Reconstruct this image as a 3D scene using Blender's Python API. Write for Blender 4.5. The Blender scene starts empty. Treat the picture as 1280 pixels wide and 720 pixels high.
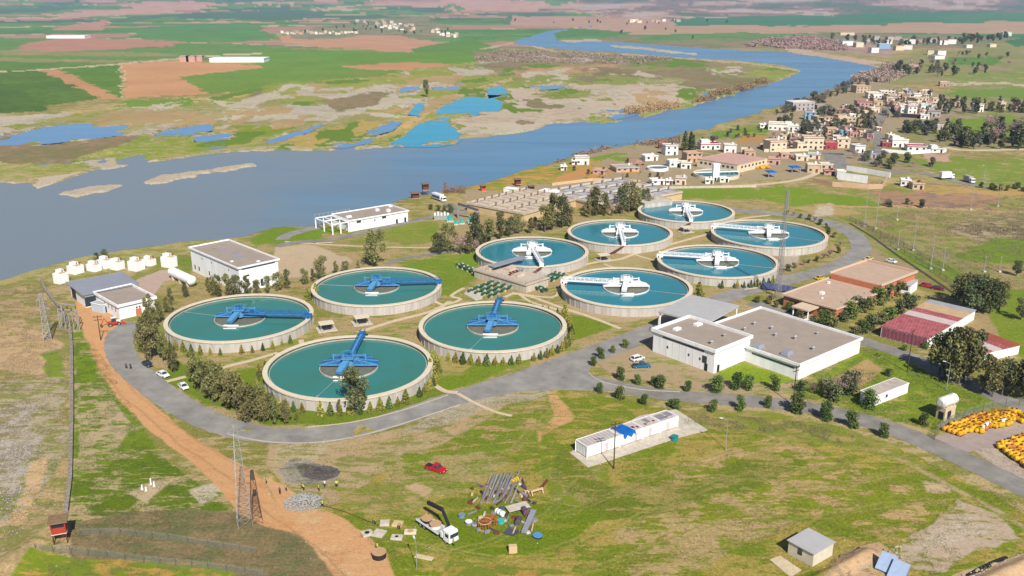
import bpy, bmesh, math, random
import numpy as np
from math import sin, cos, pi, radians, atan2, hypot
random.seed(11); RNG = np.random.default_rng(5)
SC = bpy.context.scene
# ------------------------------------------------------------------ camera, sky, sun, exposure
FPX, HC, YH = 1150.0, 102.0, -14.0          # focal length in photo pixels, camera height (m), horizon row
PITCH = math.atan((360 - YH) / FPX)
cam = bpy.data.cameras.new('camera'); co = bpy.data.objects.new('camera', cam)
SC.collection.objects.link(co); SC.camera = co
co.location = (0, 0, HC); co.rotation_euler = (pi / 2 - PITCH, 0, 0)
cam.sensor_width = 36; cam.lens = 36 * FPX / 1280; cam.clip_start = 1; cam.clip_end = 60000
SUN_AZ, SUN_EL = radians(163), radians(42)   # azimuth clockwise from +Y towards +X
wd = bpy.data.worlds.new('World'); SC.world = wd; wd.use_nodes = True
nt = wd.node_tree; sk = nt.nodes.new('ShaderNodeTexSky'); sk.sky_type = 'NISHITA'
sk.sun_disc = False; sk.sun_elevation = SUN_EL; sk.sun_rotation = SUN_AZ; sk.altitude = 300
sk.air_density = 1.0; sk.dust_density = 0.6; sk.ozone_density = 1.5
nt.links.new(sk.outputs[0], nt.nodes['Background'].inputs[0]); nt.nodes['Background'].inputs[1].default_value = 0.055
sl = bpy.data.lights.new('sun', 'SUN'); so = bpy.data.objects.new('sun', sl); SC.collection.objects.link(so)
sl.energy = 4.8; sl.angle = radians(0.53); sl.color = (1.0, 0.95, 0.88)
from mathutils import Vector, Matrix
sd = Vector((sin(SUN_AZ) * cos(SUN_EL), cos(SUN_AZ) * cos(SUN_EL), sin(SUN_EL)))
so.rotation_euler = sd.to_track_quat('Z', 'Y').to_euler(); so.location = (60, -120, 160)
SC.view_settings.view_transform = 'Standard'; SC.view_settings.look = 'None'
SC.view_settings.exposure = 0.46; SC.view_settings.gamma = 1.0
SC.cycles.volume_bounces = 0; SC.cycles.max_bounces = 6; SC.cycles.diffuse_bounces = 2

# ------------------------------------------------------------------ helpers
def W(x, y, z=0.0):
    """photo measurement -> world point on the level plane z"""
    u = (x - 640) / FPX; v = -(y - 360) / FPX
    dx, dy, dz = u, cos(PITCH) + v * sin(PITCH), -sin(PITCH) + v * cos(PITCH)
    t = (z - HC) / dz
    return Vector((dx * t, dy * t, z))
def ppm(y, z=0.0):                            # photo pixels per metre at a row
    return cos(PITCH) * (y - YH) / (HC - z)
def lin(c): return tuple(((v / 255 + .055) / 1.055) ** 2.4 if v > 10 else v / 255 / 12.92 for v in c)
ALB = 0.72
def A(r, g, b, k=1.0): return tuple(min(.85, v * ALB * k) for v in lin((r, g, b)))
MATS = {}
def mat(name, col, rough=.8, var=.12, scale=1.2, metal=0.0, streak=0.0, spec=.3, emit=None, cr=0.0):
    if name in MATS: return MATS[name]
    m = bpy.data.materials.new(name); m.use_nodes = True; n = m.node_tree; b = n.nodes['Principled BSDF']
    b.inputs['Roughness'].default_value = rough; b.inputs['Metallic'].default_value = metal
    b.inputs['Specular IOR Level'].default_value = spec
    tc = n.nodes.new('ShaderNodeTexCoord'); mp = n.nodes.new('ShaderNodeMapping')
    n.links.new(tc.outputs['Object'], mp.inputs[0])
    if streak: mp.inputs['Scale'].default_value = (1, 1, streak)
    no = n.nodes.new('ShaderNodeTexNoise'); no.inputs['Scale'].default_value = scale; no.inputs['Detail'].default_value = 6
    no.inputs['Roughness'].default_value = .65
    n.links.new(mp.outputs[0], no.inputs[0])
    rp = n.nodes.new('ShaderNodeValToRGB')
    rp.color_ramp.elements[0].position = .3; rp.color_ramp.elements[1].position = .7
    rp.color_ramp.elements[0].color = tuple(min(1, c * (1 - 1.6 * var)) for c in col) + (1,)
    rp.color_ramp.elements[1].color = tuple(min(.9, c * (1 + var)) for c in col) + (1,)
    n.links.new(no.outputs[0], rp.inputs[0]); n.links.new(rp.outputs[0], b.inputs['Base Color'])
    MATS[name] = m; return m
def corrugated(name, col, pitch=.9, var=.15, ang=0.0):
    """ribbed sheet: fine ribs as bump, worn streaks as colour"""
    m = mat(name, col, .55, var, .5)
    n = m.node_tree; b = n.nodes['Principled BSDF']
    tc = n.nodes.new('ShaderNodeTexCoord'); mp = n.nodes.new('ShaderNodeMapping'); mp.inputs['Rotation'].default_value = (0, 0, ang)
    wv = n.nodes.new('ShaderNodeTexWave'); wv.inputs['Scale'].default_value = 1 / pitch * .3; wv.inputs['Distortion'].default_value = .2
    bp = n.nodes.new('ShaderNodeBump'); bp.inputs['Strength'].default_value = .6; bp.inputs['Distance'].default_value = .08
    n.links.new(tc.outputs['Object'], mp.inputs[0]); n.links.new(mp.outputs[0], wv.inputs[0])
    n.links.new(wv.outputs[1], bp.inputs['Height']); n.links.new(bp.outputs[0], b.inputs['Normal'])
    return m
def tag(o, label=None, cat=None, group=None, kind=None):
    if label:
        w = label.replace(' from the left', ' from left').split()
        while len(w) > 16 and 'the' in w: w.remove('the')
        o['label'] = ' '.join(w)
    if cat: o['category'] = cat
    if group: o['group'] = group
    if kind: o['kind'] = kind
    return o
def thing(name, loc, label, cat, group=None, rz=0.0):
    o = bpy.data.objects.new(name, None); SC.collection.objects.link(o)
    o.location = loc; o.rotation_euler = (0, 0, rz); o.empty_display_size = .5
    return tag(o, label, cat, group)
class MB:
    def __init__(s): s.v = []; s.f = []
    def add(s, vs, fs):
        k = len(s.v); s.v += [tuple(v) for v in vs]; s.f += [tuple(i + k for i in f) for f in fs]; return s
    def box(s, c, d, rz=0.0, taper=1.0):
        cx, cy, cz = c; hx, hy, hz = d[0] / 2, d[1] / 2, d[2] / 2; ca, sa = cos(rz), sin(rz); vs = []
        for z, k in ((-hz, 1), (hz, taper)):
            for x, y in ((-hx, -hy), (hx, -hy), (hx, hy), (-hx, hy)):
                x *= k; y *= k; vs.append((cx + x * ca - y * sa, cy + x * sa + y * ca, cz + z))
        return s.add(vs, [(3, 2, 1, 0), (4, 5, 6, 7), (0, 1, 5, 4), (1, 2, 6, 5), (2, 3, 7, 6), (3, 0, 4, 7)])
    def prism(s, poly, z0, z1):
        n = len(poly)
        a = sum(poly[i][0] * poly[(i + 1) % n][1] - poly[(i + 1) % n][0] * poly[i][1] for i in range(n))
        if a < 0: poly = poly[::-1]
        vs = [(p[0], p[1], z0) for p in poly] + [(p[0], p[1], z1) for p in poly]
        return s.add(vs, [tuple(range(n))[::-1], tuple(range(n, 2 * n))] + [(i, (i + 1) % n, n + (i + 1) % n, n + i) for i in range(n)])
    def beam(s, p, q, w, h=None):
        p = Vector(p); q = Vector(q); h = h or w; d = (q - p)
        if d.length < 1e-6: return s
        d.normalize(); up = Vector((0, 0, 1)) if abs(d.z) < .95 else Vector((1, 0, 0))
        r = d.cross(up).normalized() * w / 2; u = r.cross(d).normalized() * h / 2
        vs = [p - r - u, p + r - u, p + r + u, p - r + u, q - r - u, q + r - u, q + r + u, q - r + u]
        return s.add(vs, [(3, 2, 1, 0), (4, 5, 6, 7), (0, 1, 5, 4), (1, 2, 6, 5), (2, 3, 7, 6), (3, 0, 4, 7)])
    def cyl(s, p, q, r, n=12, r2=None, caps=True):
        p = Vector(p); q = Vector(q); d = (q - p).normalized(); r2 = r if r2 is None else r2
        up = Vector((0, 0, 1)) if abs(d.z) < .95 else Vector((1, 0, 0))
        a = d.cross(up).normalized(); b = d.cross(a)
        vs = [p + (a * cos(2 * pi * i / n) + b * sin(2 * pi * i / n)) * r for i in range(n)] + \
             [q + (a * cos(2 * pi * i / n) + b * sin(2 * pi * i / n)) * r2 for i in range(n)]
        fs = [(i, n + i, n + (i + 1) % n, (i + 1) % n) for i in range(n)]
        if caps: fs += [tuple(range(n)), tuple(range(2 * n - 1, n - 1, -1))]
        return s.add(vs, fs)
    def lathe(s, c, prof, n=48, a0=0.0, a1=2 * pi):
        full = abs(a1 - a0 - 2 * pi) < 1e-6; m = n if full else n + 1; vs = []; fs = []
        for i in range(m):
            a = a0 + (a1 - a0) * i / n
            for r, z in prof: vs.append((c[0] + r * cos(a), c[1] + r * sin(a), c[2] + z))
        k = len(prof)
        for i in range(n):
            j = (i + 1) % m
            for t in range(k - 1): fs.append((i * k + t, j * k + t, j * k + t + 1, i * k + t + 1))
        return s.add(vs, fs)
    def blob(s, c, r, n=1, sc=(1, 1, 1), jit=.25, seed=0):
        bm = bmesh.new(); bmesh.ops.create_icosphere(bm, subdivisions=n, radius=r); rr = random.Random(seed)
        vs = []
        for v in bm.verts:
            k = 1 + rr.uniform(-jit, jit); vs.append((c[0] + v.co.x * sc[0] * k, c[1] + v.co.y * sc[1] * k, c[2] + v.co.z * sc[2] * k))
        fs = [tuple(v.index for v in f.verts) for f in bm.faces]; bm.free(); return s.add(vs, fs)
    def mesh(s, name, m, off=(0, 0, 0), smooth=False):
        me = bpy.data.meshes.new(name)
        me.from_pydata([(x - off[0], y - off[1], z - off[2]) for x, y, z in s.v], [], s.f)
        if m: me.materials.append(m)
        if smooth: me.shade_smooth()
        me.update(); return me
    def build(s, name, m, parent=None, smooth=False, bevel=0.0, local=False):
        """vertices are world coordinates unless local; the object gets its parent's place"""
        if parent is not None and not local:
            me = s.mesh(name, m, root_loc(parent), smooth)
        elif parent is None and not local:
            xs = np.array(s.v); c = ((xs[:, 0].min() + xs[:, 0].max()) / 2, (xs[:, 1].min() + xs[:, 1].max()) / 2, xs[:, 2].min())
            me = s.mesh(name, m, c, smooth)
        else: me = s.mesh(name, m, (0, 0, 0), smooth)
        o = bpy.data.objects.new(name, me); SC.collection.objects.link(o)
        if parent is not None: o.parent = parent
        elif not local: o.location = c
        if bevel:
            b = o.modifiers.new('bevel', 'BEVEL'); b.width = bevel; b.segments = 1
        return o
def root_loc(o):
    v = Vector((0, 0, 0))
    while o is not None: v = v + o.location; o = o.parent
    return v
def dup(root, loc, rz=0.0, sc=1.0, label=None, cat=None, group=None):
    def rec(o, par):
        c = o.copy(); SC.collection.objects.link(c)
        if par is not None: c.parent = par
        for ch in kids.get(o.name, []): rec(ch, c)
        return c
    kids = {}
    def walk(o):
        kids[o.name] = list(o.children)
        for ch in o.children: walk(ch)
    walk(root)
    c = rec(root, None); c.location = loc; c.rotation_euler = (0, 0, rz)
    c.scale = sc if isinstance(sc, tuple) else (sc, sc, sc)
    return tag(c, label, cat, group)
ONES = 'zeroth first second third fourth fifth sixth seventh eighth ninth tenth eleventh twelfth thirteenth fourteenth fifteenth sixteenth seventeenth eighteenth nineteenth'.split()
TENS = {2: ('twenty', 'twentieth'), 3: ('thirty', 'thirtieth'), 4: ('forty', 'fortieth'), 5: ('fifty', 'fiftieth'), 6: ('sixty', 'sixtieth'), 7: ('seventy', 'seventieth'), 8: ('eighty', 'eightieth'), 9: ('ninety', 'ninetieth')}
def ordw(n):
    if n < 20: return ONES[n]
    if n >= 100: return 'hundredth' if n == 100 else 'hundred and ' + ordw(n - 100)
    t, r = divmod(n, 10); return TENS[t][1] if r == 0 else TENS[t][0] + '-' + ONES[r]

# value noise
_T = RNG.random((256, 256))
def vnoise(x, y):
    xi = np.floor(x).astype(np.int64); yi = np.floor(y).astype(np.int64); fx = x - xi; fy = y - yi
    fx = fx * fx * (3 - 2 * fx); fy = fy * fy * (3 - 2 * fy)
    a = _T[xi % 256, yi % 256]; b = _T[(xi + 1) % 256, yi % 256]; c = _T[xi % 256, (yi + 1) % 256]; d = _T[(xi + 1) % 256, (yi + 1) % 256]
    return (a * (1 - fx) + b * fx) * (1 - fy) + (c * (1 - fx) + d * fx) * fy
def fbm(x, y, o=4):
    s = 0; a = .5; t = 0
    for i in range(o):
        s = s + a * vnoise(x * 2 ** i + 17.3 * i, y * 2 ** i + 9.1 * i); t += a; a *= .55
    return s / t
# ------------------------------------------------------------------ ground sheet (fan grid out to the hills)
NR, NCOL = 900, 1200
q = np.linspace(1 / 15500.0, 1 / 128.0, NR)            # 1/distance: rows get denser towards the viewer
dist = 1 / q; tt = np.linspace(-.76, .76, NCOL)
Y = np.repeat(dist[:, None], NCOL, 1); X = Y * tt[None, :]
X = X.ravel(); Y = Y.ravel()
far = np.clip((Y - 500) / 1500, 0, 1)
wn1 = (fbm(X / 14, Y / 14, 4) - .5) * (1 - far) + (fbm(X / 160 + 5, Y / 300, 4) - .5) * far
wn2 = (fbm(X / 14 + 50, Y / 14 + 20, 4) - .5) * (1 - far) + (fbm(X / 160 + 70, Y / 300 + 31, 4) - .5) * far
colA = np.zeros((len(X), 4), np.float32); colB = np.zeros((len(X), 4), np.float32)
RAGGED = 18.0
XW = X + wn1 * RAGGED * Y / FPX; YW = Y + wn2 * RAGGED * Y * Y / (FPX * HC)
def inside(poly, x, y):
    r = np.zeros(x.shape, bool); n = len(poly)
    for i in range(n):
        x0, y0 = poly[i]; x1, y1 = poly[(i + 1) % n]
        if y0 == y1: continue
        c = ((y0 > y) != (y1 > y)) & (x < (x1 - x0) * (y - y0) / (y1 - y0) + x0)
        r ^= c
    return r
def sel(px, warp=1.0):
    poly = [tuple(W(*p)[:2]) for p in px]
    xs = [p[0] for p in poly]; ys = [p[1] for p in poly]
    xx = X + (XW - X) * warp; yy = Y + (YW - Y) * warp
    idx = np.nonzero((xx > min(xs)) & (xx < max(xs)) & (yy > min(ys)) & (yy < max(ys)))[0]
    return idx[inside(poly, xx[idx], yy[idx])]
def put(idx, a, b=None, mix=.5):
    b = b or a
    colA[idx, :3] = a; colB[idx, :3] = b; colA[idx, 3] = mix
def paint(px, a, b=None, mix=.5, warp=1.0): put(sel(px, warp), a, b, mix)
def dline(pts, x, y):
    best = np.full(x.shape, 1e9)
    for (x0, y0), (x1, y1) in zip(pts, pts[1:]):
        dx, dy = x1 - x0, y1 - y0; L = dx * dx + dy * dy + 1e-9
        t = np.clip(((x - x0) * dx + (y - y0) * dy) / L, 0, 1)
        best = np.minimum(best, np.hypot(x - x0 - t * dx, y - y0 - t * dy))
    return best
def line_sel(px, wpx, warp=.5):
    """band round a polyline whose width is so many photo pixels where it stands"""
    pts = [tuple(W(*p)[:2]) for p in px]
    xx = X + (XW - X) * warp; yy = Y + (YW - Y) * warp
    ys = [p[1] for p in pts]; xs = [p[0] for p in pts]; m = max(ys) * .2 + 10
    idx = np.nonzero((yy > min(ys) - m) & (yy < max(ys) + m) & (xx > min(xs) - m) & (xx < max(xs) + m))[0]
    a = W(0, 0); 
    # measure across the line in units that shrink with distance the way a plan survey sheet would
    def tr(x, y): return x / y * FPX, FPX * HC / y
    P2 = [tr(*p) for p in pts]; x2, y2 = tr(xx[idx], yy[idx])
    return idx[dline(P2, x2, y2) < wpx / 2]
def stroke(px, wpx, a, b=None, mix=.5, warp=.5): put(line_sel(px, wpx, warp), a, b, mix)

GRASS = A(112, 138, 48); GRASSD = A(84, 116, 38); OLIVE = A(146, 142, 74); TAN = A(190, 168, 126); SOIL = A(206, 166, 122)
ORANGE = A(222, 170, 124); GRAVEL = A(200, 188, 172); FG = A(92, 140, 66); FGD = A(66, 122, 64); PINK = A(196, 148, 122)
PALE = A(214, 200, 168); SCRUB = A(160, 136, 112); DRY = A(176, 158, 104)
ALLI = np.arange(len(X))
# broad belts
put(ALLI, OLIVE, TAN, .5)
m = Y > 1700; put(ALLI[m], A(92, 138, 84), A(178, 140, 122), .5)
st = fbm(X / 620 + 3, Y / 300 + 8, 5)
XB = X + Y * .35 * (fbm(X / 900 + 60, Y / 900 + 2, 4) - .5)
fm = (Y > 1750) & (XB < Y * .1)
put(ALLI[fm & (st > .44)], A(92, 142, 78), A(122, 154, 96), .5); put(ALLI[fm & (st > .58)], A(76, 130, 74), A(98, 146, 84), .5)
put(ALLI[fm & (st <= .44)], A(196, 148, 128), A(172, 140, 124), .5)
put(ALLI[fm & (np.abs(st - .46) < .012)], A(204, 178, 150))
fr = (Y > 2400) & (XB >= Y * .1)
put(ALLI[fr], A(128, 116, 112), A(168, 142, 128), .5)
s2 = fbm(X / 260 + 31, Y / 500 + 8, 5)
put(ALLI[fr & (s2 < .44)], A(84, 118, 92), A(120, 130, 104), .5); put(ALLI[fr & (s2 > .56)], A(206, 176, 156), A(180, 146, 132), .5); put(ALLI[fr & (s2 > .64)], A(200, 178, 170))
s3 = fbm(X / 330 + 77, Y / 700 + 3, 5); fl = (Y > 3000) & (XB < Y * .1)
put(ALLI[fl & (s3 < .42)], A(96, 116, 108), A(80, 128, 88), .5); put(ALLI[fl & (s3 > .6)], A(216, 176, 156), A(200, 150, 132), .5)
# far right plain
paint([(780, 24), (1280, 16), (1330, 16), (1330, 40), (1280, 46), (1040, 40), (780, 42)], A(76, 134, 96), A(100, 144, 96), .6, .5)
paint([(640, 20), (900, 24), (1000, 30), (780, 38), (640, 32)], A(200, 160, 140), A(170, 146, 130), .6, .5)
paint([(790, 33), (1000, 32), (1100, 30), (1330, 26), (1330, 42), (1060, 40), (960, 41), (780, 42)], A(196, 160, 138), A(186, 158, 128), .5, .4)
paint([(840, 22), (1190, 15), (1180, 26), (960, 31), (840, 33)], A(66, 130, 96), A(84, 138, 96), .6, .4)
paint([(790, 42), (1000, 40), (1000, 45), (900, 50), (800, 50)], A(84, 138, 78), A(120, 150, 90), .5, .4)
# left far fields
paint([(-60, 44), (150, 55), (330, 58), (345, 72), (-60, 90)], A(88, 142, 72), A(110, 150, 84), .5, .5)
paint([(25, 55), (60, 47), (190, 50), (205, 60), (110, 63), (30, 61)], A(196, 142, 122), A(178, 138, 118), .6, .6)
paint([(60, 38), (120, 25), (140, 28), (135, 38)], A(198, 148, 132), None, .5, .5)
paint([(135, 36), (320, 27), (345, 45), (330, 52), (250, 54), (150, 42)], A(80, 142, 80), A(104, 150, 88), .5, .5)
paint([(-60, 60), (200, 66), (230, 70), (-60, 67)], A(190, 146, 120), A(140, 150, 90), .4, .3)
paint([(-60, 70), (160, 75), (225, 73), (225, 77), (0, 80), (-60, 82)], A(204, 160, 132), A(150, 150, 92), .4, .3)
paint([(-60, 76), (150, 78), (150, 84), (-60, 92)], A(76, 134, 62), A(96, 144, 66), .5, .3)
paint([(345, 44), (470, 44), (560, 53), (545, 62), (525, 66), (470, 62), (350, 55)], A(206, 156, 126), A(190, 150, 122), .6, .5)
paint([(515, 60), (590, 47), (625, 60), (604, 66), (520, 66)], A(92, 144, 66), None, .5, .4)
paint([(330, 60), (520, 64), (640, 66), (660, 80), (520, 92), (440, 102), (330, 110), (260, 118), (225, 96), (320, 84)], A(84, 148, 58), A(110, 152, 66), .5, .5)
paint([(420, 82), (500, 78), (568, 80), (520, 91), (460, 88)], A(204, 152, 108), A(186, 148, 100), .7, .6)
paint([(380, 94), (470, 88), (510, 92), (440, 101)], A(108, 146, 64), None, .5, .6)
paint([(-60, 88), (50, 87), (128, 122), (20, 138), (-60, 146)], A(84, 132, 54), A(62, 116, 48), .5, .4)
paint([(-60, 98), (20, 108), (60, 138), (-60, 146)], A(60, 110, 46), A(76, 122, 50), .5, .4)
paint([(48, 87), (72, 86), (152, 123), (128, 124)], A(204, 152, 112), A(190, 146, 106), .6, .3)
paint([(75, 86), (147, 81), (153, 120), (150, 122)], A(82, 142, 54), A(70, 130, 50), .5, .3)
paint([(149, 80), (220, 76), (300, 80), (335, 84), (225, 96), (262, 117), (158, 122)], A(214, 160, 118), A(204, 152, 106), .6, .4)
stroke([(146, 80), (152, 100), (155, 120)], 1.6, A(222, 206, 180))
stroke([(-60, 92), (40, 88), (145, 80), (240, 72), (330, 66)], 1.4, A(216, 196, 166))
stroke([(450, 100), (400, 104), (520, 93), (560, 84), (620, 72)], 1.4, A(200, 186, 130))
# pasture between fields and river
PAST = [(-60, 148), (130, 138), (250, 124), (330, 108), (450, 100), (560, 82), (640, 70), (700, 66), (960, 80), (1010, 90), (960, 106), (880, 128), (760, 152), (640, 166), (400, 190), (200, 205), (100, 215), (-60, 232)]
paint(PAST, A(128, 152, 60), A(178, 166, 104), .52)
paint([(-60, 148), (130, 138), (170, 124), (252, 120), (330, 112), (330, 118), (150, 134), (40, 150), (-60, 160)], A(206, 174, 124), A(196, 170, 110), .6)
paint([(160, 124), (240, 122), (250, 130), (150, 136)], A(104, 150, 54))
paint([(140, 138), (300, 126), (420, 132), (500, 146), (430, 160), (260, 158), (150, 150)], A(158, 152, 92), A(188, 176, 142), .55)
paint([(330, 106), (450, 101), (560, 84), (640, 78), (640, 100), (530, 128), (400, 130), (300, 122)], A(144, 156, 70), A(170, 166, 84), .55)
paint([(320, 142), (340, 134), (430, 130), (465, 136), (440, 145), (360, 146)], A(196, 186, 174), A(180, 170, 152), .6)
stroke([(320, 146), (260, 124), (300, 132), (360, 140), (460, 142), (520, 146)], 3, A(206, 192, 166))
paint([(340, 178), (420, 160), (480, 148), (540, 146), (500, 168), (430, 178), (380, 186)], A(190, 164, 96), A(160, 150, 70), .6)
paint([(230, 170), (330, 156), (400, 150), (330, 172), (240, 190)], A(126, 154, 46), A(150, 158, 60), .6)
# scrub and gravel bars
paint([(590, 62), (700, 60), (860, 74), (950, 84), (880, 100), (700, 104), (600, 92)], SCRUB, A(136, 148, 84), .55)
paint([(640, 84), (760, 80), (800, 92), (700, 102), (640, 100)], A(204, 162, 118), A(160, 130, 104), .5)
paint([(620, 98), (900, 84), (945, 92), (930, 102), (800, 106), (640, 110)], A(132, 152, 66), A(160, 150, 100), .6)
paint([(575, 118), (700, 106), (830, 104), (920, 106), (880, 122), (820, 134), (740, 146), (660, 162), (580, 158), (560, 150), (640, 130)], A(206, 186, 168), A(180, 160, 138), .6)
paint([(660, 116), (760, 112), (780, 122), (690, 124)], A(136, 146, 62), A(170, 160, 110), .6)
paint([(800, 100), (930, 88), (950, 96), (900, 106), (830, 108)], A(190, 172, 138), A(140, 150, 80), .4)
stroke([(460, 176), (520, 150), (560, 122), (600, 112), (640, 100)], 5, A(204, 176, 122), A(170, 160, 90), .6)
pi_ = sel(PAST, .6); pi_ = pi_[Y[pi_] > 560]; w1 = fbm(X[pi_] / 48 + 2, Y[pi_] / 110 + 5, 5); w2 = fbm(X[pi_] / 70 + 40, Y[pi_] / 150 + 9, 5)
put(pi_[w1 > .60], A(204, 190, 172), A(176, 162, 140), .6); put(pi_[w1 < .37], A(92, 138, 46), A(130, 146, 60), .7); put(pi_[w2 > .62], A(158, 134, 108), A(132, 126, 84), .5); put(pi_[(w2 < .36) & (w1 > .45)], A(190, 160, 118), A(166, 152, 96), .6)
# river bank, sand bars
stroke([(-60, 230), (30, 226), (50, 233), (96, 219), (120, 211), (172, 204), (250, 193), (330, 187), (480, 183), (575, 180), (640, 168), (700, 153), (780, 152), (890, 127), (960, 106)], 4, A(202, 184, 160), A(160, 148, 112), .5, 1.2)
paint([(28, 226), (60, 222), (96, 217), (70, 228), (50, 235)], A(206, 190, 170))
paint([(85, 204), (125, 196), (170, 203), (140, 212), (110, 206)], A(196, 182, 166), A(170, 160, 120), .7)
paint([(0, 198), (30, 205), (60, 222), (0, 228)], A(150, 156, 80), TAN, .5)
# far right fields behind the village
paint([(1085, 82), (1330, 40), (1330, 190), (1100, 180), (1000, 170), (960, 150), (1060, 110)], A(136, 148, 80), A(172, 152, 122), .52)
paint([(1000, 62), (1110, 78), (1090, 86), (1040, 76), (990, 66)], A(206, 180, 160), A(190, 160, 140), .6)
paint([(960, 40), (1040, 46), (1130, 62), (1110, 72), (1000, 62), (960, 58)], A(170, 140, 130), A(196, 170, 150), .5)
paint([(1190, 72), (1260, 72), (1250, 82), (1190, 82)], A(76, 138, 58), A(100, 146, 62), .6, .4)
paint([(1262, 44), (1330, 42), (1330, 58), (1265, 58)], A(62, 126, 84), None, .5, .4)
paint([(1180, 92), (1330, 88), (1330, 100), (1180, 100)], A(112, 150, 66), TAN, .6)
paint([(1180, 110), (1330, 108), (1330, 122), (1190, 122)], A(104, 148, 62), OLIVE, .6)
stroke([(1160, 107), (1240, 104), (1330, 108)], 2, A(206, 188, 160))
paint([(1098, 156), (1150, 148), (1175, 158), (1110, 168)], A(104, 156, 54))
paint([(1180, 150), (1330, 142), (1330, 165), (1210, 168)], A(106, 152, 52), OLIVE, .65)
paint([(1085, 108), (1180, 104), (1180, 116), (1090, 116)], A(196, 160, 126), OLIVE, .5)
# settlement ground left far
paint([(355, 40), (430, 30), (520, 24), (575, 44), (560, 48), (360, 48)], A(170, 156, 130), A(120, 130, 90), .5)
# near right: fields beyond the plant
paint([(820, 228), (1100, 240), (1330, 205), (1330, 480), (1080, 340), (1000, 264), (830, 250)], A(140, 150, 72), A(182, 158, 116), .5)
paint([(826, 232), (960, 234), (1080, 246), (1100, 258), (1060, 262), (930, 248), (830, 246)], A(112, 152, 44), A(150, 156, 68), .7)
paint([(830, 247), (930, 250), (1060, 262), (1090, 272), (1010, 272), (900, 258), (830, 260)], A(188, 164, 110), OLIVE, .6)
paint([(1020, 258), (1042, 256), (1040, 270), (1018, 270)], A(210, 192, 170))
paint([(1090, 200), (1330, 196), (1330, 236), (1200, 232), (1140, 216)], A(120, 148, 58), TAN, .6)
paint([(1156, 192), (1185, 191), (1192, 201), (1160, 203)], A(206, 168, 150))
paint([(1050, 192), (1130, 200), (1170, 212), (1120, 222), (1080, 212)], A(146, 144, 96), A(176, 150, 130), .5)
paint([(1090, 242), (1200, 232), (1270, 240), (1240, 262), (1110, 258)], A(184, 144, 110), A(150, 128, 118), .5)
paint([(1140, 236), (1330, 232), (1330, 246), (1180, 246)], A(196, 160, 104), OLIVE, .55)
stroke([(1020, 258), (1120, 258), (1200, 262), (1330, 268)], 3, A(206, 168, 130), TAN, .6)
paint([(1200, 270), (1300, 268), (1330, 295), (1240, 300), (1180, 290)], A(192, 170, 142), A(150, 140, 90), .5)
paint([(1180, 318), (1230, 300), (1290, 300), (1330, 310), (1330, 335), (1240, 330)], A(104, 146, 44), A(136, 150, 60), .65)
paint([(1080, 300), (1170, 305), (1230, 345), (1250, 360), (1200, 345), (1120, 315)], A(170, 158, 112), A(120, 146, 56), .5)
paint([(1120, 312), (1180, 325), (1230, 358), (1160, 350), (1110, 325)], A(118, 150, 54), OLIVE, .6)
paint([(1230, 360), (1330, 360), (1330, 470), (1260, 440), (1240, 400)], A(106, 148, 42), A(128, 150, 56), .6)
paint([(1085, 305), (1090, 330), (1110, 350), (1180, 372), (1230, 385), (1190, 350), (1110, 318)], A(176, 154, 124), OLIVE, .5)
# plant area
PLANT = [(300, 300), (400, 290), (560, 262), (680, 262), (830, 250), (1000, 262), (1085, 300), (1080, 330), (980, 352), (850, 420), (760, 430), (560, 505), (330, 545), (200, 490), (150, 420), (200, 360)]
paint(PLANT, A(132, 144, 60), A(184, 160, 118), .48)
paint([(150, 380), (200, 360), (330, 345), (400, 350), (480, 340), (560, 320), (600, 340), (560, 380), (480, 400), (400, 400), (200, 400)], A(140, 138, 66), A(178, 156, 110), .5)
paint([(500, 330), (600, 315), (600, 350), (560, 372), (540, 350)], A(112, 142, 42), A(150, 150, 66), .6)
paint([(440, 505), (560, 480), (560, 495), (440, 532), (330, 535), (250, 500), (200, 470), (220, 450), (330, 500)], A(98, 134, 38), A(128, 140, 56), .7)
paint([(270, 470), (340, 455), (350, 470), (330, 500), (290, 490)], A(98, 136, 36), A(120, 140, 48), .7)
paint([(540, 450), (640, 450), (706, 430), (720, 385), (745, 380), (770, 408), (690, 440), (620, 470), (550, 492)], A(98, 140, 36), A(128, 146, 52), .7)
paint([(550, 436), (600, 446), (580, 470), (555, 470)], A(176, 160, 96), OLIVE, .6)
paint([(690, 385), (760, 376), (850, 395), (815, 402), (760, 398)], A(184, 158, 122), OLIVE, .6)
paint([(690, 378), (740, 386), (850, 392), (800, 402), (775, 408), (720, 390), (688, 386)], A(190, 166, 132), A(150, 146, 84), .7)
paint([(700, 330), (760, 322), (810, 328), (800, 345), (740, 340)], A(186, 160, 118), OLIVE, .5)
paint([(780, 312), (890, 295), (900, 300), (800, 325)], A(170, 156, 96), A(186, 160, 120), .5)
paint([(740, 345), (700, 340), (720, 332), (790, 318), (800, 312), (830, 330)], A(176, 154, 108), A(180, 166, 120), .5)
paint([(960, 300), (1040, 300), (1030, 325), (980, 345), (940, 350), (965, 320)], A(178, 152, 112), OLIVE, .6)
paint([(975, 320), (1000, 318), (1005, 328), (985, 338)], A(196, 180, 168))
paint([(345, 308), (385, 305), (430, 318), (440, 328), (400, 345), (345, 350), (338, 330)], A(208, 184, 156), A(200, 178, 150), .7, .3)
paint([(310, 298), (350, 282), (400, 283), (400, 300), (350, 306)], A(108, 148, 42), A(140, 152, 60), .7)
paint([(370, 287), (400, 283), (425, 292), (385, 300)], A(104, 150, 40))
paint([(440, 300), (500, 283), (545, 276), (550, 305), (470, 302)], A(150, 152, 68), A(112, 146, 44), .5)
paint([(495, 330), (545, 318), (555, 312), (600, 325), (590, 345), (540, 350)], A(106, 146, 40), A(160, 154, 80), .6)
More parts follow.
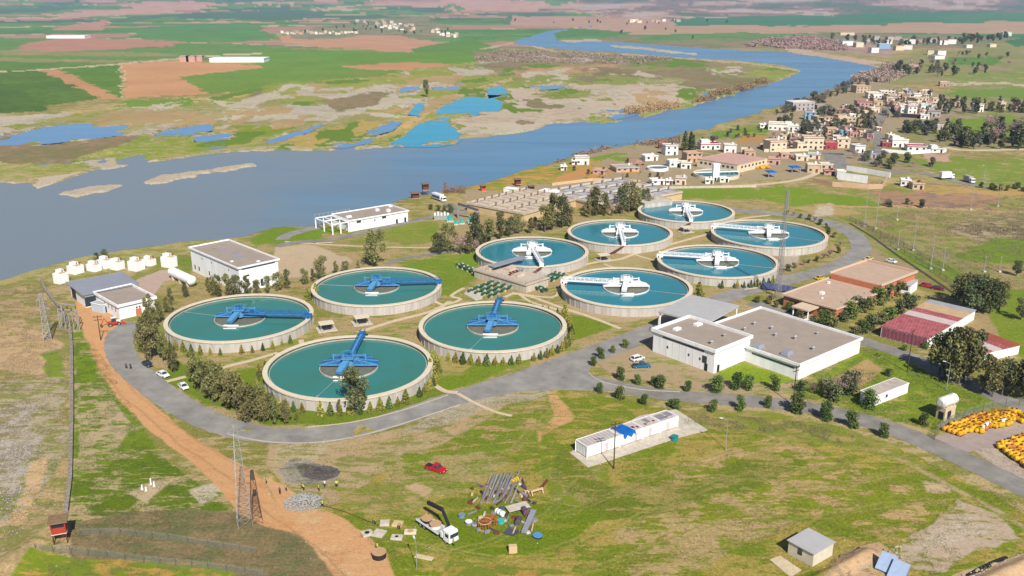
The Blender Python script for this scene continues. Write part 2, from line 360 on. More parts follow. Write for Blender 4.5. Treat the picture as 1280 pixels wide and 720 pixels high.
paint([(400, 305), (440, 302), (540, 310), (480, 330), (440, 325)], A(136, 142, 64), A(186, 162, 116), .5)
paint([(500, 262), (560, 240), (590, 240), (590, 262), (540, 275), (500, 276)], A(150, 146, 76), A(186, 166, 112), .5)
# bank strip left
paint([(-60, 352), (40, 335), (100, 318), (180, 305), (250, 298), (310, 290), (320, 300), (250, 312), (130, 340), (90, 352), (60, 348), (20, 360), (-60, 372)], A(150, 148, 82), A(184, 170, 116), .5)
paint([(180, 322), (235, 316), (250, 322), (240, 345), (200, 345)], A(104, 146, 42), OLIVE, .5)
# left outside fence
paint([(-60, 356), (20, 358), (52, 346), (62, 370), (88, 420), (90, 600), (60, 690), (-60, 760)], A(150, 146, 84), A(194, 166, 124), .5)
paint([(-60, 420), (30, 400), (80, 430), (60, 470), (0, 460)], A(204, 172, 134), A(176, 160, 96), .6)
paint([(55, 440), (75, 438), (84, 470), (70, 480), (58, 462)], A(112, 150, 48))
paint([(-60, 480), (80, 470), (85, 560), (40, 640), (-60, 690)], A(188, 172, 146), A(148, 148, 84), .5, 2)
paint([(-60, 520), (40, 510), (50, 560), (20, 620), (-60, 650)], A(190, 178, 166), A(164, 150, 110), .56, 2.4)
paint([(40, 580), (62, 570), (40, 650), (15, 660)], A(216, 180, 136), DRY, .6)
paint([(-60, 640), (70, 660), (-60, 730)], A(206, 176, 144), A(150, 146, 80), .5)
# inside of the fence
paint([(92, 410), (125, 420), (150, 500), (210, 580), (320, 660), (300, 690), (90, 700)], A(96, 140, 34), A(190, 168, 132), .55)
paint([(100, 445), (122, 452), (122, 478), (98, 476)], A(92, 142, 32))
paint([(92, 600), (180, 560), (240, 600), (290, 640), (200, 645), (95, 650)], A(84, 126, 28), A(190, 170, 128), .56)
paint([(98, 480), (130, 485), (160, 530), (150, 560), (98, 575)], A(194, 172, 138), A(92, 136, 34), .5)
paint([(162, 614), (190, 600), (212, 606), (180, 628)], A(206, 182, 150), None, .5)
paint([(236, 616), (275, 603), (292, 612), (250, 636)], A(206, 190, 170), A(96, 140, 34), .6)
paint([(90, 655), (160, 640), (300, 640), (340, 660), (420, 690), (430, 740), (90, 740)], A(124, 124, 82), A(150, 130, 96), .5)
paint([(-20, 760), (40, 690), (110, 700), (260, 705), (330, 735), (300, 790)], A(196, 160, 84), A(110, 146, 42), .5)
# orange dirt road
paint([(98, 372), (124, 372), (142, 398), (156, 412), (135, 415), (142, 436), (152, 460), (190, 505), (235, 545), (320, 590), (345, 626), (400, 640), (450, 655), (480, 690), (520, 725), (440, 760), (400, 695), (370, 668), (335, 660), (300, 640), (255, 592), (215, 560), (175, 530), (140, 490), (118, 450), (104, 415), (92, 398)], ORANGE, A(214, 158, 110), .6, .45)
paint([(328, 600), (340, 596), (400, 640), (420, 640), (470, 640), (540, 690), (525, 740), (480, 760), (400, 700)], ORANGE, A(224, 184, 142), .6, .5)
stroke([(115, 430), (122, 455), (150, 492), (175, 515), (230, 560), (300, 606), (345, 650), (400, 690), (440, 730)], 2.2, A(192, 142, 102), A(200, 150, 108), .5)
stroke([(136, 420), (160, 480), (200, 520), (260, 560), (330, 600)], 1.6, A(198, 146, 104))
# meadow in front
paint([(330, 560), (520, 530), (620, 500), (700, 490), (770, 500), (900, 520), (1040, 530), (1110, 552), (1180, 585), (1300, 650), (1340, 760), (520, 790), (480, 690), (430, 650), (340, 600)], A(108, 138, 34), A(178, 158, 84), .52)
paint([(330, 556), (470, 545), (560, 520), (620, 500), (640, 500), (560, 555), (470, 590), (440, 630), (400, 632), (350, 605), (330, 580)], A(196, 170, 134), A(150, 148, 84), .6)
paint([(340, 552), (420, 550), (400, 575), (340, 580)], A(200, 180, 150), A(160, 154, 96), .6)
paint([(345, 590), (360, 576), (388, 574), (424, 586), (424, 598), (395, 606), (360, 604)], A(170, 160, 148), A(136, 130, 124), .6)
paint([(372, 583), (384, 578), (420, 586), (423, 595), (400, 600), (380, 597)], A(124, 120, 118), A(96, 92, 92), .5)
paint([(560, 500), (620, 488), (690, 490), (700, 505), (640, 500), (600, 512), (560, 530), (500, 545)], A(186, 172, 152), A(150, 146, 92), .6)
paint([(640, 500), (700, 494), (700, 530), (660, 560), (600, 570), (560, 600), (520, 600), (560, 560)], A(104, 140, 36), A(190, 160, 112), .55)
paint([(692, 496), (706, 492), (712, 530), (690, 540), (670, 560), (690, 520)], A(214, 166, 118), A(120, 140, 48), .58, 2.0)
paint([(480, 572), (600, 560), (640, 580), (590, 610), (560, 620), (480, 610)], A(112, 142, 42), A(180, 162, 110), .55)
paint([(495, 612), (520, 604), (545, 612), (535, 624), (505, 628)], A(206, 176, 140))
paint([(420, 610), (490, 600), (540, 625), (520, 640), (480, 645), (430, 636)], A(186, 162, 112), A(140, 146, 64), .5)
paint([(680, 590), (760, 585), (760, 612), (720, 630), (690, 632)], A(186, 160, 128), A(120, 144, 44), .45)
paint([(830, 590), (960, 540), (1100, 590), (1200, 620), (1280, 680), (1200, 700), (1000, 640), (900, 640)], A(124, 142, 36), A(198, 166, 120), .56)
paint([(700, 560), (760, 610), (880, 600), (960, 560), (1010, 575), (900, 640), (760, 650), (690, 600)], A(100, 128, 34), A(170, 154, 92), .58)
paint([(560, 640), (700, 625), (760, 640), (700, 690), (560, 700)], A(92, 134, 24), A(140, 146, 46), .65)
paint([(770, 660), (900, 620), (1000, 650), (920, 690), (860, 720), (780, 720)], A(122, 140, 38), A(190, 164, 118), .55)
paint([(1125, 690), (1160, 640), (1200, 625), (1260, 650), (1272, 672), (1230, 690), (1180, 720), (1130, 712)], A(200, 178, 158), A(140, 142, 66), .6, 2.2)
paint([(1140, 690), (1170, 650), (1200, 640), (1240, 662), (1190, 690)], A(206, 188, 170), A(180, 162, 130), .6, 2.2)
paint([(1150, 600), (1190, 604), (1190, 616), (1155, 614)], A(204, 178, 146))
paint([(1060, 690), (1100, 680), (1140, 705), (1130, 740), (1000, 760)], A(214, 178, 142), A(170, 150, 120), .6)
paint([(1190, 720), (1280, 692), (1330, 690), (1330, 760), (1180, 760)], A(212, 178, 144), A(196, 164, 130), .6)
paint([(840, 515), (960, 512), (1040, 530), (1110, 552), (1160, 585), (1000, 545), (860, 535)], A(176, 156, 98), A(128, 142, 54), .5)
paint([(560, 700), (700, 712), (760, 740), (540, 740)], A(196, 156, 84), GRASS, .5)
stroke([(1060, 540), (1160, 592), (1250, 640), (1330, 690)], 6, A(190, 166, 130), A(150, 146, 70), .5)
for tr_ in ([(700, 640), (800, 600), (920, 560), (1000, 545)], [(640, 700), (760, 660), (900, 600), (1060, 575)], [(720, 715), (860, 665), (1000, 610), (1110, 590)], [(560, 690), (600, 680), (680, 640), (720, 600)], [(480, 640), (560, 600), (640, 560), (700, 500)], [(440, 560), (520, 545), (600, 520), (690, 500)], [(860, 700), (1000, 650), (1150, 620), (1260, 650)], [(590, 700), (520, 680), (575, 690), (640, 700)]):
    stroke(tr_, 1.3, A(196, 166, 112), A(120, 136, 46), .5, .6); stroke([(x + 4, y + 5) for x, y in tr_], 1.1, A(190, 160, 108), A(112, 132, 44), .46, .6)
# plots around the big white building and east yard
paint([(735, 440), (775, 428), (820, 430), (900, 465), (940, 470), (1020, 480), (1010, 496), (900, 490), (820, 480), (760, 470)], A(184, 160, 130), A(140, 146, 76), .65)
paint([(895, 468), (930, 455), (1000, 478), (980, 482), (920, 478)], A(112, 154, 38))
paint([(998, 478), (1076, 440), (1120, 446), (1190, 480), (1240, 500), (1180, 540), (1100, 520), (1000, 496)], A(108, 144, 40), A(172, 154, 92), .58)
paint([(1025, 478), (1080, 450), (1100, 462), (1070, 490)], A(188, 158, 110), OLIVE, .6)
paint([(1170, 532), (1215, 515), (1330, 535), (1330, 640), (1250, 585)], A(190, 172, 160), A(176, 156, 146), .6, .2)
paint([(960, 375), (1000, 385), (1060, 402), (1100, 415), (1150, 380), (1130, 360), (1050, 395)], A(150, 144, 70), A(186, 164, 108), .5)
# village ground
paint([(690, 208), (760, 186), (850, 176), (950, 148), (1080, 100), (1180, 118), (1230, 140), (1100, 170), (1090, 200), (1000, 225), (820, 232), (700, 245), (600, 250), (570, 240), (640, 218)], A(176, 156, 128), A(140, 140, 88), .68)
paint([(560, 240), (640, 214), (690, 206), (740, 196), (760, 200), (700, 225), (620, 240)], A(136, 148, 60), A(206, 156, 88), .5)
paint([(690, 225), (740, 210), (790, 200), (800, 212), (740, 226)], A(206, 150, 92), A(180, 150, 80), .6)
paint([(738, 196), (785, 190), (785, 196), (745, 200)], A(104, 154, 46))
paint([(870, 176), (900, 160), (960, 154), (960, 164), (900, 172)], A(100, 146, 56), A(140, 150, 70), .6)
paint([(920, 168), (955, 165), (945, 180), (915, 178)], A(196, 152, 92))
# water bodies: the ground dips below the level of the sheets of water
RIVER = [(-90, 368), (0, 349), (40, 336), (100, 319), (180, 306), (250, 299), (310, 293), (345, 281), (400, 279), (480, 256), (520, 244), (560, 239), (600, 229), (640, 216), (690, 202), (730, 189), (760, 184), (800, 176), (850, 166), (880, 159), (930, 144), (985, 129), (1030, 113), (1060, 106), (1080, 96), (1098, 84), (1060, 77), (1020, 70), (980, 65), (920, 62), (870, 59), (790, 54), (735, 52), (694, 50), (692, 42), (720, 35), (755, 31), (740, 33), (700, 38), (655, 46), (640, 52), (655, 55), (702, 60), (790, 66), (860, 71), (925, 74), (975, 79), (1004, 88), (985, 98), (960, 105), (930, 112), (890, 127), (845, 136), (815, 143), (780, 151), (752, 153), (700, 152), (665, 163), (640, 167), (575, 175), (570, 181), (480, 184), (415, 188), (320, 188), (250, 194), (172, 205), (120, 212), (96, 220), (50, 234), (30, 229), (0, 228), (-90, 236)]
ISL = [[(171, 229), (200, 218), (260, 209), (320, 202), (328, 205), (300, 212), (230, 222), (190, 230)],
       [(65, 241), (110, 233), (140, 227), (153, 231), (130, 240), (100, 244)], [(33, 262), (40, 259), (42, 262)], [(350, 190), (362, 189), (360, 192)],
       [(745, 56), (800, 57), (870, 63), (860, 66), (780, 61)], [(694, 51), (740, 46), (750, 51), (720, 55)]]
PONDS_BLUE = [[(-60, 170), (0, 170), (35, 165), (60, 157), (100, 153), (148, 159), (152, 167), (110, 172), (60, 177), (20, 180), (-60, 182)],
    [(195, 165), (262, 155), (265, 162), (235, 169), (200, 170)], [(240, 171), (285, 167), (289, 172), (250, 177)],
    [(328, 176), (400, 156), (403, 159), (345, 178)], [(450, 167), (490, 150), (502, 152), (490, 162), (465, 168)],
    [(488, 109), (525, 108), (526, 113), (500, 114)], [(540, 108), (576, 108), (570, 113), (545, 112)], [(405, 182), (460, 173), (470, 176), (430, 184)], [(660, 108), (710, 106), (715, 109), (670, 112)],
    [(750, 142), (790, 137), (800, 142), (770, 148)], [(870, 120), (890, 116), (890, 121), (872, 124)]]
PONDS_TURQ = [[(488, 179), (520, 160), (526, 151), (562, 149), (562, 158), (578, 168), (570, 176), (545, 180)],
    [(540, 140), (560, 130), (590, 120), (622, 121), (628, 136), (590, 142)], [(511, 141), (520, 130), (531, 127), (525, 143)], [(609, 112), (628, 107), (634, 117), (612, 121)]]
ZG = np.zeros(len(X))
ri = sel(RIVER, .35); ZG[ri] = -3.0
isl = [sel(p, .8) for p in ISL]
for i in isl: ZG[i] = 0.15; put(i, A(200, 184, 166), A(176, 160, 140), .6)
for p in PONDS_BLUE + PONDS_TURQ: stroke(list(p) + [p[0]], 3.4, A(182, 160, 126), A(140, 134, 84), .5, 1.3); stroke(list(p) + [p[0]], 1.6, A(206, 190, 164), A(150, 130, 100), .5, 1.5)
pb = [sel(p, 1.5) for p in PONDS_BLUE]; ptq = [sel(p, 1.0) for p in PONDS_TURQ]
w4 = fbm(X / 26 + 8, Y / 60 + 4, 4); extra = [i[w4[i] > .70] for i in [pi_[(XW[pi_] < -60)]]]; pb += extra; ri_hole = [i[w4[i] < .30] for i in pb[:6]]
for i in pb + ptq: ZG[i] = -1.6
for i in ri_hole: ZG[i] = .1
stroke([(600, 60), (640, 52), (700, 64), (820, 70), (930, 78), (1000, 88)], 1.6, A(204, 176, 150), None, .5)
# rises: far hills, a few banks close by
hill = np.clip((Y - 4200) / 5000, 0, 1)
ZG += (ZG > -.5) * (hill * (130 * fbm(X / 2600 + 4, Y / 2600, 5) + 60 * np.clip((Y - 7000) / 6000, 0, 1)) - 30 * hill * .6).clip(0)
ridge = np.clip((Y - 9000) / 5000, 0, 1); ZG += ridge * 190 * fbm(X / 3000 + 9, Y / 5000 + 2, 5)
rg = 1 - np.abs(2 * fbm(X / 520 + 11, Y / 700 + 3, 5) - 1); ZG += (ZG > -.5) * np.clip((Y - 5200) / 2500, 0, 1) * 75 * np.clip(rg - .45, 0, 1) * 1.9
mid = np.clip((Y - 1900) / 1200, 0, 1) * np.clip((6500 - Y) / 1500, 0, 1) * (X < Y * -.02) 
near = (Y < 420) & (ZG > -.5)
ZG += near * (fbm(X / 9, Y / 9, 4) - .5) * .5 * np.clip((250 - Y) / 120, 0, 1) * (ZG > -.5)
def bump(px, w, h):
    pts = [tuple(W(*p)[:2]) for p in px]; d = dline(pts, X, Y); ZG[:] += h * np.exp(-(d / w) ** 2)
bump([(1020, 728), (1062, 706), (1085, 692)], 1.5, 1.0)
bump([(1215, 735), (1290, 702), (1340, 684)], 1.6, 1.0)
bump([(15, 705), (45, 680), (62, 660)], 3, 1.0)
bump([(560, 245), (600, 236), (660, 222)], 10, .8)
# ditch behind the ridges
def soften(c, r0, r1):
    g = c.reshape(NR, NCOL, 4); out = g.copy()
    for r, t0 in ((r0, 0), (r1, 1)):
        p = g.copy(); 
        for ax in (0, 1):
            s_ = np.zeros_like(p)
            for k in range(-r, r + 1): s_ += np.roll(p, k, ax)
            p = s_ / (2 * r + 1)
        w = np.clip((420 - dist) / 120, 0, 1)[:, None, None]
        if t0 == 0: out = p
        else: out = out * (1 - w) + p * w
    return out.reshape(-1, 4)
colA, colB = soften(colA, 0, 1), soften(colB, 0, 1)
me = bpy.data.meshes.new('ground')
vv = np.stack([X, Y, ZG], 1).astype(np.float32)
me.vertices.add(len(X)); me.vertices.foreach_set('co', vv.ravel())
i0 = (np.arange(NR - 1)[:, None] * NCOL + np.arange(NCOL - 1)[None, :]).ravel()
# rows run from far to near: wind faces so that they look up
fq = np.stack([i0, i0 + NCOL, i0 + NCOL + 1, i0 + 1], 1).astype(np.int32)
me.loops.add(fq.size); me.loops.foreach_set('vertex_index', fq.ravel())
me.polygons.add(len(fq)); me.polygons.foreach_set('loop_start', (np.arange(len(fq)) * 4).astype(np.int32))
me.update(calc_edges=True); me.shade_smooth()
ZG = ZG.reshape(NR, NCOL)
for _ in range(2):
    z2 = ZG.copy(); z2[1:-1, 1:-1] = (ZG[1:-1, 1:-1] * 2 + ZG[:-2, 1:-1] + ZG[2:, 1:-1] + ZG[1:-1, :-2] + ZG[1:-1, 2:]) / 6; ZG = z2
ZG = ZG.ravel(); me.vertices.foreach_set('co', np.stack([X, Y, ZG], 1).astype(np.float32).ravel())
for c_ in (colA, colB): dg_ = np.clip(c_[:, 1] - c_[:, 0], 0, 1) * np.clip((2600 - Y) / 1500, .3, 1); c_[:, 0] += .34 * dg_; c_[:, 0] += .12 * dg_ * (Y < 300); c_[:, :3] *= np.where(dg_ > .01, 1.04, 1)[:, None]; c_[:, 2] *= .92
nearm = (Y < 300) & (colA[:, 3] < .75); colA[nearm, 3] -= .02
lowf = (fbm(X / 60 + 3, Y / 60 + 7, 3) - .5)[:, None] * .22 + 1
colA[:, :3] *= lowf; colB[:, :3] *= lowf
a = me.color_attributes.new('TintA', 'FLOAT_COLOR', 'POINT'); a.data.foreach_set('color', colA.ravel())
colB[:, 3] = np.where(colA[:, 0] > colA[:, 1] * 1.25, .4, 1); a = me.color_attributes.new('TintB', 'FLOAT_COLOR', 'POINT'); a.data.foreach_set('color', colB.ravel())
gm = bpy.data.materials.new('ground_cover'); gm.use_nodes = True; n = gm.node_tree; L = n.links; B = n.nodes['Principled BSDF']
B.inputs['Roughness'].default_value = .95; B.inputs['Specular IOR Level'].default_value = .1
def N(t, **k):
    x = n.nodes.new(t)
    for a_, b_ in k.items(): x.inputs[a_.replace('_', ' ')].default_value = b_
    return x
va = n.nodes.new('ShaderNodeVertexColor'); va.layer_name = 'TintA'; vb = n.nodes.new('ShaderNodeVertexColor'); vb.layer_name = 'TintB'
tc = n.nodes.new('ShaderNodeTexCoord')
mp = n.nodes.new('ShaderNodeMapping'); mp.inputs['Rotation'].default_value = (0, 0, radians(35)); mp.inputs['Scale'].default_value = (1, 1.2, 1)
L.new(tc.outputs['Object'], mp.inputs[0])
n1 = N('ShaderNodeTexNoise', Scale=.10, Detail=13, Roughness=.70, Distortion=.3); L.new(mp.outputs[0], n1.inputs[0])
add = n.nodes.new('ShaderNodeMath'); add.operation = 'ADD'; L.new(n1.outputs[0], add.inputs[0])
mm = n.nodes.new('ShaderNodeMath'); mm.operation = 'MULTIPLY_ADD'; mm.inputs[1].default_value = .9; mm.inputs[2].default_value = -.45
L.new(va.outputs['Alpha'], mm.inputs[0]); L.new(mm.outputs[0], add.inputs[1])
mps = n.nodes.new('ShaderNodeMapping'); mps.inputs['Rotation'].default_value = (0, 0, radians(-52)); mps.inputs['Scale'].default_value = (.26, 1.0, 1); L.new(tc.outputs['Object'], mps.inputs[0])
ns = N('ShaderNodeTexNoise', Scale=.42, Detail=9, Roughness=.72, Distortion=.5); L.new(mps.outputs[0], ns.inputs[0])
ms = n.nodes.new('ShaderNodeMath'); ms.operation = 'MULTIPLY_ADD'; ms.inputs[1].default_value = 1.15; ms.inputs[2].default_value = -.575; L.new(ns.outputs[0], ms.inputs[0])
nl = N('ShaderNodeTexNoise', Scale=.013, Detail=9, Roughness=.66, Distortion=.4); L.new(tc.outputs['Object'], nl.inputs[0])
ml = n.nodes.new('ShaderNodeMath'); ml.operation = 'MULTIPLY_ADD'; ml.inputs[1].default_value = .8; ml.inputs[2].default_value = -.4; L.new(nl.outputs[0], ml.inputs[0])
ml2 = n.nodes.new('ShaderNodeMath'); ml2.operation = 'ADD'; L.new(ml.outputs[0], ml2.inputs[0]); L.new(ms.outputs[0], ml2.inputs[1]); ms = ml2
ms2 = n.nodes.new('ShaderNodeMath'); ms2.operation = 'ADD'; L.new(ms.outputs[0], ms2.inputs[0]); L.new(add.outputs[0], ms2.inputs[1]); add = ms2
mr = n.nodes.new('ShaderNodeMapRange'); mr.interpolation_type = 'SMOOTHSTEP'; mr.inputs[1].default_value = .44; mr.inputs[2].default_value = .56; L.new(add.outputs[0], mr.inputs[0])
mx = n.nodes.new('ShaderNodeMix'); mx.data_type = 'RGBA'; L.new(mr.outputs[0], mx.inputs[0]); L.new(vb.outputs[0], mx.inputs[6]); L.new(va.outputs[0], mx.inputs[7])
n2 = N('ShaderNodeTexNoise', Scale=1.5, Detail=9, Roughness=.78); L.new(tc.outputs['Object'], n2.inputs[0])
mr2 = n.nodes.new('ShaderNodeMapRange'); mr2.inputs[1].default_value = .3; mr2.inputs[2].default_value = .7; mr2.inputs[3].default_value = .50; mr2.inputs[4].default_value = 1.46; L.new(n2.outputs[0], mr2.inputs[0])
gr = n.nodes.new('ShaderNodeMix'); gr.data_type = 'FLOAT'; gr.inputs[2].default_value = 1.0; L.new(vb.outputs['Alpha'], gr.inputs[0]); L.new(mr2.outputs[0], gr.inputs[3])
vm = n.nodes.new('ShaderNodeVectorMath'); vm.operation = 'SCALE'; L.new(mx.outputs[2], vm.inputs[0]); L.new(gr.outputs[0], vm.inputs[3])
n3 = N('ShaderNodeTexNoise', Scale=.42, Detail=7, Roughness=.72); L.new(tc.outputs['Object'], n3.inputs[0])
mr3 = n.nodes.new('ShaderNodeMapRange'); mr3.inputs[1].default_value = .53; mr3.inputs[2].default_value = .66; mr3.inputs[3].default_value = 0; mr3.inputs[4].default_value = .45; L.new(n3.outputs[0], mr3.inputs[0])
mx3 = n.nodes.new('ShaderNodeMix'); mx3.data_type = 'RGBA'; mg_ = n.nodes.new('ShaderNodeMath'); mg_.operation = 'MULTIPLY'; L.new(mr3.outputs[0], mg_.inputs[0]); L.new(vb.outputs['Alpha'], mg_.inputs[1]); L.new(mg_.outputs[0], mx3.inputs[0]); L.new(vm.outputs[0], mx3.inputs[6]); mx3.inputs[7].default_value = A(92, 98, 46) + (1,)
L.new(mx3.outputs[2], B.inputs['Base Color'])
bp = n.nodes.new('ShaderNodeBump'); bp.inputs['Strength'].default_value = .5; bp.inputs['Distance'].default_value = .5; L.new(n2.outputs[0], bp.inputs['Height']); L.new(bp.outputs[0], B.inputs['Normal'])
me.materials.append(gm)
go = bpy.data.objects.new('ground', me); SC.collection.objects.link(go); tag(go, kind='structure')
# base block under the fan so nothing is open at its rim (near edge, behind the viewer)
nb = MB().add([(-600, -400, -3.2), (600, -400, -3.2), (600, 127, -3.2), (-600, 127, -3.2)], [(0, 1, 2, 3)])
nb2 = MB().add([(-400, -400, -.25), (400, -400, -.25), (400, 128.5, -.25), (-400, 128.5, -.25)], [(0, 1, 2, 3)])
tag(nb2.build('ground_near', mat('near_ground', A(150, 146, 70), .95, .3, .3)), kind='structure')

# water
def water_mat(name, col, rough, bump, scale, col2=None):
    m = bpy.data.materials.new(name); m.use_nodes = True; n = m.node_tree; b = n.nodes['Principled BSDF']
    b.inputs['Roughness'].default_value = rough; b.inputs['IOR'].default_value = 1.33
    tc = n.nodes.new('ShaderNodeTexCoord'); no = n.nodes.new('ShaderNodeTexNoise'); no.inputs['Scale'].default_value = scale; no.inputs['Detail'].default_value = 5
    n.links.new(tc.outputs['Object'], no.inputs[0])
    bp = n.nodes.new('ShaderNodeBump'); bp.inputs['Strength'].default_value = bump; bp.inputs['Distance'].default_value = .2
    n.links.new(no.outputs[0], bp.inputs['Height']); n.links.new(bp.outputs[0], b.inputs['Normal'])
    n2 = n.nodes.new('ShaderNodeTexNoise'); n2.inputs['Scale'].default_value = .02 if scale < 1 else .06; n2.inputs['Detail'].default_value = 7; n2.inputs['Distortion'].default_value = 1.2
    mp = n.nodes.new('ShaderNodeMapping'); mp.inputs['Rotation'].default_value = (0, 0, radians(-48)); mp.inputs['Scale'].default_value = (.22, 1, 1) if scale < 1 else (1, 1, 1)
    n.links.new(tc.outputs['Object'], mp.inputs[0]); n.links.new(mp.outputs[0], n2.inputs[0])
    rp = n.nodes.new('ShaderNodeValToRGB'); c2 = col2 or tuple(c * .8 for c in col)
    rp.color_ramp.elements[0].position = .35; rp.color_ramp.elements[1].position = .65
    rp.color_ramp.elements[0].color = tuple(col) + (1,); rp.color_ramp.elements[1].color = tuple(c2) + (1,)
    n.links.new(n2.outputs[0], rp.inputs[0]); n.links.new(rp.outputs[0], b.inputs['Base Color'])
    return m
def sheet(px, name, m, z, label=None):
    pts = [W(*p) for p in px]; mb = MB(); mb.add([(p.x, p.y, z) for p in pts], [tuple(range(len(pts)))])
    o = mb.build(name, m); bm = bmesh.new(); bm.from_mesh(o.data); bmesh.ops.triangulate(bm, faces=bm.faces[:])
    for f in bm.faces:
        if f.normal.z < 0: f.normal_flip()
    bm.to_mesh(o.data); bm.free(); return tag(o, label, kind='structure')
RW = water_mat('river_water', (.095, .225, .36), .26, .35, .35, (.075, .175, .28))
n = RW.node_tree; b = n.nodes['Principled BSDF']; old = b.inputs['Base Color'].links[0].from_socket   # silt brought down the left side
ge = n.nodes.new('ShaderNodeNewGeometry'); sx_ = n.nodes.new('ShaderNodeSeparateXYZ'); n.links.new(ge.outputs['Position'], sx_.inputs[0]); m1 = n.nodes.new('ShaderNodeMapRange'); m1.inputs[1].default_value = 170; m1.inputs[2].default_value = -70; m1.interpolation_type = 'SMOOTHSTEP'
wv_ = n.nodes.new('ShaderNodeTexNoise'); wv_.inputs['Scale'].default_value = .012; wv_.inputs['Detail'].default_value = 8; n.links.new(ge.outputs['Position'], wv_.inputs[0]); ma_ = n.nodes.new('ShaderNodeMath'); ma_.operation = 'MULTIPLY_ADD'; ma_.inputs[1].default_value = 260; n.links.new(wv_.outputs[0], ma_.inputs[0]); n.links.new(sx_.outputs[0], ma_.inputs[2]); n.links.new(ma_.outputs[0], m1.inputs[0]); m2_ = n.nodes.new('ShaderNodeMix'); m2_.data_type = 'RGBA'; n.links.new(m1.outputs[0], m2_.inputs[0]); n.links.new(old, m2_.inputs[6]); m2_.inputs[7].default_value = (.165, .192, .210, 1); n.links.new(m2_.outputs[2], b.inputs['Base Color'])
rv = MB(); rv.add([(-2600, 330, -.6), (900, 330, -.6), (900, 3300, -.6), (-2600, 3300, -.6)], [(0, 1, 2, 3)])
# one closed outline for the river, wide of its banks; the banks themselves are the ground
wide = [(-200, 400), (0, 372), (60, 352), (330, 305), (420, 288), (560, 248), (700, 212), (900, 165), (1060, 115), (1110, 90), (1110, 72), (900, 54), (770, 46), (790, 26), (640, 36), (620, 60), (850, 78), (960, 90), (900, 108), (780, 134), (690, 140), (640, 150), (560, 170), (420, 178), (240, 183), (100, 200), (-200, 222)]
sheet(wide, 'river', RW, -.6)
PB = water_mat('pond_water', (.10, .24, .42), .2, .2, .35); PT = water_mat('shallow_pond_water', (.005, .30, .46), .2, .2, .35)
def grow(px, k=1.12):
    cx = sum(p[0] for p in px) / len(px); cy = sum(p[1] for p in px) / len(px)
    return [(cx + (x - cx) * k, cy + (y - cy) * (k + .12)) for x, y in px]
for p in PONDS_BLUE: sheet(grow(p), 'pond', PB, -.45)
for p in PONDS_TURQ: sheet(grow(p), 'pond', PT, -.45)
# ------------------------------------------------------------------ air
hz = MB().prism([(-16000, -500), (16000, -500), (16000, 17500), (-16000, 17500)], -6, 420).build('haze', None)
tag(hz, 'pale blue haze over the far plain and hills', 'haze', kind='stuff')
hm = bpy.data.materials.new('air'); hm.use_nodes = True; n = hm.node_tree; n.nodes.remove(n.nodes['Principled BSDF'])
pv = n.nodes.new('ShaderNodeVolumePrincipled'); pv.inputs['Color'].default_value = (.46, .64, 1, 1); pv.inputs['Density'].default_value = HAZE = 7.0e-5
pv.inputs['Anisotropy'].default_value = .0
n.links.new(pv.outputs[0], n.nodes['Material Output'].inputs['Volume']); hz.data.materials.append(hm)
# ------------------------------------------------------------------ materials
M_ASPH = mat('asphalt', A(160, 155, 148), .9, .2, .16)
M_ASPHD = mat('asphalt_old', A(152, 146, 138), .9, .22, .16)
M_PATH = mat('path_concrete', A(222, 202, 168), .85, .1, .8)
M_KERB = mat('kerb_stone', A(206, 192, 172), .85, .1, 1)
M_CONC = mat('concrete', A(216, 204, 186), .85, .16, .7, streak=.15)
M_CONCG = mat('grey_concrete', A(210, 203, 194), .85, .17, .8, streak=.1)
M_RIM = mat('rim_concrete', A(236, 222, 196), .8, .07, 1)
M_ROOFG = mat('roof_grey', A(176, 160, 146), .9, .07, .25)
M_ROOFL = mat('roof_sheet', A(196, 194, 192), .6, .05, .3)
M_ROOFB = mat('roof_bluegrey', A(158, 162, 172), .6, .06, .3)
M_WHITE = mat('white_paint', (.79, .79, .785), .6, .09, .5, streak=.2)
M_WHITE2 = mat('white_metal', (.74, .75, .76), .5, .08, 1.2)
M_BLUE = mat('blue_paint', A(44, 118, 182), .5, .28, 1.5)
M_BLUEL = mat('light_blue_paint', A(96, 160, 210), .45, .12, 1.5)
M_DARK = mat('dark_opening', (.02, .022, .03), .5, .2, 1)
M_GLASS = mat('window_glass', (.03, .045, .06), .12, .1, 1, spec=.6)
M_BLACK = mat('black_rubber', (.02, .02, .02), .7, .1, 2)
M_GREEN = mat('green_pipe', A(48, 104, 74), .5, .15, 2)
M_TEAL = mat('teal_paint', A(70, 190, 180), .5, .1, 1)
M_ORANGE = mat('orange_paint', A(214, 132, 96), .7, .1, .5)
M_RUST = mat('rust', A(132, 68, 48), .8, .25, 2)
M_RED = mat('red_paint', A(196, 44, 44), .4, .08, 1)
M_STEEL = mat('galvanised_steel', A(190, 190, 188), .5, .1, 2, metal=.3)
M_WOOD = mat('pole_wood', A(84, 66, 56), .85, .2, 2)
M_GREYP = mat('grey_pipe', A(150, 148, 156), .5, .15, 1)
M_SCUM = mat('scum', A(124, 126, 108), .5, .22, .8)
M_TANKD = mat('tank_inner_wall', A(120, 112, 96), .85, .15, 1)
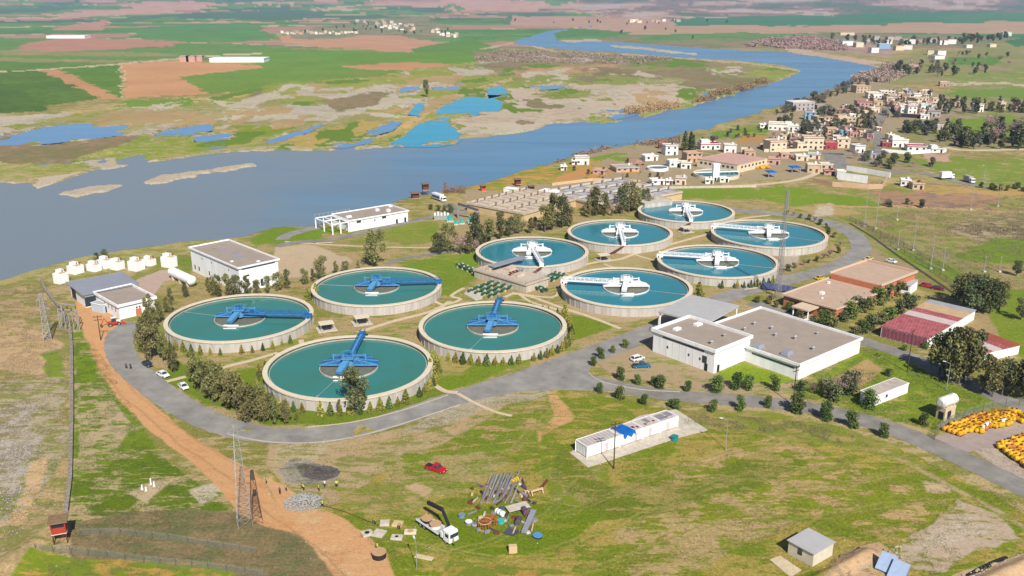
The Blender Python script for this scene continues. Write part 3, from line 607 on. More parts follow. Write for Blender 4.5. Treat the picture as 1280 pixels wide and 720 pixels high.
# ------------------------------------------------------------------ roads and paths
def smooth(px, k=6):
    p = [px[0]] + list(px) + [px[-1]]; out = []
    for i in range(1, len(p) - 2):
        for j in range(k):
            t = j / k
            out.append(tuple(.5 * (2 * p[i][c] + (p[i + 1][c] - p[i - 1][c]) * t + (2 * p[i - 1][c] - 5 * p[i][c] + 4 * p[i + 1][c] - p[i + 2][c]) * t * t + (3 * p[i][c] - p[i - 1][c] - 3 * p[i + 1][c] + p[i + 2][c]) * t ** 3) for c in (0, 1)))
    return out + [px[-1]]
def ribbon(px, w, z, name, m, kind='structure', k=6, thick=0.0, off=0.0, parent=None):
    pts = [W(*p) for p in (smooth(px, k) if k > 1 else px)]; n = len(pts); L_ = []; R_ = []
    for i, p in enumerate(pts):
        d = pts[min(i + 1, n - 1)] - pts[max(i - 1, 0)]; d.z = 0; d.normalize(); nn = Vector((-d.y, d.x, 0))
        ww = w if not isinstance(w, (list, tuple)) else w[0] + (w[1] - w[0]) * i / (n - 1)
        jit = 1 + (.05 * sin(i * 2.3) if w_j(w) > 3 else 0)
        L_.append(p + nn * (off + ww / 2 * jit)); R_.append(p + nn * (off - ww / 2 * jit))
    vs = []; fs = []
    for a_, b_ in zip(L_, R_): vs += [(a_.x, a_.y, z), (b_.x, b_.y, z)]
    if thick:
        for a_, b_ in zip(L_, R_): vs += [(a_.x, a_.y, z - thick), (b_.x, b_.y, z - thick)]
    for i in range(n - 1):
        fs.append((2 * i, 2 * i + 1, 2 * i + 3, 2 * i + 2))
        if thick:
            o_ = 2 * n; fs.append((2 * i, 2 * i + 2, o_ + 2 * i + 2, o_ + 2 * i)); fs.append((2 * i + 1, o_ + 2 * i + 1, o_ + 2 * i + 3, 2 * i + 3))
    mb = MB(); mb.add(vs, fs); o = mb.build(name, m)
    bm = bmesh.new(); bm.from_mesh(o.data); bm.normal_update()
    for f in bm.faces:
        if abs(f.normal.z) > .5 and f.normal.z < 0: f.normal_flip()
    bm.to_mesh(o.data); bm.free()
    return tag(o, kind=kind) if kind else o
def w_j(w): return w if not isinstance(w, (list, tuple)) else w[0]
LOOP = [(172, 404), (158, 411), (149, 422), (150, 438), (160, 456), (182, 476), (210, 497), (245, 518), (285, 534), (330, 543), (385, 545), (440, 538), (500, 522), (560, 501), (620, 482), (680, 464), (730, 448), (780, 430), (830, 408), (880, 384), (930, 364), (985, 350), (1030, 338), (1062, 325), (1076, 312), (1070, 296), (1048, 283), (1015, 273), (975, 268), (935, 264), (900, 262)]
ribbon(LOOP, 8.2, .06, 'road', M_ASPH)
EASTR = [(640, 478), (690, 470), (740, 476), (790, 487), (850, 495), (930, 501), (1000, 508), (1060, 520), (1120, 538), (1180, 563), (1240, 591), (1310, 625), (1400, 670)]
ribbon(EASTR, [6.6, 7.6], .052, 'road', M_ASPHD)
ribbon([(940, 378), (985, 395), (1040, 413), (1090, 430), (1140, 447), (1190, 470), (1250, 498), (1330, 530)], 6.2, .05, 'road', M_ASPHD)
jp = [W(*p) for p in [(632, 470), (700, 446), (745, 430), (812, 405), (838, 414), (790, 434), (742, 452), (735, 466), (755, 477), (800, 490), (700, 487), (648, 490), (575, 504), (580, 490)]]
tag(MB().prism([(p.x, p.y) for p in jp], -.1, .068).build('road', M_ASPH), kind='structure')
ribbon([(1330, 560), (1290, 555), (1240, 548), (1200, 552), (1180, 562)], 9, .046, 'gravel_yard', mat('yard_gravel', A(178, 160, 150), .95, .1, .4))
# village and riverside roads
ribbon([(1092, 204), (1100, 190), (1098, 176), (1095, 164), (1100, 152), (1106, 140), (1120, 128)], 7, .08, 'road', M_ASPHD)
ribbon([(1070, 214), (1048, 205), (1042, 192)], 12, .085, 'road', M_ASPHD)
ribbon([(1070, 214), (1100, 215), (1150, 216), (1200, 228), (1240, 236)], 6, .08, 'road', M_ASPHD)
ribbon([(1180, 184), (1210, 188), (1280, 187), (1340, 187)], 6, .08, 'road', M_PATH)
ribbon([(960, 190), (1000, 189), (1045, 192), (1090, 196)], 6, .085, 'road', M_ASPHD)
ribbon([(830, 234), (900, 233), (960, 230), (1008, 222), (1040, 205)], 4, .08, 'path', M_PATH)
ribbon([(560, 242), (600, 258), (570, 262), (556, 250), (540, 244)], 5, .05, 'gravel_track', M_ASPHD)
ribbon([(352, 300), (360, 294), (380, 288), (403, 283)], 6, .058, 'road', M_ASPH)
ribbon([(346, 308), (370, 303), (410, 300), (452, 291), (500, 280), (545, 270), (585, 266)], 4.6, .056, 'road', M_ASPHD)
ribbon([(356, 302), (380, 304), (430, 307), (480, 309), (545, 310)], 1.6, .05, 'path', M_PATH)
ribbon([(482, 330), (510, 322), (540, 318), (575, 312)], 3, .05, 'path', M_ASPHD)
ribbon([(497, 281), (520, 277), (540, 272), (570, 267)], 1.4, .052, 'path', M_PATH)
yp = [W(*p) for p in [(170, 350), (200, 338), (224, 336), (228, 345), (205, 352), (190, 372), (184, 380)]]
tag(MB().prism([(p.x, p.y) for p in yp], -.1, .04).build('yard_paving', mat('yard_paving', A(196, 170, 152), .9, .06, .3)), kind='structure')
for i, (pts, w) in enumerate([
    ([(640, 367), (664, 371), (700, 384), (740, 397), (776, 411)], 1.5),
    ([(447, 416), (490, 402), (540, 389), (562, 377)], 1.7), ([(542, 376), (556, 381), (576, 374), (564, 370), (580, 360)], 1.4),
    ([(682, 340), (720, 333), (750, 327), (775, 324), (795, 317), (840, 305), (890, 291)], 1.7),
    ([(755, 330), (766, 334), (790, 338)], 1.2), ([(795, 319), (812, 324), (826, 327)], 1.2), ([(912, 277), (935, 272), (962, 269)], 1.4),
    ([(270, 462), (292, 456), (320, 449), (347, 441)], 1.5), ([(208, 477), (232, 471)], 1.5), ([(376, 425), (378, 432)], 1.6),
    ([(542, 481), (556, 489), (572, 491)], 1.6), ([(586, 500), (600, 507), (622, 516), (640, 520)], 1.0),
    ([(395, 304), (415, 303)], 1), ([(630, 372), (646, 367), (664, 378), (700, 388)], 1.4), ([(700, 360), (690, 372), (640, 366)], 1.2),
    ([(700, 340), (740, 350), (760, 338)], .9), ([(930, 362), (950, 358), (900, 352)], .9)]):
    ribbon(pts, w, .075 + .004 * i, 'path', M_PATH, k=3, thick=.1)
ribbon([(572, 492), (586, 500)], 1.2, .1, 'path', M_PATH, k=1)
# kerbs
for pts in ([(575, 506), (500, 531), (440, 547), (385, 554), (330, 552), (285, 543)], [(735, 466), (752, 477), (800, 487), (850, 490)],
            [(1000, 262), (1040, 272), (1060, 280), (960, 256)][:3], [(560, 494), (500, 514), (440, 528), (385, 534)]):
    ribbon(pts, .3, .16, 'kerb', M_KERB, k=4, thick=.2)

# ------------------------------------------------------------------ settling tanks
D0 = 45.0; ZR = 3.4
WT_B = water_mat('tank_water_green', (.034, .185, .165), .08, .08, 1.5, (.042, .165, .125))
WT_W = water_mat('tank_water_blue', (.022, .190, .250), .08, .08, 1.5, (.030, .175, .195))
def tank(cx, cy, D, end, blue, wallh, label, group):
    # centre of the rim circle from the middle row of its outline
    y = cy
    for _ in range(6):
        c = W(cx, y, ZR); R = D / 2
        def row(Yw, zw):
            zc = Yw * cos(PITCH) - (zw - HC) * sin(PITCH); yc = Yw * sin(PITCH) + (zw - HC) * cos(PITCH); return 360 - FPX * yc / zc
        y += cy - (row(c.y - R, ZR) + row(c.y + R, ZR)) / 2
    c = W(cx, y, ZR); e = W(end[0], end[1], ZR); ang = atan2(e.y - c.y, e.x - c.x)
    c0 = Vector((c.x, c.y, 0)); t = thing('settling_tank', c0, label, 'settling tank', group)
    R = D / 2; zb = ZR - wallh
    col = M_BLUE if blue else M_WHITE2; col2 = M_BLUEL if blue else M_WHITE
    MB().lathe(c0, [(R - .15, -.5), (R - .15, ZR - .35), (R - .15, ZR - .34)], 96).build('outer_wall', M_CONCG, t)
    pl = MB()
    for i in range(48):
        a = 2 * pi * (i + .5) / 48; pl.box((c0.x + (R - .12) * cos(a), c0.y + (R - .12) * sin(a), (ZR - .4) / 2), (.16, .5, ZR - .4), a)
    pl.build('wall_pilaster', M_CONCG, t)['kind'] = 'stuff'
    MB().lathe(c0, [(R - .12, ZR - .38), (R + .12, ZR - .38), (R + .12, ZR), (R - 1.25, ZR), (R - 1.25, ZR - .3), (R - 1.0, ZR - .3)], 96).build('rim', M_RIM, t)
    MB().lathe(c0, [(R - 1.0, ZR - .31), (R - 1.02, ZR - 1.6)], 96).build('inner_wall', M_TANKD, t)
    zw = ZR - .85
    # water sheet: a fan
    mb = MB(); n = 96; mb.add([(c0.x, c0.y, zw)] + [(c0.x + (R - 1.01) * cos(2 * pi * i / n), c0.y + (R - 1.01) * sin(2 * pi * i / n), zw) for i in range(n)], [(0, i + 1, (i + 1) % n + 1) for i in range(n)])
    mb.build('water', WT_B if blue else WT_W, t)
    mb = MB(); mb.lathe(c0, [(R - 1.6, zw + .02), (R - 1.6, zw + .28), (R - 1.75, zw + .28), (R - 1.75, zw + .02)], 96); mb.build('weir_channel', M_CONC, t)
    r = R * .35
    MB().lathe(c0, [(r, zw - .3), (r, zw + .38), (r - .2, zw + .38), (r - .2, zw - .3)], 64).build('centre_ring', M_CONC if blue else M_WHITE2, t)
    mb = MB(); mb.add([(c0.x, c0.y, zw + .1)] + [(c0.x + (r - .2) * cos(2 * pi * i / 48), c0.y + (r - .2) * sin(2 * pi * i / 48), zw + .1) for i in range(48)], [(0, i + 1, (i + 1) % 48 + 1) for i in range(48)])
    mb.build('scum_surface', M_SCUM, t)
    # half cone cover over the back of the centre ring
    za, ze = ZR + 1.9, ZR - .1; apex = Vector((c0.x, c0.y, za)); ar = [(c0.x + (r + .2) * cos(a), c0.y + (r + .2) * sin(a), ze) for a in [pi * i / 24 for i in range(25)]]
    vs = [tuple(apex)] + ar; fs = [(0, i + 1, i + 2) for i in range(24)]
    # thickness and the upright front
    vs += [(c0.x + r + .2, c0.y - .01, ze - .35), (c0.x - r - .2, c0.y - .01, ze - .35)]
    fs += [(0, 26, 1), (0, 25, 27), (0, 27, 26)]
    cv = MB().add(vs, fs).build('half_cover', col, t)
    rb = MB()
    for i in range(9):
        a = pi * i / 8; rb.beam((c0.x + .5 * cos(a), c0.y + .5 * sin(a), za - .02), (c0.x + (r + .15) * cos(a), c0.y + (r + .15) * sin(a), ze + .05), .22, .22)
    rb.beam((c0.x - r, c0.y - .15, ze + .1), (c0.x + r, c0.y - .15, ze + .1), .3, .3)
    for i in range(6): rb.beam((c0.x - r + i * r / 6, c0.y - .12, ze + .1), (c0.x - r + (i + 1) * r / 6, c0.y - .12, ze + .1 + 1.8 * (i + 1) / 6), .14); rb.beam((c0.x + r - i * r / 6, c0.y - .12, ze + .1), (c0.x + r - (i + 1) * r / 6, c0.y - .12, ze + .1 + 1.8 * (i + 1) / 6), .14)
    rb.build('cover_rib', col2, cv)
    # bridge from the centre to the rim
    dv = Vector((cos(ang), sin(ang), 0)); nv = Vector((-sin(ang), cos(ang), 0)); zd = ZR + .95
    p0 = c0 + dv * .8 + Vector((0, 0, zd)); p1 = c0 + dv * (R - .3) + Vector((0, 0, zd))
    br = MB().beam(p0, p1, 1.15, .16).build('bridge_deck', col2, t)
    tr = MB(); nseg = 14
    for s in (-1, 1):
        o_ = nv * .68 * s
        tr.beam(p0 + o_ + Vector((0, 0, 1.05)), p1 + o_ + Vector((0, 0, 1.05)), .16); tr.beam(p0 + o_ - Vector((0, 0, .1)), p1 + o_ - Vector((0, 0, .1)),   .2, .3)
        for i in range(nseg):
            a_ = p0.lerp(p1, i / nseg) + o_; b_ = p0.lerp(p1, (i + 1) / nseg) + o_; u = Vector((0, 0, 1.05))
            tr.beam(a_, a_ + u, .1); tr.beam(a_ if i % 2 else a_ + u, b_ + u if i % 2 else b_, .09)
    tr.build('bridge_truss', col, br)
    MB().box(p1 - dv * .6 + Vector((0, 0, -.35)), (2.4, 1.7, 1.2), ang).build('end_carriage', col, t)
    for s in (-1, 1): wh = MB().cyl(p1 - dv * .35 + nv * s * 1.2 + Vector((0, 0, -.62)), p1 - dv * .1 + nv * s * 1.2 + Vector((0, 0, -.62)), .33, 12); wh.build('wheel', M_BLACK, t)
    # drive head
    hd = MB().cyl((c0.x, c0.y, ZR), (c0.x, c0.y, ZR + 2.2), 1.5, 16).box((c0.x, c0.y, ZR + 2.35), (3.8, 3.4, .3), ang).build('drive_platform', col2, t)
    MB().box((c0.x - .4, c0.y + .1, ZR + 3.0), (1.3, 1.1, 1.0), ang).cyl((c0.x + .7, c0.y, ZR + 2.4), (c0.x + .7, c0.y, ZR + 3.5), .4, 10).build('drive_motor', col, hd)
    rl = MB()
    for i in range(12):
        a = 2 * pi * i / 12; a2 = 2 * pi * (i + 1) / 12; q = lambda b, z: (c0.x + 2.1 * cos(b), c0.y + 1.9 * sin(b), ZR + z)
        rl.beam(q(a, 2.4), q(a, 3.5), .09); rl.beam(q(a, 3.5), q(a2, 3.5), .09); rl.beam(q(a, 2.95), q(a2, 2.95), .06)
    rl.build('guard_rail', M_WHITE if not blue else M_BLUEL, hd)
    # short arm over the open half, with the scum box in front
    fa = pi * 1.42; fd = Vector((cos(fa), sin(fa), 0))
    MB().beam(c0 + Vector((0, 0, ZR + 1.9)), c0 + fd * (r * .8) + Vector((0, 0, ZR + .2)), 1.7, 1.0).build('feed_pipe', col2, t)
    MB().box((c0.x - .6, c0.y - r * .97, zw + .55), (4.6, .5, .4)).build('scum_box', M_WHITE, t)
    MB().box((c0.x - .6, c0.y - r * 1.16, zw + .2), (4.0, .3, .2)).build('scum_lip', M_WHITE, t)
    sp = MB()
    for s in (-1, 1): sp.cyl((c0.x + s * r * .55, c0.y + r * .18, ZR + .3), (c0.x + s * r * .55, c0.y + r * .18, ZR + 2.6), .28, 8)
    sp.beam((c0.x - r * .55, c0.y + r * .18, ZR + 2.3), (c0.x + r * .55, c0.y + r * .18, ZR + 2.3), .25)
    sp.build('vent_post', col2, t)
    a = ang + pi * .93; dd = Vector((cos(a), sin(a), 0)); mb = MB().cyl(c0 + dd * r + Vector((0, 0, zw + .15)), c0 + dd * (R - 1.3) + Vector((0, 0, zw + .25)), .08, 6)
    mb.box(c0 + dd * (R - 2.6) + Vector((0, 0, zw + .3)), (1.8, .5, .2), a).build('skimmer_arm', M_STEEL, t)
    if not blue:
        a = ang; st = c0 + dv * (R + .2) + Vector((0, 0, ZR - .1)); s2 = st + Vector((-dv.y, dv.x, 0)) * -5.5 + dv * 1.2 + Vector((0, 0, -ZR + .3))
        if dv.y < 0: MB().beam(st, s2, 1.1, .25).build('stair', M_RUST, t)
    return t, c0, R
GB, GW_ = 'tanks with blue bridges', 'tanks with white bridges'
TK = {}
for key, cx, cy, D, end, blue, wh, lab in [
    ('a', 300, 397.5, 45.5, (387, 397), 1, 3.4, 'round tank with blue bridge pointing right, nearest the west car park and curved road'),
    ('b', 471, 358, 45, (548, 354), 1, 3.6, 'round tank with blue bridge pointing right, farthest back of the blue bridge tanks'),
    ('c', 436, 459.5, 46, (453, 421), 1, 3.0, 'round green tank nearest the camera with blue bridge and tall tree before it'),
    ('d', 616, 408, 45.5, (625, 376), 1, 3.0, 'round green tank with blue bridge pointing away, just left of the road junction'),
    ('e', 665, 314.5, 44.5, (678, 335), 0, 3.6, 'round tank with white bridge behind the concrete distribution chamber and green pipes'),
    ('f', 775, 290.5, 44.5, (780, 308), 0, 3.4, 'middle tank of the back row with white bridge pointing towards the camera'),
    ('g', 857.5, 264, 44.5, (864, 278), 0, 3.4, 'farthest round tank with white bridge, beside the green strip of field'),
    ('h', 783, 359, 45.5, (705, 353), 0, 3.0, 'round tank with white bridge pointing left, nearest the grey canopy'),
    ('i', 897, 326.5, 45.5, (826, 321), 0, 3.2, 'round tank with white bridge, between the lattice mast and the nearest white bridge tank'),
    ('j', 961, 292, 48, (893, 285), 0, 3.2, 'wide round tank with white bridge inside the bend of the east road')]:
    TK[key] = tank(cx, cy, D, end, blue, wh, lab, GB if blue else GW_)

# ------------------------------------------------------------------ buildings from their roof corners
def rect(Apx, Bpx, Dpx, h, Dlen=None):
    a_, b_, d_ = W(*Apx, h), W(*Bpx, h), W(*Dpx, h); u = b_ - a_; u.z = 0; w = d_ - a_; w.z = 0
    # share the squareness error between both sides
    au = atan2(u.y, u.x); aw = atan2(w.y, w.x); df = (aw - au) % (2 * pi); er = (df - pi / 2) / 2
    au += er; aw -= er; U = Vector((cos(au), sin(au), 0)); V = Vector((cos(aw), sin(aw), 0))
    return Vector((a_.x, a_.y, 0)), U, V, u.length, Dlen or w.length
def opening(mb, O, D, Nrm, s, z0, w, h, t=.12):
    c = O + D * s + Vector((0, 0, z0 + h / 2)); mb.box(c, (w, t, h), atan2(D.y, D.x)); return mb
def building(name, label, cat, Apx, Bpx, Dpx, h, wall, roof, wins=(), doors=(), parapet=.5, overhang=0.0, group=None, trim=None, door_mat=None, roof_kit=(), band=True):
    O, U, V, lu, lv = rect(Apx, Bpx, Dpx, h); t = thing(name, O + (U * lu + V * lv) / 2, label, cat, group)
    cr = lambda a, b, e=0: O + U * a + V * b
    q = [cr(0, 0), cr(lu, 0), cr(lu, lv), cr(0, lv)]
    MB().prism([(p.x, p.y) for p in q], -.2, h - .25).build('wall', wall, t)
    e = overhang; z0 = h - .25
    tr = MB(); w = .35
    ring = [(cr(-e, -e), cr(lu + e, -e)), (cr(lu + e, -e), cr(lu + e, lv + e)), (cr(lu + e, lv + e), cr(-e, lv + e)), (cr(-e, lv + e), cr(-e, -e))]
    for p, q2 in ring:
        d = (q2 - p).normalized() * w / 2
        tr.beam(p - d * .98 + Vector((0, 0, z0 + parapet / 2)), q2 - d * 1.02 + Vector((0, 0, z0 + parapet / 2)), w, parapet)
    tr.build('parapet', trim or M_WHITE, t)
    qi = [cr(-e + .1, -e + .1), cr(lu + e - .1, -e + .1), cr(lu + e - .1, lv + e - .1), cr(-e + .1, lv + e - .1)]
    rf = MB().prism([(p.x, p.y) for p in qi], z0 - .02, z0 + .14).build('roof', roof, t)
    for (side, s, z, ww, hh) in wins:
        if side == 'a': P_, Dr, ln = O, U, lu
        elif side == 'b': P_, Dr, ln = O, V, lv
        elif side == 'c': P_, Dr, ln = O + U * lu, V, lv
        else: P_, Dr, ln = O + V * lv, U, lu
        wn = opening(MB(), P_, Dr, None, s * ln, z, ww, hh, .16).build('window', M_GLASS, t)
    for (side, s, ww, hh) in doors:
        P_, Dr, ln = (O, U, lu) if side == 'a' else ((O, V, lv) if side == 'b' else (O + U * lu, V, lv))
        opening(MB(), P_, Dr, None, s * ln, 0, ww, hh, .2).build('door', door_mat or M_DARK, t)
    for kind, a_, b_, sx, sy, sz in roof_kit:
        c = cr(a_ * lu, b_ * lv) + Vector((0, 0, z0 + .12)); rz = atan2(U.y, U.x)
        if kind == 'vent':
            mb = MB().cyl(c, c + Vector((0, 0, sz * .7)), sx * .4, 10).cyl(c + Vector((0, 0, sz * .7)), c + Vector((0, 0, sz)), sx * .7, 10, sx * .3); mb.build('roof_vent', M_STEEL, rf)
        elif kind == 'dome':
            mb = MB().box(c + Vector((0, 0, .2)), (sx, sy, .4), rz).box(c + Vector((0, 0, .4 + sz / 2)), (sx * .92, sy * .92, sz), rz, .7); mb.build('skylight', M_ROOFB, rf)
        elif kind == 'patch':
            MB().box(c + Vector((0, 0, .03)), (sx, sy, .06), rz).build('roof_patch', M_ROOFB, rf)
        else:
            MB().box(c + Vector((0, 0, sz / 2)), (sx, sy, sz), rz).build('roof_box', M_WHITE, rf)
    return t, O, U, V, lu, lv
winrow = lambda side, n, z, w, h, a=.08, b=.95: [(side, a + (b - a) * (i + .5) / n, z, w, h) for i in range(n)]
# the big white block by the junction
t, O, U, V, lu, lv = building('office_block', 'tall white flat roofed block at the front of the big hall by the road junction', 'building', (893.7, 439.5), (932.5, 420), (823, 411), 6.6, M_WHITE, M_ROOFG,
    wins=[('b', .5, 5.3, 15, .5)] + [('b', x, 2.6, .5, .7) for x in (.22, .4, .75)] + [('b', .15, 2.2, 1.5, 2.1)],
    doors=[('b', .12, 1.0, 2.2), ('a', .12, 1.0, 2.1)], parapet=1.0, overhang=.35,
    roof_kit=[('box', .82, .75, 2.6, 1.6, .6), ('box', .35, .82, 2.4, 1.4, .6), ('vent', .25, .2, 1, 1, 1.2), ('vent', .7, .25, .9, 1, 1)])
for i in range(1, 9): MB().box(O + V * lv * i / 9 + Vector((0, 0, 2.9)), (.08, .08, 5.4), 0).build('panel_joint', M_CONCG, t)
for i in range(1, 5): MB().box(O + U * lu * i / 5 + Vector((0, 0, 2.9)), (.08, .08, 5.4), 0).build('panel_joint', M_CONCG, t)
t, O, U, V, lu, lv = building('workshop_hall', 'long low white hall with wide grey flat roof and two skylights', 'building', (999, 456.5), (1077, 424), (872, 413), 4.4, M_WHITE, M_ROOFG,
    wins=[('b', .24, 2.9, 14, .5), ('a', .5, 3.85, 26, .14)], parapet=.8, overhang=.3,  # thin side a strip is no window: dark stand-in for the parapet's shadow line
    roof_kit=[('dome', .13, .19, 3.2, 2.6, 1.0), ('dome', .06, .42, 3.2, 2.6, 1.0), ('vent', .42, .12, .9, 1, 1.2), ('vent', .52, .35, .9, 1, 1.4), ('vent', .45, .5, .9, 1, 1.2), ('vent', .58, .62, .9, 1, 1.2), ('vent', .55, .78, .9, 1, 1.2), ('vent', .35, .75, .9, 1, 1.2), ('vent', .8, .3, .8, 1, .9)])
for i in range(1, 14): MB().box(O + U * lu * i / 14 + Vector((0, 0, 1.9)), (.09, .09, 3.5), 0).build('panel_joint', M_CONCG, t)
# grey canopy
O, U, V, lu, lv = rect((884, 404.5), (936, 385), (817.5, 392.5), 6.2)
t = thing('drive_through_canopy', O + (U * lu + V * lv) / 2, 'large flat light grey canopy on posts between the hall and the nearest white bridge tank', 'canopy')
q = [O, O + U * lu, O + U * lu + V * lv, O + V * lv]
MB().prism([(p.x, p.y) for p in q], 5.8, 6.3).build('roof', M_ROOFL, t)
for a_ in (.03, .97):
    for b_ in (.03, .5, .97):
        p = O + U * lu * a_ + V * lv * b_; MB().cyl(p, p + Vector((0, 0, 5.9)), .25, 10).build('post', M_WHITE, t)
# warehouse and its neighbours at the west corner
building('open_warehouse', 'blue grey flat roofed shed open at its dark front, beside the river', 'warehouse', (105, 367), (170, 354), (87.5, 352.5), 5, M_WHITE, M_ROOFB,
         wins=[('a', .27, .3, 9.5, 3.4)], doors=[('b', .75, 4.5, 3.6)], parapet=.25, trim=M_ROOFB, overhang=.8)
building('pump_workshop', 'small white flat roofed building with orange door beside the blue grey shed', 'building', (148, 383), (191, 371.5), (126.5, 365), 4.6, M_WHITE, M_ROOFG,
         wins=[('b', .15, 2.0, .4, 1.4), ('b', .3, 2.0, .4, 1.4), ('b', .45, 2.0, .4, 1.4), ('b', .6, 2.0, .4, 1.4), ('a', .48, 2.6, .5, .6), ('a', .56, 2.6, .5, .6)], doors=[('a', .52, 1.9, 2.4)], parapet=.9, overhang=.4, door_mat=M_ORANGE)
building('site_cabin', 'pale blue grey cabin below the open shed front', 'cabin', (127.5, 381), (136, 377.5), (116, 377), 3.0, mat('pale_blue_metal', A(200, 216, 226), .5, .05, 1), M_ROOFL, doors=[('a', .5, 1, 2)], parapet=.15)
building('tall_control_building', 'tall white two storey building with grey roof beside the long white horizontal tank', 'building', (298, 335), (345, 323.5), (246, 308), 9.2, M_WHITE, M_ROOFG,
         wins=[('b', x, 1.4, .8, 1.6) for x in (.5, .62, .84, .93)] + [('b', x, 6.6, .5, .5) for x in (.2, .55, .75)] + [('a', x, .8, 1.0, 2.6) for x in (.35, .55, .7)] + [('a', .2, 5.5, 1.4, .6)] + [('a', .5, 8.2, 13, .3)],
         parapet=.6, overhang=.4, roof_kit=[('patch', .5, .7, 3, 3, 1), ('patch', .6, .5, 3.2, 3, 1), ('patch', .45, .35, 4, 2, 1), ('box', .15, .25, 1, .8, .3), ('box', .6, .08, 1.2, .8, .3), ('vent', .4, .8, .8, 1, .6)])
t, O, U, V, lu, lv = building('pump_house', 'long low white building with porch on the river bank behind the grass bank', 'building', (437, 276), (500, 261), (423, 267), 5.0, M_WHITE, M_ROOFG,
         wins=[('a', .15, 3.4, 2.2, 1.0), ('a', .58, 3.4, 2.2, 1.0), ('a', .42, 2.8, .5, 1)], doors=[('a', .8, 1.0, 2.0), ('a', .95, 1.0, 2.1)], parapet=.6, overhang=.3,
         roof_kit=[('box', .65, .6, 1.6, 1.4, 1.0), ('box', .75, .3, 1.6, 1.6, 1.2), ('box', .95, .8, 1.6, 1, .8), ('box', .1, .4, 2.4, 1.4, .8)])
p4 = [O - U * 8.5, O - U * .6]
pc = MB()
for s in (0.0, .5, 1.0):
    for v_ in (0, lv * .5, lv):
        p = p4[0].lerp(p4[1], s) + V * v_; pc.beam(p, p + Vector((0, 0, 4.4)), .5)
pc.build('porch_column', M_WHITE, t)
pr = MB()
for s in (0.0, .5, 1.0): p = p4[0].lerp(p4[1], s); pr.beam(p + Vector((0, 0, 4.5)), p + V * lv + Vector((0, 0, 4.5)), .5, .4)
for v_ in (0, lv * .5, lv): pr.beam(p4[0] + V * v_ + Vector((0, 0, 4.6)), p4[1] + V * v_ + Vector((0, 0, 4.6)), .5, .4)
pr.build('porch_beam', M_WHITE, t)
rl = MB()
for i in range(9): p = p4[0] + U * i * 2.2 + V * (lv + .5); rl.beam(p, p + Vector((0, 0, 6.2)), .15)
rl.beam(p4[0] + V * (lv + .5) + Vector((0, 0, 6.2)), p4[0] + U * 18 + V * (lv + .5) + Vector((0, 0, 6.2)), .12); rl.build('handrail', M_STEEL, t)
# orange building by the east road
t, O, U, V, lu, lv = building('canteen_building', 'flat roofed orange walled building with raised rear wing near the bend of the east road', 'building', (1045, 386), (1098, 361), (983, 367), 4.2, M_ORANGE, mat('roof_tan', A(206, 176, 152), .9, .07, .4),
         wins=[('b', x, 1.2, 1.2, 1.6) for x in (.1, .2, .3, .75, .85)], doors=[('b', .55, 3, 2.6)], parapet=.5, overhang=.5, trim=mat('cream_trim', A(230, 204, 176), .7, .05, 1),
         roof_kit=[('box', .35, .6, 1.8, 1.2, .7), ('box', .75, .85, .8, .8, .8), ('box', .2, .45, .5, .5, .5)] + [('vent', .25 + .12 * i, .12, .5, 1, .5) for i in range(5)])
q = [O + U * lu * a_ + V * lv * b_ for a_, b_ in ((.93, .02), (1.75, .02), (1.75, .98), (.93, .98))]
MB().prism([(p.x, p.y) for p in q], -.1, 6.0).build('rear_wing_wall', M_ORANGE, t)
q = [O + U * lu * a_ + V * lv * b_ for a_, b_ in ((.95, .04), (1.73, .04), (1.73, .96), (.95, .96))]
MB().prism([(p.x, p.y) for p in q], 5.9, 6.1).build('rear_wing_roof', MATS['roof_tan'], t)
pp = MB()
for (a1, b1), (a2, b2) in (((.93, 0), (1.76, 0)), ((1.76, 0), (1.76, 1)), ((1.76, 1), (.93, 1))):
    pp.beam(O + U * lu * a1 + V * lv * b1 + Vector((0, 0, 6.3)), O + U * lu * a2 + V * lv * b2 + Vector((0, 0, 6.3)), .5, .7)
pp.build('rear_wing_parapet', MATS['cream_trim'], t)
q = [O + U * lu * a_ + V * lv * b_ for a_, b_ in ((-.22, .3), (.0, .3), (.0, .62), (-.22, .62))]
MB().prism([(p.x, p.y) for p in q], 3.0, 3.5).build('entrance_canopy', MATS['cream_trim'], t)
pc = MB()
for b_ in (.32, .46, .6): p = O - U * lu * .2 + V * lv * b_; pc.beam(p, p + Vector((0, 0, 3)), .35)
pc.build('canopy_post', M_WHITE, t)
building('blue_window_cabin', 'small white cabin with blue window at the right end of the orange building', 'cabin', (1138, 357), (1149, 350), (1121, 354), 3.6, M_WHITE, M_ROOFL, wins=[('b', .5, 1.6, 3.5, 1.4)], parapet=.2, trim=M_ROOFL)
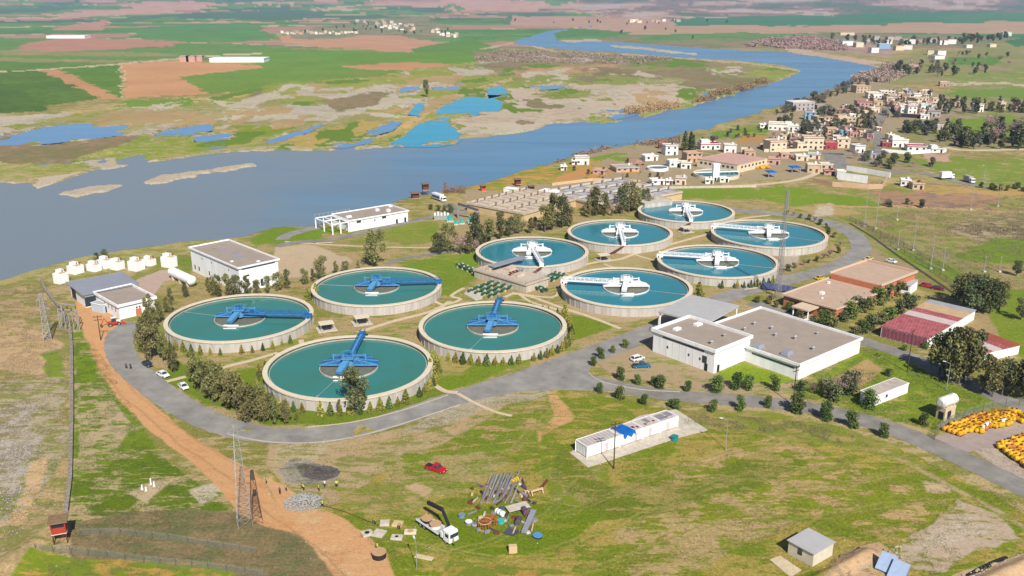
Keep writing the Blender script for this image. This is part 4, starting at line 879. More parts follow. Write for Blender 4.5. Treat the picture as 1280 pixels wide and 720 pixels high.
# red sheds
M_REDR = corrugated('red_sheet_roof', A(192, 106, 108), .9, .26, radians(30)); M_REDW = corrugated('red_sheet_wall', A(158, 92, 104), .8, .15)
M_TANR = mat('tan_sheet', A(214, 182, 140), .7, .12, .5); M_GREYR = mat('grey_sheet', A(178, 178, 184), .6, .08, .5); M_WR = mat('pale_sheet', A(222, 204, 198), .6, .08, .5)
def banded(name, label, Apx, Bpx, Dpx, h, bands, wall, front):
    O, U, V, lu, lv = rect(Apx, Bpx, Dpx, h); t = thing(name, O + (U * lu + V * lv) / 2, label, 'shed', 'red roofed sheds')
    q = [O, O + U * lu, O + U * lu + V * lv, O + V * lv]; MB().prism([(p.x, p.y) for p in q], -.2, h - .3).build('wall', wall, t)
    s = 0
    for fr, m in bands:
        q = [O + U * (lu * s - .25) - V * .4, O + U * (lu * (s + fr) - .28) - V * .4, O + U * (lu * (s + fr) - .28) + V * (lv + .4), O + U * (lu * s - .25) + V * (lv + .4)]
        MB().prism([(p.x, p.y) for p in q], h - .29, h - .05 + .04 * (s > .4)).build('roof_sheet', m, t); s += fr
    fc = MB(); ny = 9
    for i in range(ny + 1): p = O - U * .06 + V * lv * i / ny; fc.box(p + Vector((0, 0, (h - .3) / 2)), (.12, .14, h - .3), atan2(U.y, U.x))
    fc.build('wall_post', M_WHITE, t)
    mb = MB(); mb.box(O - U * .08 + V * lv * .5 + Vector((0, 0, h * .45)), (.14, lv * .98, h * .75), atan2(U.y, U.x)); mb.build('front_sheet', front, t)
banded('red_shed', 'long shed with faded red roof with white, tan and grey sections, behind two tall trees', (1160, 422), (1237, 391), (1100, 409), 3.6, [(.44, M_REDR), (.13, M_WR), (.12, M_REDR), (.2, M_TANR), (.11, M_GREYR)], M_WHITE, M_REDW)
banded('red_shed', 'shorter white walled shed with red and white roof, partly behind the tall trees', (1231, 440), (1267, 427), (1190, 421), 3.2, [(.2, M_REDR), (.28, M_WR), (.18, M_REDR), (.34, mat('rust_sheet', A(176, 92, 72), .7, .15, .5))], M_WHITE, M_WR)
# container offices on a slab
pq = [W(*p) for p in [(712, 566), (735, 584.5), (846, 548), (885, 538), (845, 512), (800, 520)]]
sl_ = MB().prism([(p.x, p.y) for p in pq], -.1, .12).build('concrete_slab', M_CONC); tag(sl_, kind='structure')
O, U, V, lu, lv = rect((734, 558.7), (852.5, 522.5), (719, 550), 3.0)
def container(k0, k1, label, kit):
    a0, a1 = lu * k0, lu * k1 - .15; base = O + U * (a0 + a1) / 2 + V * lv / 2
    t = thing('container_office', base, label, 'container', 'white container offices in one row')
    q = [O + U * a0, O + U * a1, O + U * a1 + V * lv, O + U * a0 + V * lv]
    MB().prism([(p.x, p.y) for p in q], .35, 2.95).build('body', corrugated('container_side', (.76, .75, .72), .5, .07, atan2(U.y, U.x)), t)
    qi = [O + U * (a0 + .12) + V * .12, O + U * (a1 - .12) + V * .12, O + U * (a1 - .12) + V * (lv - .12), O + U * (a0 + .12) + V * (lv - .12)]
    MB().prism([(p.x, p.y) for p in qi], 2.94, 3.03).build('roof', mat('container_roof', A(214, 200, 190), .6, .1, .8), t)
    fr = MB()
    for p, q2 in ((q[0], q[1]), (q[1], q[2]), (q[2], q[3]), (q[3], q[0])): fr.beam(p + Vector((0, 0, 2.98)), q2 + Vector((0, 0, 2.98)), .18, .18)
    for p in q: fr.beam(p + Vector((0, 0, .12)), p + Vector((0, 0, 2.9)), .2)
    fr.build('frame', M_WHITE, t)
    if kit.get('ribs'):
        rb = MB()
        for i in range(9): s = a0 + .8 + i * (a1 - a0 - 1.6) / 8; rb.beam(O + U * s + V * .5 + Vector((0, 0, 3.06)), O + U * s + V * (lv - .5) + Vector((0, 0, 3.06)), .16, .08)
        rb.build('roof_rib', M_GREYR, t)
    for s in kit.get('holes', ()):
        c = O + U * (a0 + (a1 - a0) * s[0]) + V * lv * s[1] + Vector((0, 0, 3.06)); MB().box(c, (s[2], s[3], .1), atan2(U.y, U.x)).build('roof_hatch', M_RUST if s[2] < 1 else M_GREYP, t)
    c = O + U * (a0 + (a1 - a0) * kit.get('door', .4)) + Vector((0, 0, 1.4)); MB().box(c, (.9, .1, 2.0), atan2(U.y, U.x)).build('door', M_WR, t)
    return base
container(0, .345, 'white container nearest the utility pole with ribbed pale roof', {'ribs': 1, 'door': .6})
container(.345, .6, 'white container half covered by the blue tarpaulin', {'holes': [(.75, .4, .7, .9), (.9, .3, .6, .8)], 'door': .7})
container(.6, .8, 'white container between the tarpaulin one and the last one of the row', {'holes': [(.3, .3, .6, .7), (.55, .6, 1.2, 2.2), (.8, .35, .6, .6)]})
container(.8, 1.0, 'white container at the far right end of the row with openings in its roof', {'holes': [(.3, .5, 2.2, 2.4), (.75, .55, 1.6, 2.2), (.5, .3, .5, .6)]})
tp = MB(); g = []; ang0 = .37 * lu
for i in range(7):
    for j in range(9):
        s = ang0 + i * .62; v_ = j / 8
        if j < 7: p = O + U * s + V * (lv * (1 - j / 6.5) ) + Vector((0, 0, 3.13 + .09 * sin(i * 1.7 + j)))
        if j == 6: p = O + U * (s + .2) - V * .1 + Vector((0, 0, 3.1))
        if j > 6: p = O + U * (s + .3) - V * .16 + Vector((0, 0, 3.1 - (j - 6) * (.45 + .25 * sin(i * 2.1))))
        g.append(tuple(p))
tp.add(g, [(i * 9 + j, i * 9 + j + 1, (i + 1) * 9 + j + 1, (i + 1) * 9 + j) for i in range(6) for j in range(8)])
tag(tp.build('tarpaulin', mat('blue_tarp', A(20, 110, 200), .5, .15, 1.5)), 'blue tarpaulin draped over the roof edge of a white container', 'tarpaulin')
# other small buildings nearby
building('storage_container', 'weathered long white container beside the east road, left of the tall dark trees', 'container', (1094, 494.5), (1137, 478.5), (1076, 487.5), 3.0, M_WHITE, mat('weathered_roof', A(206, 190, 176), .8, .2, .6), wins=[('a', .35, 1.2, .8, .8)], parapet=.12)
building('cream_hut', 'small cream hut with flat pale grey roof at the lower right of the meadow', 'hut', (1017.5, 691), (1044.5, 677.5), (985, 675), 3.1, mat('cream_wall', A(232, 222, 198), .8, .1, .8), M_ROOFL, wins=[('b', .52, 1.2, .9, 1.2)], parapet=.12, trim=M_ROOFL, overhang=.12)
# ------------------------------------------------------------------ vegetation
def leafmat(name, c1, c2):
    m = bpy.data.materials.new(name); m.use_nodes = True; n = m.node_tree; b = n.nodes['Principled BSDF']; b.inputs['Roughness'].default_value = .8
    b.inputs['Specular IOR Level'].default_value = .15
    v = n.nodes.new('ShaderNodeVertexColor'); v.layer_name = 'leaf'; oi = n.nodes.new('ShaderNodeObjectInfo')
    rp = n.nodes.new('ShaderNodeValToRGB'); rp.color_ramp.elements[0].color = c1 + (1,); rp.color_ramp.elements[1].color = c2 + (1,)
    sp = n.nodes.new('ShaderNodeSeparateColor'); n.links.new(v.outputs[0], sp.inputs[0]); n.links.new(sp.outputs[0], rp.inputs[0])
    hs = n.nodes.new('ShaderNodeHueSaturation'); mr = n.nodes.new('ShaderNodeMapRange'); mr.inputs[3].default_value = .7; mr.inputs[4].default_value = 1.35; mh = n.nodes.new('ShaderNodeMapRange'); mh.inputs[3].default_value = .475; mh.inputs[4].default_value = .52; wn = n.nodes.new('ShaderNodeTexWhiteNoise'); wn.noise_dimensions = '1D'; n.links.new(oi.outputs['Random'], wn.inputs['W']); n.links.new(wn.outputs['Value'], mh.inputs[0]); n.links.new(mh.outputs[0], hs.inputs['Hue'])
    n.links.new(oi.outputs['Random'], mr.inputs[0]); n.links.new(mr.outputs[0], hs.inputs['Value']); n.links.new(rp.outputs[0], hs.inputs['Color']); n.links.new(hs.outputs[0], b.inputs['Base Color'])
    return m
LM = {'olive': leafmat('olive_leaves', (.066, .072, .024), (.24, .23, .08)), 'dark': leafmat('dark_leaves', (.036, .052, .022), (.16, .175, .07)),
      'thuja': leafmat('thuja_leaves', (.14, .145, .025), (.38, .34, .07)), 'green': leafmat('green_leaves', (.045, .078, .018), (.15, .20, .05)),
      'brown': leafmat('bare_twigs', (.19, .135, .11), (.38, .28, .22)), 'grey': leafmat('grey_leaves', (.075, .08, .055), (.18, .17, .13)), 'reed': leafmat('dry_reeds', (.22, .13, .07), (.42, .27, .15)),
      'weeds': leafmat('dry_weeds', (.10, .10, .05), (.26, .20, .13))}
M_BARK = mat('bark', (.13, .10, .075), .9, .25, 3)
def leaves(pts, size, rng, flat=.0, stretch=1.0):
    n = len(pts); nrm = rng.normal(size=(n, 3)); nrm[:, 2] = np.abs(nrm[:, 2]) + flat; nrm /= np.linalg.norm(nrm, axis=1)[:, None]
    t = rng.normal(size=(n, 3)); t -= (t * nrm).sum(1)[:, None] * nrm; t /= np.linalg.norm(t, axis=1)[:, None]; b = np.cross(nrm, t)
    s = size * rng.uniform(.6, 1.4, (n, 1)); k = rng.uniform(.5, 1, (n, 1)) * stretch
    v = np.stack([pts - t * s, pts - b * s * k, pts + t * s, pts + b * s * k], 1).reshape(-1, 3)
    return v
def leafmesh(name, v, m, rng, base=None, sub=None):
    n = len(v) // 4; me = bpy.data.meshes.new(name); me.vertices.add(len(v)); me.vertices.foreach_set('co', v.astype(np.float32).ravel())
    me.loops.add(len(v)); me.loops.foreach_set('vertex_index', np.arange(len(v), dtype=np.int32)); me.polygons.add(n); me.polygons.foreach_set('loop_start', (np.arange(n) * 4).astype(np.int32))
    me.update(calc_edges=True); c = np.repeat(rng.random(n) * .75 + (base if base is not None else .12), 4); col = np.stack([c, c, c, np.ones_like(c)], 1).astype(np.float32)
    a_ = me.color_attributes.new('leaf', 'FLOAT_COLOR', 'POINT'); a_.data.foreach_set('color', np.clip(col, 0, 1).ravel()); me.materials.append(m); return me
def crown_pts(kind, n, rng):
    if kind in ('broad', 'tall', 'bush', 'poplar'):
        W_, z0 = {'broad': (.36, .2), 'tall': (.22, .16), 'bush': (.5, .0), 'poplar': (.15, .12)}[kind]
        nb = {'broad': 13, 'tall': 12, 'bush': 6, 'poplar': 8}[kind]; out = []
        for i in range(nb):
            h = z0 + (1 - z0) * ((i + .6) / nb); sw = W_ * (1.0 if kind == 'bush' else (1.1 - abs(h - .55) * 1.1)); a = rng.uniform(0, 2 * pi); rr = sw * (rng.uniform(.3, .78) if kind != 'bush' else rng.uniform(.15, .42))
            c = np.array([rr * cos(a), rr * sin(a), min(h, .86)]); r = sw * (rng.uniform(.36, .66) if kind != 'bush' else rng.uniform(.52, .72)); q = rng.normal(size=(n // nb, 3)); q /= np.linalg.norm(q, axis=1)[:, None]
            q *= (rng.random((len(q), 1)) ** .45) * r; q[:, 2] *= .95 if kind != 'bush' else .75; out.append(q + c)
        p = np.concatenate(out); p[:, 2] = np.clip(p[:, 2], .02, 1.02); return p
    if kind in ('cone', 'cypress'):
        r0 = .31 if kind == 'cone' else .15; h = rng.random(n) ** 1.25 * .97 + .02; a = rng.uniform(0, 2 * pi, n)
        prof = r0 * ((1 - h) ** .75) * (.55 + .45 * np.minimum(h / .14, 1)); r = prof * (rng.random(n) ** .35) * (1 + .12 * np.sin(a * 3 + h * 9))
        return np.stack([r * np.cos(a), r * np.sin(a), h], 1)
PROTO = {}
def proto(key, kind, leaf, n, size, seeds=3, trunk=True, merged=False, label=None):
    PROTO[key] = []
    for s in range(seeds):
        rng = np.random.default_rng(hash_(key) + s)
        if kind == 'bare':
            pts = []; mb = MB(); mb.cyl((0, 0, 0), (0, 0, .35), .03, 6, .02)
            for i in range(14):
                a = rng.uniform(0, 2 * pi); e = (.3 * cos(a), .3 * sin(a), rng.uniform(.6, 1)); mb.cyl((0, 0, rng.uniform(.15, .35)), e, .012, 4, .004); 
                for j in range(4): k = rng.uniform(.4, 1); pts.append((e[0] * k, e[1] * k, .3 + (e[2] - .3) * k))
            p = np.repeat(np.array(pts), n // len(pts), 0); p = p + rng.normal(size=p.shape) * .06; v = leaves(p, size, rng, 0, .25)
        else:
            p = crown_pts(kind, n, rng); v = leaves(p, size, rng); mb = MB()
            if trunk:
                tw = {'broad': .028, 'tall': .022, 'bush': .03, 'cone': .03, 'cypress': .02, 'poplar': .018}[kind]
                mb.cyl((0, 0, -.02), (.01, 0, .45), tw, 7, tw * .6)
                if kind in ('broad', 'tall', 'poplar'):
                    for i in range(6): a = i * 1.05 + s; mb.cyl((.005, 0, .2 + .05 * i), (.2 * cos(a) * (1 if kind == 'broad' else .55), .2 * sin(a) * (1 if kind == 'broad' else .55), .45 + .06 * i), tw * .45, 5, tw * .2)
        v[:, 2] = np.maximum(v[:, 2], .0); me = leafmesh('crown', v, LM[leaf], rng); sm_ = leafmesh('tree', np.concatenate([v, leaves(np.column_stack([rng.normal(size=(60, 2)) * .02, np.linspace(0, .9, 60)]), .04, rng)]), LM[leaf], rng); PROTO[key].append((me, mb.mesh('trunk', M_BARK), sm_))
def hash_(s): return sum(ord(c) * (i + 3) for i, c in enumerate(s))
proto('olive', 'tall', 'olive', 1300, .027, 5); proto('olive_broad', 'broad', 'olive', 1500, .028, 5); proto('dark_broad', 'broad', 'dark', 1700, .028, 5)
proto('thuja', 'cone', 'thuja', 500, .05); proto('darkcone', 'cone', 'green', 500, .05, 2); proto('cypress', 'cypress', 'dark', 900, .03, 2); proto('bush', 'bush', 'green', 1000, .055); proto('darkbush', 'bush', 'dark', 700, .06, 2)
proto('brownbush', 'bare', 'brown', 700, .05, 3); proto('greybush', 'bush', 'grey', 600, .06, 2); proto('poplar', 'poplar', 'grey', 700, .04, 2); proto('olivebush', 'bush', 'olive', 700, .055, 2); proto('pine', 'broad', 'dark', 800, .06, 2); proto('ctall', 'tall', 'dark', 700, .055, 2)
NT = [0]
def tree(key, x, y, hpx, label, group, name='tree', cat='tree', wide=1.0, small=False, m=None, hs=1.0):
    NT[0] += 1; me, tr, mg = PROTO[key][NT[0] % len(PROTO[key])]; loc = W(x, y); h = m or hpx * hs * (.88 + .24 * ((NT[0] * 37 % 100) / 100)) / (ppm(y) * .93); rz = (NT[0] * 2.399) % (2 * pi); s = (h * wide, h * wide, h)
    if small:
        o = bpy.data.objects.new(name, mg); SC.collection.objects.link(o); o.location = loc; o.rotation_euler = (0, 0, rz); o.scale = s; return tag(o, label, cat, group)
    t = thing(name, loc, label, cat, group, rz); t.scale = s
    for nm, d in (('trunk', tr), ('crown', me)):
        o = bpy.data.objects.new(nm, d); SC.collection.objects.link(o); o.parent = t
    return t
def rowof(key, pts, fmt, group, cat='tree', name='tree', **k):
    pts = sorted(pts)
    if name == 'tree':
        k0 = key if isinstance(key, str) else key[0]; name = {'olive': 'olive_tree', 'olive_broad': 'olive_tree', 'dark_broad': 'broad_tree', 'cypress': 'cypress_tree', 'ctall': 'dark_tree', 'pine': 'pine_tree', 'poplar': 'poplar_tree', 'thuja': 'conifer_tree'}.get(k0, 'tree')
    for i, p in enumerate(pts): tree(key if isinstance(key, str) else key[i % len(key)], p[0], p[1], p[2], fmt.format(o=ordw(i + 1)), group, name, cat, **k)
# cone shrubs round the tanks
def coneshrubs(tk, a0, a1, n, gap, where, h=3.0, keys=('thuja', 'thuja', 'darkcone')):
    t, c, R = TK[tk]; pts = []
    for i in range(n):
        if (i * 7 + n) % 11 == 5: continue
        a = radians(a0 + (a1 - a0) * i / max(1, n - 1)); pts.append((c.x + (R + gap) * cos(a), c.y + (R + gap + random.uniform(-.2, .2)) * sin(a)))
    for i, p in enumerate(pts):
        NT[0] += 1; me, tr, mg = PROTO[keys[(i * 5 + n) % 3]][NT[0] % 2]; hh = h * random.uniform(.75, 1.2)
        t2 = thing('conical_shrub', (p[0], p[1], 0), '%s small conical shrub %s' % (ordw(i + 1), where), 'shrub', 'conical shrubs round the tanks', NT[0] * 1.7); t2.scale = (hh, hh, hh)
        for nm, d in (('trunk', tr), ('crown', me)): o = bpy.data.objects.new(nm, d); SC.collection.objects.link(o); o.parent = t2
coneshrubs('a', 222, 322, 15, 1.6, 'along the front foot of the westmost tank')
coneshrubs('c', 158, 385, 40, 1.8, 'anticlockwise round the green tank nearest the camera', 3.4)
coneshrubs('d', 240, 420, 34, 1.8, 'anticlockwise round the green tank left of the junction', 3.3)
coneshrubs('i', 262, 312, 9, 1.8, 'in front of the tank by the lattice mast', 2.8, ('darkcone', 'darkcone', 'thuja'))
coneshrubs('h', 318, 350, 6, 2.2, 'between the canopy and its nearest tank', 3.4, ('darkcone', 'thuja', 'thuja'))
# trees by the west road
rowof(['olive', 'olive_broad', 'olive'], [(187, 402, 30), (193, 415, 34), (199, 404, 24), (180, 432, 38), (187, 424, 36), (196, 440, 36), (189, 450, 40), (204, 452, 36), (199, 446, 34), (182, 443, 34), (218, 466, 32), (212, 462, 20), (211, 392, 18)],
      '{o} olive brown tree from the left between the west road and the first blue bridge tank', 'olive trees by the west road', wide=.72, hs=1.1)
rowof(['olive', 'olive_broad', 'olive'], [(248, 488, 36), (259, 490, 36), (266, 504, 44), (278, 500, 38), (290, 506, 40), (312, 528, 40), (324, 522, 38), (337, 526, 34), (301, 512, 36), (243, 482, 34), (254, 492, 38), (262, 500, 26), (271, 503, 40), (284, 512, 38), (296, 518, 42), (307, 524, 34), (318, 527, 36), (330, 530, 28), (345, 531, 30), (357, 531, 24), (371, 527, 12), (425, 518, 16)],
      '{o} olive brown tree from the left in the dense row inside the west road', 'dense tree row along the west road', wide=.72, hs=1.2)
tree('dark_broad', 445, 516, 66, 'tall dark conifer like tree standing in front of the nearest green tank', None, wide=.8)
rowof(['olive', 'grey_' if 0 else 'olive_broad'], [(262, 366, 20), (272, 372, 24), (285, 373, 26), (297, 376, 30), (310, 374, 26), (322, 372, 22), (335, 368, 22), (347, 364, 20), (360, 362, 26), (381, 356, 18), (402, 350, 28), (420, 344, 16), (432, 342, 16), (392, 352, 14), (448, 338, 12), (470, 333, 38), (214, 378, 18), (232, 372, 14)],
      '{o} thin olive tree from the left in the line behind the two far blue bridge tanks', 'thin trees behind the blue bridge tanks', wide=.8, hs=1.12)
rowof('thuja', [(385, 375, 14), (395, 372, 16), (383, 386, 14), (538, 466, 18), (543, 460, 20), (536, 474, 12), (706, 398, 18), (712, 410, 14), (873, 375, 22), (868, 380, 16)], '{o} yellow green conifer from the left standing between the tanks', 'yellow green conifers between the tanks', 'shrub', 'conical_shrub', wide=1.2)
# middle group
rowof(['dark_broad', 'olive_broad', 'olive'], [(560, 316, 40), (548, 318, 24), (585, 318, 30), (597, 310, 40), (612, 308, 36), (625, 300, 36), (637, 296, 28), (646, 292, 26), (663, 292, 20), (681, 290, 34), (690, 288, 44), (702, 284, 42), (712, 284, 24), (735, 272, 30), (745, 270, 34), (756, 270, 34), (776, 268, 34), (786, 266, 36), (797, 264, 34), (806, 262, 26), (740, 262, 22), (668, 286, 16)],
      '{o} tree from the left in the belt between the basins and the back tanks', 'tree belt in front of the basins', wide=.8, hs=.98)
rowof('brownbush', [(576, 318, 20), (591, 316, 18), (765, 270, 20), (811, 262, 18), (652, 290, 14)], '{o} bare brown bush from the left in the belt before the basins', 'bare bushes before the basins', 'bush', 'bush', wide=1.2)
rowof('darkbush', [(538, 262, 6), (548, 264, 8), (556, 265, 8), (563, 266, 9), (104, 330, 0), (114, 329, 0)][:4], '{o} small dark bush from the left beside the grey machinery near the basins', 'dark bushes near the basins', 'bush', 'bush')
rowof('dark_broad', [(122, 327, 12), (132, 326, 14)], '{o} dark bush from the left on the river bank behind the white chambers', 'bushes on the river bank', 'bush', 'bush')
# round bushes by the east road
rowof('bush', [(782, 435, 11), (766, 441, 9), (750, 448, 12), (741, 457, 12), (775, 475, 15), (797, 481, 12), (826, 486, 16), (818, 482, 12), (860, 489, 12), (895, 490, 20), (920, 486, 18), (934, 487, 17), (967, 487, 17), (749, 491, 12), (775, 500, 15), (806, 506, 15), (845, 511, 13), (838, 508, 10), (891, 514, 15), (924, 512, 17), (959, 509, 15), (995, 516, 22), (1031, 525, 24), (1064, 535, 20), (1087, 511, 20), (1104, 547, 18), (1155, 533, 16)],
      '{o} round green bush from the left along the east road', 'round bushes along the east road', 'bush', 'round_bush', wide=.95)
rowof(['darkbush', 'brownbush'], [(1002, 490, 16), (1015, 492, 14), (1035, 497, 26), (1050, 494, 26), (1062, 492, 26), (1070, 486, 20), (1040, 500, 22), (1110, 470, 8), (1026, 485, 10)], '{o} dark or bare bush from the left behind the east road near the hall corner', 'mixed bushes by the hall corner', 'bush', 'bush', wide=1.1)
rowof(['bush', 'olivebush', 'darkbush'], [(1016, 405, 10), (1028, 408, 18), (1042, 408, 15), (1053, 402, 14), (1064, 398, 18), (1075, 390, 18), (1087, 386, 17), (1098, 380, 18), (1108, 374, 18), (1120, 370, 18), (1068, 420, 14), (1080, 416, 14), (1090, 412, 18), (1103, 406, 16), (1112, 400, 18), (1125, 392, 16), (1140, 386, 14), (1134, 380, 14), (1000, 398, 10), (985, 388, 10), (970, 384, 8), (962, 380, 10), (946, 378, 8), (1156, 436, 9), (1130, 438, 8), (1180, 437, 8)],
      '{o} green shrub from the left around the orange building and the red shed', 'shrubs round the orange building', 'shrub', 'shrub', wide=1.15)
rowof(['bush', 'brownbush', 'olivebush'], [(983, 269, 6), (992, 270, 6), (1001, 273, 6), (1011, 275, 6), (1018, 278, 7), (1025, 281, 7), (1033, 285, 6), (1034, 293, 8), (1043, 297, 7), (1050, 308, 9), (1047, 316, 7), (1037, 321, 8), (1029, 324, 7), (1020, 327, 8), (1011, 329, 5), (1005, 332, 8), (993, 335, 6), (985, 339, 9), (978, 344, 8), (972, 339, 7)],
      '{o} small shrub from the left along the inner edge of the east road bend', 'shrubs along the east road bend', 'shrub', 'shrub', wide=1.1)
rowof(['dark_broad', 'olive', 'olive_broad'], [(1180, 472, 50), (1192, 476, 58), (1204, 478, 54), (1174, 468, 44), (1186, 478, 56), (1198, 480, 60), (1210, 474, 52), (1228, 492, 42), (1240, 496, 40), (1252, 494, 38), (1264, 496, 36), (1277, 498, 42), (1292, 500, 50)],
      '{o} tall olive green tree from the left between the red sheds and the white tank', 'tall trees in front of the red sheds', wide=.85, hs=1.15)
rowof(['dark_broad', 'olive_broad'], [(1203, 386, 44), (1214, 392, 42), (1225, 388, 46), (1237, 392, 42), (1249, 388, 40), (1195, 376, 30), (1270, 345, 20), (1276, 400, 26)],
      '{o} tall dark tree from the left behind the red sheds', 'dark trees behind the red sheds', wide=.95)
# village
rowof('cypress', [(856, 188, 25), (863, 187, 21), (866, 189, 18)], '{o} dark cypress from the left beside the white cube house', 'cypresses by the white cube house', wide=1.6)
tree('dark_broad', 533, 121, 21, 'lone dark tree beside the turquoise pond across the river', None, wide=.6)
def region_trees(keys, poly, n, hpx, fmt, group, name='tree', wide=1.0, seed=1, small=True, minh=.7):
    rr = random.Random(seed); xs = [p[0] for p in poly]; ys = [p[1] for p in poly]; pts = []
    while len(pts) < n:
        x, y = rr.uniform(min(xs), max(xs)), rr.uniform(min(ys), max(ys))
        if inside(poly, np.array([x]), np.array([y]))[0]: pts.append((x, y, rr.uniform(minh, 1.25) * hpx * (y - YH) / ((min(ys) + max(ys)) / 2 - YH)))
    rowof(keys, pts, fmt, group, wide=wide, small=small, name=name, cat='tree' if 'tree' in name else 'bush')
region_trees(['ctall', 'ctall', 'pine', 'poplar'], [(1166, 176), (1200, 186), (1290, 188), (1290, 168), (1240, 164), (1175, 168)], 64, 17, '{o} dark tree from the left in the grove beside the pale village lane', 'dark grove by the village lane', seed=3)
region_trees(['brownbush', 'poplar', 'brownbush'], [(1225, 180), (1290, 182), (1290, 160), (1232, 162)], 16, 20, '{o} bare purple grey tree from the left in the grove', 'bare trees in the grove', seed=4, name='bare_tree')
region_trees(['ctall', 'poplar', 'ctall'], [(1172, 143), (1222, 143), (1222, 134), (1172, 134)], 17, 16, '{o} dark tree from the left round the pink house', 'trees round the pink house', seed=5)
region_trees(['poplar', 'olivebush', 'ctall'], [(1228, 141), (1290, 143), (1290, 134), (1228, 132)], 16, 12, '{o} tree from the left round the tan houses at the right edge', 'trees round the tan houses', seed=6)
region_trees(['pine', 'ctall', 'greybush'], [(1128, 168), (1170, 172), (1170, 160), (1128, 160)], 20, 11, '{o} dark tree from the left behind the white walled house', 'trees behind the white walled house', seed=7)
region_trees(['pine', 'ctall', 'greybush'], [(1020, 170), (1092, 160), (1090, 130), (1040, 138), (960, 158)], 80, 9, '{o} tree from the left among the houses of the river village', 'trees among the riverside houses', seed=8)
region_trees(['pine', 'brownbush', 'greybush'], [(950, 150), (1000, 140), (1060, 118), (1100, 100), (1080, 98), (1030, 118), (960, 145)], 55, 8, '{o} tree from the left on the bank between village and river', 'trees on the village bank', seed=9)
region_trees(['pine', 'ctall', 'brownbush'], [(1120, 82), (1230, 84), (1235, 94), (1130, 98), (1110, 90)], 32, 10, '{o} dark tree from the left in the belt below the upper village', 'tree belt below the upper village', seed=10)
region_trees(['pine', 'ctall'], [(1040, 54), (1110, 60), (1170, 58), (1260, 52), (1255, 46), (1200, 50), (1100, 50), (1040, 46)], 46, 6.5, '{o} dark tree from the left in the upper village', 'trees of the upper village', seed=11)
region_trees(['pine'], [(1195, 54), (1262, 52), (1262, 47), (1195, 47)], 24, 6.5, '{o} dark tree from the left in the wood right of the upper village', 'wood right of the upper village', seed=12)
region_trees(['pine', 'brownbush'], [(1180, 66), (1280, 72), (1280, 86), (1180, 80)], 12, 6, '{o} scattered dark tree from the left on the fields past the village', 'scattered trees past the village', seed=13)
region_trees(['olivebush', 'darkbush', 'greybush'], [(870, 180), (960, 174), (960, 156), (900, 166)], 16, 5, '{o} bush from the left on the green bank beside the river', 'bushes on the green bank', seed=14, name='bush')
region_trees(['brownbush', 'greybush', 'darkbush'], [(1050, 200), (1130, 196), (1180, 206), (1130, 214), (1060, 206)], 14, 9, '{o} bare bush from the left in the rough ground below the village', 'bare bushes below the village', seed=15, name='bush')
region_trees(['pine'], [(1110, 206), (1122, 206), (1122, 212), (1110, 212)], 2, 16, '{o} dark tree from the left in the rough ground below the village', 'dark trees below the village', seed=16)
region_trees(['bush', 'darkbush'], [(1225, 238), (1290, 240), (1290, 234), (1225, 232)], 14, 6, '{o} hedge bush from the left by the lamp beside the far field', 'hedge bushes by the far field', seed=17, name='bush')
region_trees(['brownbush', 'darkbush'], [(1092, 258), (1180, 262), (1180, 254), (1096, 250)], 9, 8, '{o} purple brown bush from the left on the rough bank past the road', 'brown bushes past the road', seed=18, name='bush')
region_trees(['pine', 'ctall'], [(360, 42), (460, 44), (575, 46), (570, 38), (520, 30), (440, 32)], 26, 4, '{o} dark tree from the left in the far settlement across the plain', 'trees of the far settlement', seed=19)
region_trees(['pine'], [(640, 26), (960, 26), (860, 50), (800, 52)], 18, 4, '{o} dark tree from the left on the far bank where the river bends', 'trees by the river bend', seed=20)
region_trees(['darkbush', 'brownbush'], [(880, 218), (960, 222), (820, 228), (700, 222), (690, 212), (800, 215)], 16, 5, '{o} low bush from the left round the small round tank yard', 'bushes of the old yard', seed=21, name='bush')
region_trees(['brownbush', 'greybush', 'ctall', 'brownbush'], [(940, 188), (1090, 186), (1106, 150), (1176, 146), (1170, 118), (1100, 118), (1050, 136), (990, 150)], 110, 7, '{o} bare brown shrub from the left between the village houses', 'bare shrubs between the village houses', seed=30, name='bare_shrub')
# masses nobody could count
def stuff(name, label, cat, poly, n, hm, leaf, size, seed, tall=1.0):
    rr = np.random.default_rng(seed); wp = [tuple(W(*p)[:2]) for p in poly]; xs = [p[0] for p in wp]; ys = [p[1] for p in wp]; P_ = []
    while len(P_) < n:
        x = rr.uniform(min(xs), max(xs), 4 * n); y = rr.uniform(min(ys), max(ys), 4 * n); k = inside(wp, x, y) & (fbm(x / (size * 24), y / (size * 24), 3) > .47); P_ += list(zip(x[k], y[k]))
        if not k.any(): break
    P_ = np.array(P_[:n]); z = rr.random(len(P_)) ** 1.5 * hm * (.4 + fbm(P_[:, 0] / 15, P_[:, 1] / 15, 2)); v = leaves(np.column_stack([P_, z]), size, rr, 0, tall); v[:, 2] = np.maximum(v[:, 2], 0)
    c = v.mean(0); c[2] = 0; me = leafmesh(name, v - c, LM[leaf], rr); o = bpy.data.objects.new(name, me); SC.collection.objects.link(o); o.location = c; tag(o, label, cat, kind='stuff')
stuff('riverside_reeds', 'brown reeds on the spit in the river', 'reeds', [(780, 146), (815, 140), (850, 134), (850, 129), (815, 133), (780, 139)], 6000, 5, 'reed', .5, 1)
stuff('riverside_reeds', 'brown scrub along the far bank of the river', 'reeds', [(865, 130), (890, 125), (960, 105), (958, 100), (900, 114), (868, 124)], 7000, 5, 'reed', .6, 2)
stuff('scrub', 'purple brown scrub beside the upper river channel', 'scrub', [(930, 58), (1000, 62), (1060, 64), (1055, 54), (1000, 47), (960, 50)], 14000, 8, 'brown', 1.3, 3)
